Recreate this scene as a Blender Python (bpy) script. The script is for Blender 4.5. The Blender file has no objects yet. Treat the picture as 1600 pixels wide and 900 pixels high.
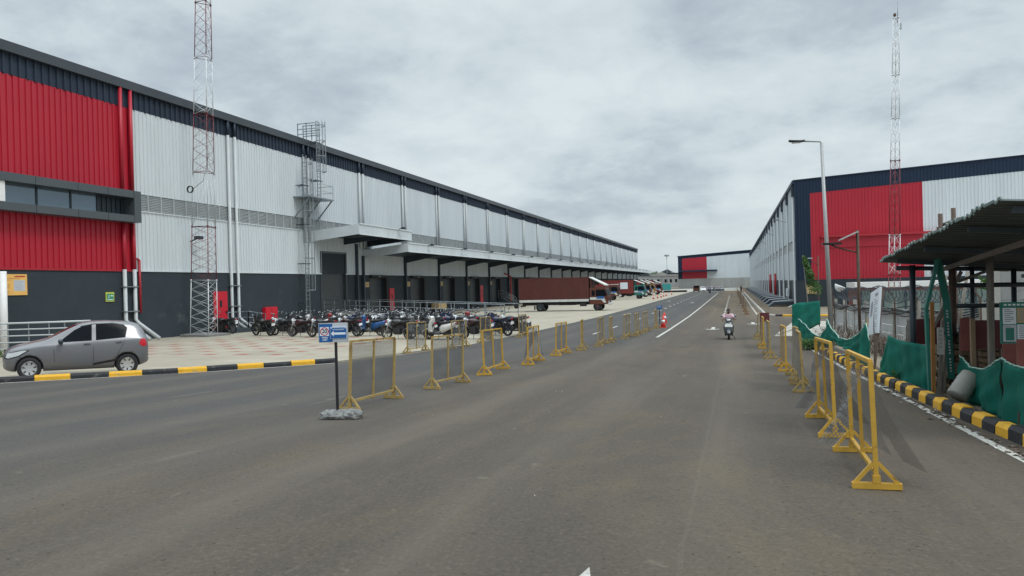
import bpy, bmesh, math, random
from mathutils import Vector, Matrix
from mathutils.bvhtree import BVHTree
random.seed(7)
S = bpy.context.scene
C = S.collection
R = math.radians
PI = math.pi

# ------------------------------------------------------------------ camera
CAMZ = 3.1
F = 1150.0                       # focal length in photo pixels (1600 wide)
_y = Vector(((1146-800)/F, (450-438)/F, -1)).normalized()     # the road's direction seen in the camera
_z = Vector((-0.026, 1, 0.002612)).normalized()               # world up seen in the camera
_x = _y.cross(_z).normalized()
RT = Matrix((_x, _y, _z))        # rows: world axes in camera coords -> maps camera vectors to world
cd = bpy.data.cameras.new('camera')
cam = bpy.data.objects.new('camera', cd); C.objects.link(cam)
cd.sensor_width = 36; cd.lens = F/1600*36; cd.clip_start = 0.1; cd.clip_end = 6000
cam.matrix_world = Matrix.Translation((0, 0, CAMZ)) @ RT.to_4x4()
S.camera = cam

# ------------------------------------------------------------------ sky and sun
SUN_EL, SUN_AZ = R(52), R(112)
w = bpy.data.worlds.new('World'); S.world = w; w.use_nodes = True
nt = w.node_tree; N = nt.nodes; L = nt.links
for n in list(N): N.remove(n)
out = N.new('ShaderNodeOutputWorld'); bg = N.new('ShaderNodeBackground'); L.new(bg.outputs[0], out.inputs[0])
sky = N.new('ShaderNodeTexSky'); sky.sky_type = 'NISHITA'; sky.sun_disc = False
sky.sun_elevation = SUN_EL; sky.sun_rotation = SUN_AZ; sky.dust_density = 2
tc = N.new('ShaderNodeTexCoord'); sep = N.new('ShaderNodeSeparateXYZ'); L.new(tc.outputs['Generated'], sep.inputs[0])
def wm(op, a, b=None, clamp=False):
    n = N.new('ShaderNodeMath'); n.operation = op; n.use_clamp = clamp
    for i, v in enumerate((a, b)):
        if v is None: continue
        if isinstance(v, (int, float)): n.inputs[i].default_value = v
        else: L.new(v, n.inputs[i])
    return n.outputs[0]
zc = wm('MAXIMUM', sep.outputs[2], 0.0)
den = wm('ADD', zc, 0.30)
cx = N.new('ShaderNodeCombineXYZ')
L.new(wm('DIVIDE', sep.outputs[0], den), cx.inputs[0]); L.new(wm('DIVIDE', sep.outputs[1], den), cx.inputs[1])
def wnoise(scale, detail, rough, dist, off):
    m = N.new('ShaderNodeMapping'); L.new(cx.outputs[0], m.inputs[0]); m.inputs['Location'].default_value = off
    n = N.new('ShaderNodeTexNoise'); n.inputs['Scale'].default_value = scale; n.inputs['Detail'].default_value = detail
    n.inputs['Roughness'].default_value = rough; n.inputs['Distortion'].default_value = dist
    L.new(m.outputs[0], n.inputs['Vector']); return n.outputs[0]
n1 = wnoise(1.35, 8, 0.52, 0.12, (19.31, 8.72, 0))
n2 = wnoise(4.2, 8, 0.60, 0.2, (12.53, 6.02, 0))
mixn = wm('ADD', wm('MULTIPLY', n1, 0.62), wm('MULTIPLY', n2, 0.38))
rmp = N.new('ShaderNodeValToRGB'); L.new(mixn, rmp.inputs[0])
e = rmp.color_ramp.elements
e[0].position = 0.335; e[0].color = (0.40, 0.47, 0.545, 1)
e[1].position = 0.60; e[1].color = (0.74, 0.82, 0.845, 1)
k = e.new(0.43); k.color = (0.52, 0.60, 0.655, 1)
k = e.new(0.49); k.color = (0.625, 0.71, 0.75, 1)
# towards the horizon the layers merge into one pale veil
hz = wm('SUBTRACT', 1.0, wm('DIVIDE', zc, 0.13), True)
mh = N.new('ShaderNodeMixRGB'); L.new(wm('MULTIPLY', hz, 0.6), mh.inputs[0]); L.new(rmp.outputs[0], mh.inputs[1]); mh.inputs[2].default_value = (0.60, 0.68, 0.71, 1)
# an overcast sky is brightest overhead
zen = wm('ADD', 1.0, wm('MULTIPLY', wm('MULTIPLY', wm('SUBTRACT', zc, 0.40), 1.67, True), 2.4))
sc1 = N.new('ShaderNodeVectorMath'); sc1.operation = 'SCALE'; L.new(mh.outputs[0], sc1.inputs[0]); L.new(wm('MULTIPLY', zen, 10.0), sc1.inputs['Scale'])
mx = N.new('ShaderNodeMixRGB'); mx.inputs[0].default_value = 0.93; L.new(sky.outputs[0], mx.inputs[1]); L.new(sc1.outputs[0], mx.inputs[2])
L.new(mx.outputs[0], bg.inputs[0]); bg.inputs[1].default_value = 0.1
sd = bpy.data.lights.new('sun', 'SUN'); sd.energy = 1.1; sd.angle = R(14); sd.color = (1, 0.97, 0.92)
sun = bpy.data.objects.new('sun', sd); C.objects.link(sun)
_dir = Vector((math.sin(SUN_AZ)*math.cos(SUN_EL), math.cos(SUN_AZ)*math.cos(SUN_EL), math.sin(SUN_EL)))
sun.rotation_euler = _dir.to_track_quat('Z', 'Y').to_euler(); sun.location = (0, -20, 40)
S.view_settings.view_transform = 'Standard'; S.view_settings.look = 'None'
S.view_settings.exposure = 0.0; S.view_settings.gamma = 1; S.view_settings.use_curve_mapping = False
S.cycles.use_denoising = True
S.cycles.max_bounces = 6; S.cycles.transparent_max_bounces = 24
S.cycles.sample_clamp_indirect = 4.0

# ------------------------------------------------------------------ the ground's height and measuring helpers
KN = [(-60, 1.35), (0, 1.55), (6, 1.75), (12, 2.0), (20, 2.27), (30, 2.5), (42, 2.65), (60, 2.80), (80, 2.85), (9000, 2.85)]
def gz(y):
    for (a, ha), (b, hb) in zip(KN, KN[1:]):
        if y <= b: return CAMZ-(ha+(hb-ha)*(y-a)/(b-a))
    return 0.0
def ray(px, py):
    v = RT @ Vector(((px-800)/F, (450-py)/F, -1)); return v/v.y
def at(px, py, Y):                      # the point seen at a pixel, at distance Y along the road
    return Vector((0, 0, CAMZ)) + ray(px, py)*Y
def grd(px, py):                        # the ground point seen at a pixel
    r = ray(px, py); lo, hi = 1.0, 2000.0
    for _ in range(60):
        m = (lo+hi)/2; p = CAMZ+r.z*m
        if p > gz(m): lo = m
        else: hi = m
    return Vector((r.x*lo, lo, gz(lo)))
def onX(px, py, X):                     # the point seen at a pixel on the plane x = X
    r = ray(px, py); t = X/r.x; return Vector((X, t, CAMZ+r.z*t))

# ------------------------------------------------------------------ materials
MATS = {}
def mat(name, col, rough=0.6, metal=0.0, var=0.12, scale=3.0, bump=0.0, bscale=40.0, spec=0.5, dirt=None, coat=0.0, stretch=None, alpha=None, trans=0.0):
    if name in MATS: return MATS[name]
    m = bpy.data.materials.new(name); m.use_nodes = True
    t = m.node_tree; b = t.nodes['Principled BSDF']
    b.inputs['Roughness'].default_value = rough; b.inputs['Metallic'].default_value = metal
    b.inputs['Specular IOR Level'].default_value = spec
    b.inputs['Coat Weight'].default_value = coat
    g = t.nodes.new('ShaderNodeTexCoord')
    vec = g.outputs['Object']
    if stretch:
        mp = t.nodes.new('ShaderNodeMapping'); mp.inputs['Scale'].default_value = stretch
        t.links.new(vec, mp.inputs[0]); vec = mp.outputs[0]
    n = t.nodes.new('ShaderNodeTexNoise'); n.inputs['Scale'].default_value = scale; n.inputs['Detail'].default_value = 6; n.inputs['Roughness'].default_value = 0.65
    t.links.new(vec, n.inputs['Vector'])
    r = t.nodes.new('ShaderNodeValToRGB'); t.links.new(n.outputs[0], r.inputs[0])
    lo = [max(0, c*(1-var)) for c in col]; hi = [min(1, c*(1+var)) for c in col]
    r.color_ramp.elements[0].position = 0.3; r.color_ramp.elements[0].color = (*lo, 1)
    r.color_ramp.elements[1].position = 0.7; r.color_ramp.elements[1].color = (*hi, 1)
    colout = r.outputs[0]
    if dirt:                            # (colour, amount, scale): wear with a shape of its own
        dn = t.nodes.new('ShaderNodeTexNoise'); dn.inputs['Scale'].default_value = dirt[2]; dn.inputs['Detail'].default_value = 8; dn.inputs['Roughness'].default_value = 0.7
        t.links.new(g.outputs['Object'], dn.inputs['Vector'])
        dr = t.nodes.new('ShaderNodeValToRGB'); t.links.new(dn.outputs[0], dr.inputs[0])
        dr.color_ramp.elements[0].position = 0.62-0.25*dirt[1]; dr.color_ramp.elements[0].color = (0, 0, 0, 1)
        dr.color_ramp.elements[1].position = 0.72-0.15*dirt[1]; dr.color_ramp.elements[1].color = (1, 1, 1, 1)
        mm = t.nodes.new('ShaderNodeMixRGB'); t.links.new(dr.outputs[0], mm.inputs[0]); t.links.new(colout, mm.inputs[1]); mm.inputs[2].default_value = (*dirt[0], 1)
        colout = mm.outputs[0]
    t.links.new(colout, b.inputs['Base Color'])
    if bump:
        bn = t.nodes.new('ShaderNodeTexNoise'); bn.inputs['Scale'].default_value = bscale; bn.inputs['Detail'].default_value = 4
        t.links.new(g.outputs['Object'], bn.inputs['Vector'])
        bb = t.nodes.new('ShaderNodeBump'); bb.inputs['Strength'].default_value = bump; bb.inputs['Distance'].default_value = 0.02
        t.links.new(bn.outputs[0], bb.inputs['Height']); t.links.new(bb.outputs[0], b.inputs['Normal'])
    if trans:                           # cloth that lets some light through
        o = t.nodes['Material Output']; tr = t.nodes.new('ShaderNodeBsdfTranslucent'); t.links.new(colout, tr.inputs[0])
        ms = t.nodes.new('ShaderNodeMixShader'); ms.inputs[0].default_value = trans
        t.links.new(b.outputs[0], ms.inputs[1]); t.links.new(tr.outputs[0], ms.inputs[2]); t.links.new(ms.outputs[0], o.inputs[0])
    if alpha is not None: b.inputs['Alpha'].default_value = alpha
    MATS[name] = m; return m

def wire_mat(name, col, sx, cover):     # woven wire: crossed diagonal wires with open air between them
    m = bpy.data.materials.new(name); m.use_nodes = True; t = m.node_tree; b = t.nodes['Principled BSDF']
    b.inputs['Base Color'].default_value = (*col, 1); b.inputs['Roughness'].default_value = 0.55; b.inputs['Metallic'].default_value = 0.3
    g = t.nodes.new('ShaderNodeUVMap')
    s = t.nodes.new('ShaderNodeSeparateXYZ'); t.links.new(g.outputs[0], s.inputs[0])
    def mt(op, a, bb=None):
        n = t.nodes.new('ShaderNodeMath'); n.operation = op
        for i, v in enumerate((a, bb)):
            if v is None: continue
            if isinstance(v, (int, float)): n.inputs[i].default_value = v
            else: t.links.new(v, n.inputs[i])
        return n.outputs[0]
    u = mt('MULTIPLY', mt('ADD', s.outputs[0], s.outputs[1]), sx); v = mt('MULTIPLY', mt('SUBTRACT', s.outputs[0], s.outputs[1]), sx)
    a = mt('MAXIMUM', mt('LESS_THAN', mt('FRACT', u), cover), mt('LESS_THAN', mt('FRACT', v), cover))
    t.links.new(a, b.inputs['Alpha']); return m

M = {}
M['white_clad'] = mat('white_cladding', (0.60, 0.645, 0.67), 0.5, 0.0, 0.07, 0.6, stretch=(1, 1, 0.12))
M['red_clad'] = mat('red_cladding', (0.42, 0.016, 0.034), 0.42, 0, 0.06, 0.3, spec=0.45)
M['dark_clad'] = mat('dark_blue_cladding', (0.024, 0.036, 0.058), 0.5, 0, 0.1, 0.3, spec=0.3)
M['navy_clad'] = mat('navy_cladding', (0.012, 0.026, 0.055), 0.5, 0, 0.1, 0.3, spec=0.3)
M['base_paint'] = mat('dark_grey_wall_paint', (0.036, 0.047, 0.057), 0.75, 0, 0.14, 0.5, 0.1, 25, spec=0.25, dirt=((0.075, 0.085, 0.09), 0.12, 0.45))
M['acm'] = mat('grey_fascia_panel', (0.075, 0.088, 0.098), 0.45, 0.1, 0.06, 0.4)
M['gutter'] = mat('grey_gutter_metal', (0.055, 0.065, 0.075), 0.45, 0.2, 0.1, 0.6)
M['pipe_white'] = mat('white_pipe_plastic', (0.50, 0.53, 0.54), 0.55, 0, 0.06, 2.0)
M['pipe_red'] = mat('red_pipe_paint', (0.36, 0.016, 0.026), 0.45, 0, 0.1, 2.0)
M['louvre'] = mat('grey_louvre_metal', (0.42, 0.45, 0.46), 0.5, 0.1, 0.08, 1.0)
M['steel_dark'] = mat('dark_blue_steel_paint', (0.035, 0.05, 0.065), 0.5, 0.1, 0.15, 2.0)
M['galv'] = mat('galvanised_steel', (0.27, 0.30, 0.32), 0.42, 0.5, 0.18, 5.0)
M['galv_pale'] = mat('pale_galvanised_steel', (0.45, 0.48, 0.49), 0.42, 0.35, 0.12, 5.0)
M['glass_win'] = mat('blue_tinted_glass', (0.16, 0.22, 0.27), 0.06, 0.35, 0.03, 0.5, spec=1.0)
M['shutter'] = mat('grey_shutter_metal', (0.075, 0.085, 0.092), 0.5, 0.15, 0.08, 1.5)
M['rubber'] = mat('black_rubber', (0.016, 0.016, 0.018), 0.75, 0, 0.25, 6.0)
M['black'] = mat('black_plastic', (0.014, 0.015, 0.018), 0.42, 0, 0.2, 6.0)
M['chrome'] = mat('polished_metal', (0.62, 0.64, 0.66), 0.18, 0.9, 0.05, 6.0)
M['alloy'] = mat('silver_wheel_metal', (0.55, 0.56, 0.57), 0.35, 0.5, 0.06, 8.0)
M['red_door'] = mat('red_door_paint', (0.55, 0.012, 0.03), 0.4, 0, 0.05, 2.0)
M['white_paint'] = mat('white_paint', (0.78, 0.78, 0.77), 0.45, 0, 0.05, 3.0)
M['grey_white'] = mat('weathered_white_paint', (0.60, 0.60, 0.58), 0.6, 0, 0.12, 3.0, dirt=((0.3, 0.28, 0.25), 0.2, 2.5))
M['tan_sign'] = mat('tan_sign_face', (0.50, 0.36, 0.17), 0.5, 0, 0.08, 5.0)
M['yellow_sign'] = mat('orange_yellow_sign_face', (0.80, 0.46, 0.13), 0.45, 0, 0.05, 3.0)
M['barrier_y'] = mat('yellow_barrier_paint', (0.50, 0.29, 0.035), 0.5, 0, 0.14, 6.0, dirt=((0.16, 0.075, 0.03), 0.22, 9.0))
M['barrier_o'] = mat('faded_yellow_barrier_paint', (0.36, 0.25, 0.085), 0.6, 0, 0.2, 6.0, dirt=((0.16, 0.085, 0.04), 0.36, 8.0))
M['barrier_g'] = mat('grey_weathered_barrier_paint', (0.19, 0.165, 0.105), 0.65, 0, 0.2, 6.0, dirt=((0.12, 0.08, 0.05), 0.3, 8.0))
M['barrier_r'] = mat('rusty_barrier_paint', (0.24, 0.14, 0.07), 0.65, 0, 0.2, 6.0, dirt=((0.10, 0.05, 0.03), 0.4, 8.0))
M['kerb_y'] = mat('yellow_kerb_paint', (0.70, 0.38, 0.02), 0.7, 0, 0.12, 5.0, 0.3, 30, dirt=((0.30, 0.24, 0.14), 0.20, 5.0))
M['kerb_k'] = mat('black_kerb_paint', (0.015, 0.016, 0.020), 0.7, 0, 0.25, 5.0, 0.3, 30, dirt=((0.11, 0.105, 0.095), 0.16, 5.0))
M['concrete'] = mat('grey_concrete', (0.33, 0.325, 0.30), 0.85, 0, 0.14, 1.2, 0.2, 18, dirt=((0.2, 0.19, 0.17), 0.2, 1.6))
M['kerb_c'] = mat('pale_kerb_concrete', (0.46, 0.44, 0.40), 0.85, 0, 0.14, 1.2, 0.2, 18)
M['rough_concrete'] = mat('rough_broken_concrete', (0.21, 0.21, 0.205), 0.95, 0, 0.35, 9.0, 0.9, 26, dirt=((0.06, 0.06, 0.06), 0.3, 14.0))
M['far_concrete'] = mat('streaked_precast_concrete', (0.36, 0.37, 0.36), 0.85, 0, 0.18, 0.22, stretch=(1, 1, 0.3))
M['brick'] = mat('red_brown_brick', (0.20, 0.07, 0.055), 0.9, 0, 0.3, 6.0)
M['net'] = mat('green_shade_net', (0.004, 0.20, 0.150), 0.8, 0, 0.25, 2.2, 0.25, 60, trans=0.35, dirt=((0.008, 0.15, 0.11), 0.25, 2.0), alpha=0.86)
M['net_edge'] = mat('pale_net_hem', (0.32, 0.50, 0.44), 0.8, 0, 0.2, 3.0)
M['teal_paint'] = mat('teal_timber_paint', (0.02, 0.17, 0.14), 0.55, 0, 0.15, 4.0)
M['wood'] = mat('raw_timber', (0.24, 0.17, 0.11), 0.8, 0, 0.25, 5.0, stretch=(4, 4, 0.4))
M['wood_o'] = mat('orange_brown_timber', (0.28, 0.13, 0.035), 0.75, 0, 0.25, 5.0, stretch=(4, 4, 0.4))
M['grey_wood'] = mat('grey_weathered_pole', (0.21, 0.19, 0.165), 0.85, 0, 0.25, 5.0, stretch=(4, 4, 0.4))
M['rust'] = mat('brown_rusty_pipe', (0.10, 0.065, 0.05), 0.7, 0.2, 0.3, 6.0)
M['sheet'] = mat('dark_corrugated_sheet', (0.060, 0.072, 0.072), 0.55, 0.1, 0.15, 1.0)
M['sheet_edge'] = mat('grey_green_sheet_edge', (0.13, 0.18, 0.165), 0.7, 0, 0.15, 2.0)
M['maroon'] = mat('maroon_painted_board', (0.115, 0.022, 0.026), 0.6, 0, 0.2, 3.0)
M['maroon2'] = mat('faded_brown_red_board', (0.19, 0.055, 0.045), 0.7, 0, 0.2, 3.0)
M['drum'] = mat('dusty_grey_plastic', (0.33, 0.33, 0.30), 0.7, 0, 0.12, 3.0, dirt=((0.2, 0.19, 0.16), 0.25, 3.0))
M['cone'] = mat('red_orange_cone_plastic', (0.60, 0.045, 0.03), 0.5, 0, 0.08, 3.0)
M['blue_sign'] = mat('blue_sign_face', (0.010, 0.105, 0.33), 0.4, 0, 0.06, 5.0)
M['sign_grey'] = mat('pale_grey_sign_face', (0.50, 0.53, 0.58), 0.4, 0, 0.06, 6.0)
M['sign_white'] = mat('white_sign_face', (0.74, 0.78, 0.84), 0.4, 0, 0.04, 6.0)
M['sign_red'] = mat('red_sign_ring', (0.50, 0.06, 0.09), 0.4, 0, 0.05, 6.0)
M['ink'] = mat('black_ink', (0.02, 0.02, 0.025), 0.5, 0, 0.05, 6.0)
M['ink_grey'] = mat('grey_ink', (0.28, 0.30, 0.33), 0.5, 0, 0.1, 6.0)
M['ink_brown'] = mat('brown_ink', (0.38, 0.17, 0.06), 0.5, 0, 0.1, 6.0)
M['ink_red'] = mat('red_ink', (0.45, 0.05, 0.03), 0.5, 0, 0.1, 6.0)
M['green_sign'] = mat('green_sign_face', (0.01, 0.25, 0.14), 0.45, 0, 0.05, 5.0)
M['lime_sign'] = mat('yellow_green_sign_border', (0.52, 0.55, 0.09), 0.45, 0, 0.05, 5.0)
M['tower_w'] = mat('white_lattice_paint', (0.68, 0.70, 0.72), 0.5, 0.1, 0.08, 2.0)
M['tower_r'] = mat('dark_red_lattice_paint', (0.16, 0.028, 0.035), 0.5, 0.1, 0.15, 2.0)
M['lamp_pole'] = mat('grey_lamp_pole_metal', (0.36, 0.37, 0.37), 0.5, 0.3, 0.1, 2.0)
M['skin'] = mat('brown_skin', (0.10, 0.05, 0.03), 0.6, 0, 0.1, 8.0)
M['hair'] = mat('black_hair', (0.012, 0.011, 0.011), 0.6, 0, 0.2, 20.0)
M['shirt'] = mat('pink_checked_shirt', (0.62, 0.42, 0.47), 0.8, 0, 0.35, 22.0)
M['trouser'] = mat('dark_trouser_cloth', (0.035, 0.03, 0.035), 0.85, 0, 0.2, 10.0)
M['lens'] = mat('clear_lamp_lens', (0.62, 0.64, 0.65), 0.12, 0.3, 0.1, 14.0)
M['red_lens'] = mat('red_lamp_lens', (0.55, 0.015, 0.03), 0.15, 0, 0.1, 10.0)
M['car_glass'] = mat('dark_tinted_glass', (0.010, 0.012, 0.016), 0.12, 0, 0.05, 3.0, spec=0.03)
M['silver'] = mat('silver_grey_car_paint', (0.185, 0.187, 0.20), 0.36, 0.4, 0.03, 3.0, coat=0.35)
M['reflection_glass'] = mat('maroon_reflection_windscreen', (0.045, 0.010, 0.014), 0.08, 0, 0.05, 3.0, spec=0.8)  # the red wall's reflection is put into the windscreen's base colour
M['leaf'] = mat('green_leaf', (0.06, 0.13, 0.03), 0.7, 0, 0.4, 5.0, trans=0.25)
M['dry'] = mat('dry_brown_twig', (0.11, 0.085, 0.065), 0.9, 0, 0.35, 8.0)
M['far_roof'] = mat('far_house_plaster', (0.34, 0.34, 0.34), 0.9, 0, 0.2, 0.15)
M['tarp_black'] = mat('black_tarp', (0.012, 0.013, 0.014), 0.7, 0, 0.2, 4.0)
M['wall_grey'] = mat('pale_grey_precast_wall', (0.40, 0.41, 0.41), 0.9, 0, 0.15, 1.2, 0.2, 12, dirt=((0.22, 0.21, 0.2), 0.25, 1.3))
M['wall_mid'] = mat('grey_precast_wall', (0.27, 0.275, 0.275), 0.9, 0, 0.2, 1.0, 0.2, 12, dirt=((0.16, 0.155, 0.15), 0.25, 1.3))
M['fence_pale'] = mat('pale_green_grey_sheet', (0.14, 0.19, 0.175), 0.7, 0, 0.2, 1.0)
M['wire'] = wire_mat('grey_wire_mesh', (0.15, 0.155, 0.16), 26.0, 0.32)
M['wire_l'] = wire_mat('fine_grey_wire_mesh', (0.12, 0.125, 0.13), 45.0, 0.31)
M['wire_n'] = wire_mat('coarse_grey_wire_mesh', (0.21, 0.215, 0.215), 19.0, 0.24)

# ------------------------------------------------------------------ mesh helpers
class MB:
    def __init__(s): s.v = []; s.f = []; s.m = []; s.sm = []; s.uv = {}
    def add(s, vs, fs, m=0, smooth=False):
        o = len(s.v); s.v += [Vector(v) for v in vs]
        for f in fs: s.f.append([i+o for i in f]); s.m.append(m); s.sm.append(smooth)
        return s
    def box(s, lo, hi, m=0):
        x0, y0, z0 = lo; x1, y1, z1 = hi
        return s.add([(x0,y0,z0),(x1,y0,z0),(x1,y1,z0),(x0,y1,z0),(x0,y0,z1),(x1,y0,z1),(x1,y1,z1),(x0,y1,z1)],
              [(0,3,2,1),(4,5,6,7),(0,1,5,4),(1,2,6,5),(2,3,7,6),(3,0,4,7)], m)
    def cbox(s, c, d, m=0):
        return s.box([c[i]-d[i]/2 for i in range(3)], [c[i]+d[i]/2 for i in range(3)], m)
    def rbox(s, c, d, r=0.02, m=0):         # box with chamfered edges
        bm = bmesh.new(); bmesh.ops.create_cube(bm, size=1)
        for v in bm.verts: v.co = Vector((v.co.x*d[0]+c[0], v.co.y*d[1]+c[1], v.co.z*d[2]+c[2]))
        bmesh.ops.bevel(bm, geom=list(bm.edges), offset=r, segments=2, affect='EDGES')
        bm.verts.index_update()
        s.add([v.co.copy() for v in bm.verts], [[v.index for v in f.verts] for f in bm.faces], m); bm.free(); return s
    def bar(s, p0, p1, a, b=None, m=0, up=(0, 0, 1)):
        p0 = Vector(p0); p1 = Vector(p1); d = (p1-p0); b = b or a
        if d.length < 1e-6: return s
        d.normalize(); u = Vector(up)
        if abs(d.dot(u)) > 0.98: u = Vector((1, 0, 0))
        x = d.cross(u).normalized(); y = x.cross(d).normalized()
        vs = [p+x*(i*a/2)+y*(j*b/2) for p in (p0, p1) for i, j in ((-1,-1),(1,-1),(1,1),(-1,1))]
        return s.add(vs, [(0,3,2,1),(4,5,6,7),(0,1,5,4),(1,2,6,5),(2,3,7,6),(3,0,4,7)], m)
    def tube(s, pts, r, n=8, m=0, r2=None, cap=True):
        pts = [Vector(p) for p in pts]; k = len(pts); rings = []
        for i, p in enumerate(pts):
            d = (pts[min(i+1, k-1)]-pts[max(i-1, 0)]).normalized()
            u = Vector((0, 0, 1)) if abs(d.z) < 0.95 else Vector((1, 0, 0))
            x = d.cross(u).normalized(); y = x.cross(d).normalized()
            rr = r if r2 is None else r+(r2-r)*i/max(1, k-1)
            rings.append([p+x*(math.cos(2*PI*j/n)*rr)+y*(math.sin(2*PI*j/n)*rr) for j in range(n)])
        return s.loft(rings, m, cap)
    def loft(s, rings, m=0, cap=True, smooth=True, closed=True):
        n = len(rings[0]); vs = [v for r in rings for v in r]; fs = []
        for i in range(len(rings)-1):
            for j in range(n if closed else n-1):
                a = i*n+j; b = i*n+(j+1) % n; fs.append((a, b, b+n, a+n))
        s.add(vs, fs, m, smooth)
        if cap and closed:
            o = len(s.v)-len(vs)
            s.f.append([o+j for j in range(n)][::-1]); s.m.append(m); s.sm.append(False)
            s.f.append([o+(len(rings)-1)*n+j for j in range(n)]); s.m.append(m); s.sm.append(False)
        return s
    def lathe(s, prof, c, axis='z', n=20, m=0, smooth=True, cap=True):     # prof: (radius, height) pairs
        rings = []
        for r, h in prof:
            ring = []
            for j in range(n):
                a = 2*PI*j/n; x, y = r*math.cos(a), r*math.sin(a)
                v = {'z': (x, y, h), 'y': (x, h, y), 'x': (h, x, y)}[axis]; ring.append(Vector(c)+Vector(v))
            rings.append(ring)
        return s.loft(rings, m, cap, smooth)
    def blob(s, c, d, n=10, m=0, pw=2.4):      # rounded lump, full size d
        rings = []
        for i in range(n+1):
            t = -PI/2+PI*i/n; z = math.sin(t); rr = max(1e-3, math.cos(t))
            rr = rr**(2/pw); z = math.copysign(abs(z)**(2/pw), z)
            rings.append([Vector((c[0]+d[0]/2*rr*math.copysign(abs(math.cos(a))**(2/pw), math.cos(a)), c[1]+d[1]/2*rr*math.copysign(abs(math.sin(a))**(2/pw), math.sin(a)), c[2]+d[2]/2*z)) for a in [2*PI*j/14 for j in range(14)]])
        return s.loft(rings, m)
    def prism(s, poly, axis, a, b, m=0):       # polygon in the other two axes, pushed along axis
        def P(u, v, t): return {'x': (t, u, v), 'y': (u, t, v), 'z': (u, v, t)}[axis]
        n = len(poly); vs = [P(u, v, a) for u, v in poly]+[P(u, v, b) for u, v in poly]
        fs = [list(range(n))[::-1], [n+i for i in range(n)]]+[(i, (i+1) % n, n+(i+1) % n, n+i) for i in range(n)]
        return s.add(vs, fs, m)
    def quad(s, a, b, c, d, m=0): return s.add([a, b, c, d], [(0, 1, 2, 3)], m)
    def uvquad(s, vs, uvs, m=0):
        s.add(vs, [tuple(range(len(vs)))], m); s.uv[len(s.f)-1] = uvs; return s
    def build(s, name, mats, parent=None, world=False, fixn=True):
        me = bpy.data.meshes.new(name)
        vs = s.v
        if world and parent is not None:
            o = parent.location if parent.parent is None else parent.location+parent.parent.location
            vs = [v-o for v in vs]
        me.from_pydata([tuple(v) for v in vs], [], s.f)
        if not isinstance(mats, (list, tuple)): mats = [mats]
        for mm in mats: me.materials.append(M[mm] if isinstance(mm, str) else mm)
        me.polygons.foreach_set('material_index', s.m); me.polygons.foreach_set('use_smooth', s.sm)
        if s.uv:
            ul = me.uv_layers.new(name='UVMap')
            for fi, uvs in s.uv.items():
                for li, uvv in zip(me.polygons[fi].loop_indices, uvs): ul.data[li].uv = uvv
        if fixn:
            bm = bmesh.new(); bm.from_mesh(me); bmesh.ops.recalc_face_normals(bm, faces=bm.faces); bm.to_mesh(me); bm.free()
        me.update()
        ob = bpy.data.objects.new(name, me); C.objects.link(ob)
        if parent is not None: ob.parent = parent
        return ob
def tag(o, label, cat, group=None, kind=None):
    if label: o['label'] = label
    if cat: o['category'] = cat
    if group: o['group'] = group
    if kind: o['kind'] = kind
    return o
def thing(name, label, cat, loc=(0, 0, 0), rz=0.0, group=None):
    o = bpy.data.objects.new(name, None); C.objects.link(o); o.empty_display_size = 0.3
    o.location = loc; o.rotation_euler = (0, 0, rz); return tag(o, label, cat, group)
def struct(o): o['kind'] = 'structure'; return o
def copy_tree(o, parent=None, repaint=None):
    c = o.copy(); C.objects.link(c)
    if parent is not None: c.parent = parent
    if repaint and c.type == 'MESH':
        for i, sl in enumerate(c.material_slots):
            src = o.material_slots[i].material
            if src and src.name in repaint:
                sl.link = 'OBJECT'; sl.material = repaint[src.name]
    for ch in list(o.children): copy_tree(ch, c, repaint)
    return c
def text(string, size, m, parent, mw, bold=0.0, name='lettering', sx=1.0):
    cu = bpy.data.curves.new(name, 'FONT'); cu.body = string; cu.size = size; cu.align_x = 'CENTER'; cu.align_y = 'CENTER'; cu.offset = bold; cu.extrude = 0.001
    t = bpy.data.objects.new(name, cu); C.objects.link(t)
    bpy.context.view_layer.update()
    me = bpy.data.meshes.new_from_object(t.evaluated_get(bpy.context.evaluated_depsgraph_get()))
    bpy.data.objects.remove(t); bpy.data.curves.remove(cu)
    me.transform(mw @ Matrix.Diagonal((sx, 1, 1, 1))); me.materials.clear(); me.materials.append(M[m])
    ob = bpy.data.objects.new(name, me); C.objects.link(ob); ob.parent = parent; return ob

M['wire_d'] = wire_mat('dense_grey_wire_mesh', (0.20, 0.205, 0.205), 40.0, 0.46)
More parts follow.
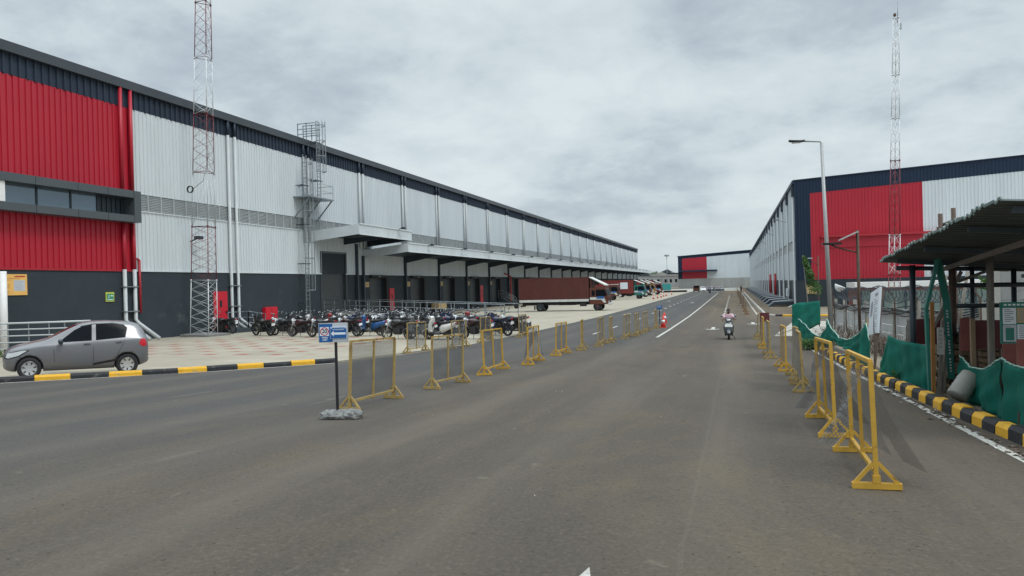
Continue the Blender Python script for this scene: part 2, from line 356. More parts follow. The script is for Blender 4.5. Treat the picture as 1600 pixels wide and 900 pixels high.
# ------------------------------------------------------------------ ground surfaces
YK = [k[0] for k in KN]
def ycuts(a, b, step=None):
    ys = {a, b} | {y for y in YK if a < y < b}
    if step:
        y = a+step
        while y < b: ys.add(y); y += step
    return sorted(ys)
def lerp(tab, y):
    if y <= tab[0][0]: return tab[0][1]
    for (a, va), (b, vb) in zip(tab, tab[1:]):
        if y <= b: return va+(vb-va)*(y-a)/(b-a)
    return tab[-1][1]
def strip(mb, ys, xl, xr, dz, m=0):
    p = None
    for y in ys:
        a = Vector((xl(y), y, gz(y)+dz)); b = Vector((xr(y), y, gz(y)+dz))
        if p: mb.quad(p[0], p[1], b, a, m)
        p = (a, b)
def ribbon(mb, p0, p1, wd, dz, m=0):          # a painted band between two ground points, bent where the ground bends
    a = Vector((p0[0], p0[1])); b = Vector((p1[0], p1[1]))
    if a.y > b.y: a, b = b, a
    d = (b-a).normalized(); n = Vector((-d.y, d.x))*wd/2
    ts = [0, 1]+[(y-a.y)/(b.y-a.y) for y in YK if a.y < y < b.y] if abs(b.y-a.y) > 1e-3 else [0, 1]
    ts.sort(); q = None
    for t in ts:
        c = a+(b-a)*t; l = c+n; r = c-n
        cur = (Vector((l.x, l.y, gz(l.y)+dz)), Vector((r.x, r.y, gz(r.y)+dz)))
        if q: mb.quad(q[0], q[1], cur[1], cur[0], m)
        q = cur
def nodes_mat(name):
    m = bpy.data.materials.new(name); m.use_nodes = True; t = m.node_tree; b = t.nodes['Principled BSDF']
    g = t.nodes.new('ShaderNodeNewGeometry'); P = g.outputs['Position']
    class K: pass
    k = K(); k.m = m; k.t = t; k.b = b; k.P = P
    def val(n, i, v):
        if v is None: return
        if isinstance(v, (int, float)): n.inputs[i].default_value = v
        elif isinstance(v, tuple): n.inputs[i].default_value = (*v, 1) if len(v) == 3 and n.inputs[i].type == 'RGBA' else v
        else: t.links.new(v, n.inputs[i])
    def math_(op, a, bb=None, clamp=False):
        n = t.nodes.new('ShaderNodeMath'); n.operation = op; n.use_clamp = clamp; val(n, 0, a); val(n, 1, bb); return n.outputs[0]
    def noise(scale, detail=5, rough=0.6, sc=(1, 1, 1), dist=0.0, rot=0.0):
        mp = t.nodes.new('ShaderNodeMapping'); mp.inputs['Scale'].default_value = sc; mp.inputs['Rotation'].default_value = (0, 0, rot); t.links.new(P, mp.inputs[0])
        n = t.nodes.new('ShaderNodeTexNoise'); n.inputs['Scale'].default_value = scale; n.inputs['Detail'].default_value = detail; n.inputs['Roughness'].default_value = rough; n.inputs['Distortion'].default_value = dist
        t.links.new(mp.outputs[0], n.inputs['Vector']); return n.outputs[0]
    def ramp(x, a, bb):
        n = t.nodes.new('ShaderNodeMapRange'); n.inputs[1].default_value = a; n.inputs[2].default_value = bb; t.links.new(x, n.inputs[0]); return n.outputs[0]
    def mix(f, a, bb, mode='MIX'):
        n = t.nodes.new('ShaderNodeMixRGB'); n.blend_type = mode; val(n, 0, f); val(n, 1, a); val(n, 2, bb); return n.outputs[0]
    def bump(h, s, d=0.01):
        n = t.nodes.new('ShaderNodeBump'); n.inputs['Strength'].default_value = s; n.inputs['Distance'].default_value = d; t.links.new(h, n.inputs['Height']); t.links.new(n.outputs[0], b.inputs['Normal'])
    sp = t.nodes.new('ShaderNodeSeparateXYZ'); t.links.new(P, sp.inputs[0])
    k.x, k.y = sp.outputs[0], sp.outputs[1]
    k.math, k.noise, k.ramp, k.mix, k.bump = math_, noise, ramp, mix, bump
    return k
# worn asphalt: wheel-polished bands along the lanes, drifts of brown dust, pale scuffs and dark specks
k = nodes_mat('worn_asphalt')
scuff0 = k.noise(1.5, 4, 0.6); broad = k.noise(0.16, 5, 0.6, (1, 0.5, 1)); streak = k.noise(0.9, 6, 0.62, (1, 0.06, 1), 0.15); streak2 = k.noise(0.8, 6, 0.65, (1, 0.09, 1), 0.3, R(-38))
fine = k.noise(27, 6, 0.85); speck = k.noise(24, 2, 0.5); patch = k.noise(0.55, 6, 0.7, (1, 0.45, 1), 0.5)
col = k.mix(k.ramp(broad, 0.35, 0.68), (0.0657, 0.0548, 0.0440), (0.0868, 0.0718, 0.0569))
col = k.mix(k.math('MULTIPLY', k.ramp(streak, 0.48, 0.66), 0.55), col, (0.1084, 0.0890, 0.0695))
left = k.math('MULTIPLY', k.math('MULTIPLY', k.math('MULTIPLY', k.math('LESS_THAN', k.y, 40.0), k.ramp(k.x, 1.0, -4.0)), 0.55), k.ramp(streak2, 0.50, 0.66))
col = k.mix(left, col, (0.1049, 0.0872, 0.0685))
col = k.mix(k.math('MULTIPLY', k.ramp(patch, 0.53, 0.70), 0.60), col, (0.1235, 0.0942, 0.0597))
col = k.mix(k.math('MULTIPLY', k.ramp(patch, 0.47, 0.30), 0.55), col, (0.0508, 0.0440, 0.0379))
# newer, darker surfacing on the left lanes further down; dusty brown wheel paths on the right ones
newer = k.math('MULTIPLY', k.math('MAXIMUM', k.ramp(k.y, 26.0, 48.0), 0.80), k.math('MAXIMUM', k.math('MULTIPLY', k.ramp(k.x, -2.6, -4.4), k.ramp(k.y, 24.0, 30.0)), k.ramp(k.math('ADD', k.x, k.math('MULTIPLY', patch, 3.0)), -2.5, -6.5)))
col = k.mix(k.math('MULTIPLY', newer, 0.85), col, (0.058, 0.0605, 0.0635))
dust = k.math('MULTIPLY', k.math('MULTIPLY', k.ramp(k.y, 45.0, 85.0), k.ramp(k.x, -3.5, -1.0)), k.ramp(streak, 0.30, 0.55))
col = k.mix(k.math('MULTIPLY', dust, 0.95), col, (0.1609, 0.1177, 0.0732))
earth = k.math('MULTIPLY', k.ramp(k.y, 150.0, 200.0), k.ramp(k.x, -2.5, -0.5))
col = k.mix(k.math('MULTIPLY', earth, 0.7), col, (0.1871, 0.1210, 0.0678))
col = k.mix(k.math('MULTIPLY', k.ramp(fine, 0.53, 0.70), 0.75), col, (0.1571, 0.1305, 0.1030))
col = k.mix(k.math('MULTIPLY', k.ramp(fine, 0.47, 0.30), 0.8), col, (0.0328, 0.0280, 0.0238))
col = k.mix(k.math('MULTIPLY', k.ramp(speck, 0.31, 0.28), 0.9), col, (0.0262, 0.0207, 0.0164))
lanes = k.math('MULTIPLY', k.math('ADD', k.math('SINE', k.math('MULTIPLY', k.math('ADD', k.x, k.math('MULTIPLY', broad, 1.2)), 3.3)), 1.0), 0.5)
col = k.mix(k.math('MULTIPLY', k.math('MULTIPLY', k.ramp(lanes, 0.35, 1.0), k.ramp(streak, 0.35, 0.60)), 0.28), col, (0.1408, 0.1216, 0.0977))
tarred = k.noise(0.7, 5, 0.6, (1.6, 0.035, 1), 0.1)
col = k.mix(k.math('MULTIPLY', k.ramp(tarred, 0.57, 0.70), 0.3), col, (0.0522, 0.0468, 0.0417))
seam = k.math('LESS_THAN', k.math('ABSOLUTE', k.math('ADD', k.math('ADD', k.x, 0.35), k.math('MULTIPLY', k.math('SUBTRACT', scuff0, 0.5), 0.10))), 0.016)
col = k.mix(k.math('MULTIPLY', seam, 0.10), col, (0.1710, 0.1498, 0.1221))
scuff = k.noise(2.4, 3, 0.6, (1, 0.35, 1), 0.8)
col = k.mix(k.math('MULTIPLY', k.ramp(scuff, 0.72, 0.78), 0.4), col, (0.2021, 0.1624, 0.1140))
spot = k.noise(3.4, 4, 0.6, (1, 0.7, 1), 0.3)
col = k.mix(k.math('MULTIPLY', k.ramp(spot, 0.69, 0.76), 0.45), col, (0.1887, 0.1688, 0.1208))
col = k.mix(k.math('MULTIPLY', k.ramp(spot, 0.28, 0.22), 0.45), col, (0.0459, 0.0464, 0.0441))
scr = k.noise(3.2, 3, 0.55, (0.9, 0.10, 1), 0.2, R(-30))
col = k.mix(k.math('MULTIPLY', k.math('MULTIPLY', k.ramp(scr, 0.68, 0.76), k.ramp(k.x, 2.0, -3.0)), 0.4), col, (0.1992, 0.1867, 0.1624))
k.t.links.new(col, k.b.inputs['Base Color']); k.b.inputs['Roughness'].default_value = 0.88; k.b.inputs['Specular IOR Level'].default_value = 0.3
k.bump(fine, 0.35, 0.006); M['asphalt'] = k.m
# block paving of the plaza with red blocks set in lines, and the plain concrete yard beyond it
k = nodes_mat('block_paving')
pn = k.noise(0.5, 6, 0.65); pf = k.noise(9, 5, 0.7); pst = k.noise(0.7, 6, 0.65, (0.25, 1, 1), 0.3)
col = k.mix(k.ramp(pn, 0.35, 0.68), (0.2948, 0.2671, 0.2090), (0.3872, 0.3528, 0.2850))
col = k.mix(k.math('MULTIPLY', k.ramp(pst, 0.5, 0.68), 0.5), col, (0.4400, 0.3990, 0.3192))
col = k.mix(k.math('MULTIPLY', k.ramp(pf, 0.52, 0.75), 0.35), col, (0.2200, 0.1974, 0.1596))
fx = k.math('FRACT', k.math('MULTIPLY', k.math('ADD', k.x, k.math('MULTIPLY', k.y, 0.02)), 0.67)); fy = k.math('FRACT', k.math('MULTIPLY', k.y, 0.59))
red = k.math('MULTIPLY', k.math('LESS_THAN', fx, 0.36), k.math('LESS_THAN', fy, 0.40))
zone = k.math('MULTIPLY', k.math('MULTIPLY', k.ramp(k.y, 22.0, 24.0), k.ramp(k.y, 37.5, 36.0)), k.math('MULTIPLY', k.ramp(k.x, -30.0, -27.0), k.ramp(k.x, -14.5, -16.5)))
wear = k.ramp(k.noise(0.8, 4, 0.6), 0.30, 0.48)
col = k.mix(k.math('MULTIPLY', k.math('MULTIPLY', red, zone), k.math('MULTIPLY', wear, 1.0)), col, (0.2992, 0.1134, 0.0874))
jx = k.math('LESS_THAN', k.math('FRACT', k.math('MULTIPLY', k.x, 4.0)), 0.07); jy = k.math('LESS_THAN', k.math('FRACT', k.math('MULTIPLY', k.y, 4.0)), 0.07)
near = k.ramp(k.y, 44.0, 38.0)
col = k.mix(k.math('MULTIPLY', k.math('MULTIPLY', k.math('MAXIMUM', jx, jy), near), 0.35), col, (0.1408, 0.1260, 0.1026))
sx = k.math('LESS_THAN', k.math('FRACT', k.math('MULTIPLY', k.y, 0.2)), 0.012)
col = k.mix(k.math('MULTIPLY', sx, k.ramp(k.y, 42.0, 46.0)), col, (0.1936, 0.1764, 0.1444))
oil = k.noise(0.22, 6, 0.7, (0.4, 1, 1), 0.4)
col = k.mix(k.math('MULTIPLY', k.ramp(oil, 0.60, 0.72), 0.45), col, (0.1936, 0.1764, 0.1444))
k.t.links.new(col, k.b.inputs['Base Color']); k.b.inputs['Roughness'].default_value = 0.9; k.b.inputs['Specular IOR Level'].default_value = 0.3
k.bump(pf, 0.2, 0.01); M['paving'] = k.m
k = nodes_mat('bare_earth')
a = k.noise(0.3, 7, 0.7); f = k.noise(7, 6, 0.75)
col = k.mix(k.ramp(a, 0.35, 0.65), (0.155, 0.125, 0.09), (0.25, 0.215, 0.165)); col = k.mix(k.math('MULTIPLY', k.ramp(f, 0.5, 0.75), 0.6), col, (0.30, 0.275, 0.23))
col = k.mix(k.math('MULTIPLY', k.ramp(k.noise(0.9, 6, 0.7), 0.55, 0.7), 0.6), col, (0.07, 0.085, 0.035))
k.t.links.new(col, k.b.inputs['Base Color']); k.b.inputs['Roughness'].default_value = 0.95; k.bump(f, 0.5, 0.03); M['earth'] = k.m
k = nodes_mat('road_paint'); f = k.noise(6, 6, 0.7); f2 = k.noise(30, 4, 0.7)
col = k.mix(k.math('MULTIPLY', k.ramp(f, 0.50, 0.74), 0.8), (0.47, 0.46, 0.42), (0.14, 0.135, 0.12)); col = k.mix(k.math('MULTIPLY', k.ramp(f2, 0.55, 0.7), 0.4), col, (0.2, 0.195, 0.18))
k.t.links.new(col, k.b.inputs['Base Color']); k.b.inputs['Roughness'].default_value = 0.8; M['road_paint'] = k.m
k = nodes_mat('pale_dusty_concrete'); f = k.noise(1.2, 7, 0.7); f2 = k.noise(0.4, 5, 0.6)
col = k.mix(k.ramp(f, 0.35, 0.65), (0.30, 0.285, 0.255), (0.44, 0.42, 0.38)); col = k.mix(k.math('MULTIPLY', k.ramp(f2, 0.5, 0.65), 0.5), col, (0.24, 0.205, 0.16))
k.t.links.new(col, k.b.inputs['Base Color']); k.b.inputs['Roughness'].default_value = 0.9; M['pale_concrete'] = k.m

mb = MB(); strip(mb, ycuts(-60, 3000), lambda y: -1500, lambda y: 1500, -0.012); struct(mb.build('ground', 'earth'))
PL = [(5, -30.5), (13.75, -17.3), (16.5, -14.75), (17.3, -14.2), (20.7, -12.15), (23.0, -11.55), (27.4, -11.05), (46, -11.0), (192, -11.25), (232, -11.25)]
KR = [(-30, 3.0), (9.2, 2.95), (12.5, 2.84), (16, 2.75), (21.8, 2.67), (27.5, 2.6), (31, 2.9), (33.5, 3.9), (35, 6.0)]
plx = lambda y: lerp(PL, y)
mb = MB(); strip(mb, ycuts(5, 262)+[], lambda y: -60 if y < 26 else -33.2, plx, 0.004)
struct(mb.build('plaza', 'paving'))
ys = sorted(set(ycuts(-40, 212, 2.0)) | {t[0] for t in PL if t[0] < 212})
RX = [(-40, 3.6), (27.5, 3.4), (31, 3.4), (34.9, 3.4), (35, 22), (57.5, 22), (58.3, 3.2), (60.5, 2.32), (64.7, 2.16), (177, 2.1), (212, 2.1)]
ys = sorted(set(ys) | {t[0] for t in RX if t[0] <= 212})
mb = MB(); strip(mb, ys, lambda y: -70 if y < 5 else plx(y), lambda y: lerp(RX, y), 0.008)
struct(mb.build('road', 'asphalt'))
mb = MB(); strip(mb, ycuts(212, 296), lambda y: -33, lambda y: 6.0, 0.008); struct(mb.build('far_yard', 'pale_concrete'))
# worn concrete corner at the side road and the yard strip along the right-hand warehouse
mb = MB(); strip(mb, ycuts(35.0, 50), lambda y: lerp([(35, 1.7), (40, 2.3), (50, 3.6)], y), lambda y: 12, 0.013); struct(mb.build('side_road_apron', 'pale_concrete'))
mb = MB(); strip(mb, ycuts(60.6, 290), lambda y: 2.45, lambda y: 6.1, 0.013); struct(mb.build('dock_yard', 'asphalt'))
# lane paint
mb = MB()
ribbon(mb, (-3.45, 34.5), (-3.5, 181), 0.14, 0.012)
y = 61.0
while y < 178: ribbon(mb, (-7.1, y), (-7.1, y+2.6), 0.13, 0.012); y += 6.2
for y in (37.5, 43.5, 49.5, 55.5): ribbon(mb, (-7.0, y), (-7.0, y+2.4), 0.13, 0.012)
y = 54.0
while y < 150: ribbon(mb, (-0.78, y), (-0.78, y+2.2), 0.16, 0.012); y += 4.6
ribbon(mb, (2.66, -3), (2.70, 12.5), 0.10, 0.012); ribbon(mb, (2.70, 12.5), (2.45, 29), 0.09, 0.012)
ribbon(mb, (1.75, 62), (1.80, 176), 0.11, 0.012)
for (cxx, cyy, s) in ((-1.15, 41.5, 1), (1.1, 47.0, 1), (-5.3, 58.0, 1), (-9.2, 66, 1), (-5.3, 100, 1), (-9.2, 110, 1)):
    ribbon(mb, (cxx, cyy), (cxx, cyy+2.2), 0.2, 0.012); ribbon(mb, (cxx-0.35, cyy+0.25), (cxx, cyy-0.55), 0.2, 0.0135); ribbon(mb, (cxx+0.35, cyy+0.25), (cxx, cyy-0.55), 0.2, 0.015)
q0 = grd(921, 889)
g0 = lambda x, y: Vector((x, y, gz(y)+0.012))
mb.add([g0(q0.x, q0.y), g0(q0.x-0.10, q0.y-0.55), g0(q0.x+0.13, q0.y-0.55)], [(0, 1, 2)])
mb.add([g0(q0.x-0.05, q0.y-0.56), g0(q0.x-0.05, q0.y-2.4), g0(q0.x+0.08, q0.y-2.4), g0(q0.x+0.08, q0.y-0.56)], [(0, 1, 2, 3)])
for (x, y) in ((-17.0, 13.9), (-14.6, 16.4)): pass
ribbon(mb, (-30.0, 5.1), (-17.15, 13.55), 0.10, 0.012); ribbon(mb, (-17.15, 13.55), (-14.1, 17.1), 0.10, 0.012); ribbon(mb, (-14.1, 17.1), (-12.0, 20.5), 0.10, 0.012)
struct(mb.build('road_marking', 'road_paint', fixn=False))
# kerbs: cast blocks painted yellow and black in turn
def kerb(path, wd, ht, blk, first, ma, mbk, mb, gap=0.012):
    pts = [Vector((x, y)) for x, y in path]; seg = [(b-a).length for a, b in zip(pts, pts[1:])]; tot = sum(seg)
    def P(s):
        for a, b, l in zip(pts, pts[1:], seg):
            if s <= l+1e-6: return a+(b-a)*min(1, s/l), (b-a).normalized()
            s -= l
        return pts[-1], (pts[-1]-pts[-2]).normalized()
    s = 0; i = first
    rnd = random.Random(3)
    while s < tot-0.1:
        l = blk[i % 2]; e = min(s+l-gap, tot)
        (a, d), (b, d2) = P(s), P(e); n = Vector((-d.y, d.x)); n2 = Vector((-d2.y, d2.x))
        j = rnd.uniform(-0.012, 0.012); hh = ht+rnd.uniform(-0.012, 0.012)
        rings = []
        for (c, nn) in ((a, n), (b, n2)):
            z0 = gz(c.y)
            rings.append([Vector((c.x+nn.x*(o+j), c.y+nn.y*(o+j), z0+z)) for o, z in ((-wd/2, -0.05), (-wd/2+0.005, hh-0.05), (-wd/2+0.04, hh), (wd/2-0.04, hh), (wd/2-0.005, hh-0.05), (wd/2, -0.05))])
        mb.loft(rings, ma if i % 2 == 0 else mbk, True, False)
        s += l; i += 1
mb = MB()
kerb([(-30.4, 5.0), (-17.3, 13.75), (-14.7, 16.5), (-12.15, 20.7)], 0.17, 0.15, (0.78, 0.86), 0, 0, 1, mb)
kerb([(3.12, -8), (3.05, 9.2), (2.96, 12.5), (2.88, 16), (2.80, 21.8), (2.72, 27.0)], 0.19, 0.17, (0.40, 0.44), 0, 0, 1, mb)
kerb([(3.0, 58.6), (4.9, 57.6), (9.0, 57.4)], 0.2, 0.15, (0.7, 0.55), 1, 0, 1, mb)
kerb([(2.35, 62.0), (2.62, 59.6), (3.0, 58.6)], 0.2, 0.15, (0.7, 0.7), 1, 2, 2, mb)
kerb([(2.3, 180), (2.3, 120), (2.35, 62)], 0.2, 0.15, (3.0, 3.0), 1, 2, 2, mb)
kerb([(2.72, 27.0), (2.9, 30.2), (3.9, 33.2), (6.0, 34.8)], 0.2, 0.13, (1.2, 1.2), 1, 2, 2, mb)
kob = struct(mb.build('kerb', ['kerb_y', 'kerb_k', 'kerb_c']))
# dirt and litter lying in the gutter
mb = MB(); rr = random.Random(5)
for i in range(420):
    y = rr.uniform(5, 26); x = 2.84-0.006*(y-5)+rr.gauss(0, 0.06)-0.07
    s = rr.uniform(0.012, 0.05); a = rr.uniform(0, 6.3); z = gz(y)+0.012
    mb.add([(x+math.cos(a+t)*s*u, y+math.sin(a+t)*s*u, z+h) for t, u, h in ((0, 1.4, 0), (1.6, 0.7, 0.012), (3.1, 1.2, 0.002), (4.6, 0.8, 0.014))], [(0, 1, 2, 3)], rr.choice((0, 0, 0, 0, 0, 1)))
for i in range(30):
    y = rr.uniform(4.0, 14); x = rr.uniform(-4.5, 2.2); s = rr.uniform(0.006, 0.016); a = rr.uniform(0, 6.3); z = gz(y)+0.012
    mb.add([(x+math.cos(a+t)*s*u, y+math.sin(a+t)*s*u, z+h) for t, u, h in ((0, 1.3, 0), (1.6, 0.6, 0.006), (3.1, 1.2, 0.002), (4.6, 0.7, 0.008))], [(0, 1, 2, 3)], rr.choice((0, 1)))
tag(mb.build('litter', ['dry', 'grey_white'], fixn=False), 'dry leaves and paper scraps lying along the striped kerb', 'litter', kind='stuff')

# ------------------------------------------------------------------ long warehouse on the left
XW = -33.0
def corr_x(mb, x, y0, y1, z0, z1, pitch=0.30, rib=0.05, depth=0.035, sgn=1, m=0):   # ribbed sheet in a plane x = const
    y = y0; prof = []
    while y < y1-0.01:
        e = min(y+pitch, y1); prof += [(y, 0), (max(y, e-rib*1.75), 0), (max(y, e-rib*1.5), depth*1.5), (max(y, e-rib*0.6), depth*1.5)]; y = e
    prof.append((y1, 0))
    vs = []; fs = []
    for i, (yy, d) in enumerate(prof):
        vs += [(x+sgn*d, yy, z0), (x+sgn*d, yy, z1)]
        if i: fs.append((2*i-2, 2*i, 2*i+1, 2*i-1))
    mb.add(vs, fs, m)
def corr_y(mb, y, x0, x1, z0f, z1f, pitch=0.30, rib=0.05, depth=0.035, m=0):
    x = x0; prof = []
    while x < x1-0.01:
        e = min(x+pitch, x1); prof += [(x, 0), (max(x, e-rib*2.2), 0), (max(x, e-rib*1.6), depth), (max(x, e-rib*0.6), depth)]; x = e
    prof.append((x1, 0)); vs = []; fs = []
    for i, (xx, d) in enumerate(prof):
        vs += [(xx, y-d, z0f(xx)), (xx, y-d, z1f(xx))]
        if i: fs.append((2*i-2, 2*i, 2*i+1, 2*i-1))
    mb.add(vs, fs, m)
Y0, Y1 = 12.0, 268.0
wh = thing('warehouse', 'very long white and dark grey warehouse with red entrance and canopy, left of road', 'warehouse', (XW, Y0, gz(30)))
P = lambda name, mb, m, par=wh, **kw: mb.build(name, m, par, world=True, **kw)
mb = MB(); mb.box((XW-100, Y0, -0.5), (XW-0.32, Y1, 4.55)); mb.box((XW-100, Y0, 4.551), (XW-0.05, Y1, 15.2))
P('core_wall', mb, 'base_paint')
# the painted base wall, with openings for the doors
DOORS = [(54.45, 58.35, 6.3)]
PAIR = [33.8+9.2*i for i in range(26)]
docks = []
for i, py in enumerate(PAIR):
    if py < 60: continue
    if py+4.5 < Y1: docks.append((py+1.55, py+4.35, 4.22))
red_doors = [(40.95, 42.3, 3.25, 0.8), (66.95, 68.0, 3.2, 0.95), (94.2, 95.6, 3.3, 0.95), (140.2, 141.3, 3.2, 0.95)]
mb = MB(); y = Y0
ops = sorted([(a, b) for a, b, z in DOORS+docks])
for a, b in ops:
    mb.box((XW-0.3, y, -0.5), (XW, a, 4.55)); y = b
mb.box((XW-0.3, y, -0.5), (XW, Y1, 4.55))
for a, b, z in docks: mb.box((XW-0.3, a, z), (XW, b, 4.55)); mb.box((XW-0.3, a, -0.5), (XW, b, 0.95))
P('base_wall', mb, 'base_paint')
mb = MB(); corr_x(mb, XW, Y0, 34.1, 4.6, 13.86, pitch=0.33, rib=0.06, depth=0.04); P('red_cladding', mb, 'red_clad', fixn=False)
mb = MB(); corr_x(mb, XW, 34.1, 54.45, 4.6, 8.0); corr_x(mb, XW, 54.45, 58.35, 6.32, 8.0); corr_x(mb, XW, 58.35, Y1, 4.6, 8.0); corr_x(mb, XW, 34.1, Y1, 9.02, 13.86)
P('white_cladding', mb, 'white_clad', fixn=False)
mb = MB(); corr_x(mb, XW, Y0, Y1, 13.86, 14.9, pitch=0.42, rib=0.09, depth=0.05); P('dark_parapet_band', mb, 'dark_clad', fixn=False)
mb = MB(); mb.box((XW-0.2, Y0-0.1, 14.88), (XW+0.28, Y1+0.1, 15.22)); mb.box((XW-0.3, Y0-0.1, 15.222), (XW+0.16, Y1+0.1, 15.42)); P('eaves_gutter', mb, 'gutter')
mb = MB(); mb.prism([(XW+0.1, 15.25), (XW-50, 18.2), (XW-100, 15.25)], 'y', Y0, Y1); P('roof', mb, 'gutter')
mb = MB(); mb.box((XW, Y0, 4.50), (XW+0.06, 34.1, 4.6)); P('red_flashing', mb, 'pipe_red')
mb = MB(); mb.box((XW, 34.102, 4.50), (XW+0.06, 54.4, 4.6)); mb.box((XW, 58.4, 4.5), (XW+0.06, Y1, 4.6)); mb.box((XW, 34.3, 7.98), (XW+0.07, Y1, 8.05)); P('white_flashing', mb, 'white_clad')
mb = MB(); mb.box((XW, 34.0, 4.6), (XW+0.06, 34.16, 13.86)); P('red_corner_trim', mb, 'red_clad')
# louvre strip: frames and angled blades
mb = MB()
yy = 34.4
while yy < Y1:
    mb.box((XW-0.02, yy-0.035, 8.06), (XW+0.05, yy+0.035, 9.0)); yy += 1.05
for i in range(9):
    z = 8.1+i*0.1; mb.quad((XW+0.035, 34.2, z), (XW+0.035, Y1, z), (XW-0.04, Y1, z+0.085), (XW-0.04, 34.2, z+0.085))
mb.box((XW-0.048, 34.2, 8.0), (XW-0.045, Y1, 9.02)); mb.box((XW+0.0, 34.2, 9.0), (XW+0.05, Y1, 9.02))
P('louvre_strip', mb, 'louvre', fixn=False)
# projecting window box of the entrance
mb = MB(); XF = -32.2
for a, b in ((12.0, 18.4), (18.43, 21.6), (21.63, 24.9), (24.93, 27.5), (27.53, 29.9), (29.93, 31.8), (31.83, 33.6)):
    mb.box((XW, a, 8.62), (XF, b, 9.02)); mb.box((XW, a, 7.25), (XF, b, 7.63))
mb.box((XW, 33.63, 7.25), (XF, 34.12, 9.02)); mb.box((XW, 12, 8.64), (XF-0.03, 33.6, 9.0)); mb.box((XW, 12, 7.27), (XF-0.03, 33.6, 7.61))
fb = P('window_surround', mb, 'acm')
mb = MB(); mb.box((XW-0.02, 12, 7.631), (XW+0.12, 31.75, 8.619)); P('window_glass', mb, 'glass_win')
mb = MB()
for yy in (28.1, 30.05, 31.72):
    mb = MB(); mb.box((XW+0.121, yy-0.04, 7.632), (XW+0.17, yy+0.04, 8.618)); P('window_mullion', mb, 'steel_dark')
mb = MB(); mb.box((XW+0.045, 31.762, 7.632), (XW+0.06, 33.62, 8.618)); P('blank_panel', mb, 'steel_dark')
mb = MB(); mb.rbox((XW+0.45, 25.75, 8.125), (0.5, 0.55, 0.98), 0.02); P('entrance_pillar_cap', mb, 'white_paint')
mb = MB(); mb.tube([(XW+0.5, 25.9, 0.2), (XW+0.5, 25.9, 4.4)], 0.19, 14); P('entrance_pillar', mb, 'white_paint')
# rainwater pipes in pairs on every frame
for i, py in enumerate(PAIR):
    for dy in (-0.36, 0.36):
        r = 0.105; x = XW+0.17; y = py+dy
        if i == 0:
            mb = MB(); mb.tube([(x, y, 4.62), (x, y, 7.24)], r, 10); mb.tube([(x, y, 9.03), (x, y, 14.9)], r, 10); P('downpipe', mb, 'red_clad')
            mb = MB(); mb.tube([(x, y, 4.61), (x, y, 1.75), (x+0.18, y+0.06, 1.5), (x+1.25, y+0.42, 0.62)], r, 10); P('downpipe', mb, 'pipe_white')
        elif i < 3:
            mb = MB(); mb.tube([(x, y, 13.9), (x, y, 1.5), (x+0.15, y+0.05, 1.25), (x+0.9, y+0.4, 0.6)] if i == 1 else [(x, y, 13.9), (x, y, 7.0)], r, 10); P('downpipe', mb, 'pipe_white')
            mb = MB(); mb.tube([(x, y, 13.9), (x, y, 14.9)], r, 8); P('downpipe', mb, 'dark_clad')
        else:
            mb = MB(); mb.tube([(x, y, 13.9), (x, y, 6.9)], r, 8); P('downpipe', mb, 'pipe_white')
            mb = MB(); mb.tube([(x, y, 13.9), (x, y, 14.9)], r, 6); P('downpipe', mb, 'dark_clad')
    if i < 2:
        for z in ((2.2, 3.6)): mb = MB(); mb.box((XW+0.045, py-0.52, z), (XW+0.3, py+0.52, z+0.05)); P('pipe_bracket', mb, 'galv')
# loading canopies
def canopy(y0, y1, xo, zw0, zw1, zo0, zo1, name):
    mb = MB()
    corr_x(mb, xo, y0, y1, zo0, zo1, pitch=0.25, rib=0.04, depth=0.03)
    mb.box((xo-0.03, y0, zo1-0.02), (xo+0.08, y1, zo1+0.08)); mb.box((xo-0.03, y0, zo0-0.05), (xo+0.07, y1, zo0+0.02))
    n = 16
    for i in range(n):
        a, b = i/n, (i+0.86)/n
        xa, xb = XW+(xo-XW)*a, XW+(xo-XW)*b
        f0 = lambda t: zw0+(zo0-zw0)*t; f1 = lambda t: zw1+(zo1-zw1)*t
        mb.add([(xa, y0-0.02, f0(a)), (xb, y0-0.02, f0(b)), (xb, y0-0.02, f1(b)), (xa, y0-0.02, f1(a)), (xa, y0+0.05, f0(a)), (xb, y0+0.05, f0(b)), (xb, y0+0.05, f1(b)), (xa, y0+0.05, f1(a))],
               [(0,1,2,3),(7,6,5,4),(0,4,5,1),(3,2,6,7),(1,5,6,2),(0,3,7,4)])
    mb.quad((XW, y0, zw0), (xo, y0, zo0), (xo, y0, zo1), (XW, y0, zw1)); mb.quad((XW, y1, zw0), (xo, y1, zo0), (xo, y1, zo1), (XW, y1, zw1))
    c = P(name, mb, 'white_clad', fixn=False)
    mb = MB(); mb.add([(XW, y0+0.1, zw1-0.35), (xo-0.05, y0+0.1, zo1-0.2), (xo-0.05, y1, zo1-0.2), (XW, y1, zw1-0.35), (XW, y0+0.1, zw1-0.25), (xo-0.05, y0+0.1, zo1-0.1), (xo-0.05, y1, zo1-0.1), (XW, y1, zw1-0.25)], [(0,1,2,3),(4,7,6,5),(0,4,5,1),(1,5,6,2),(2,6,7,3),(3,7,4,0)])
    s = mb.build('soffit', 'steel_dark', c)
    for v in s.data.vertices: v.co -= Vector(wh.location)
    return c
cA = canopy(53.2, 63.2, -28.7, 7.2, 8.05, 7.62, 8.42, 'canopy')
cB = canopy(61.6, 267.2, -28.3, 6.0, 6.78, 6.5, 7.26, 'canopy')
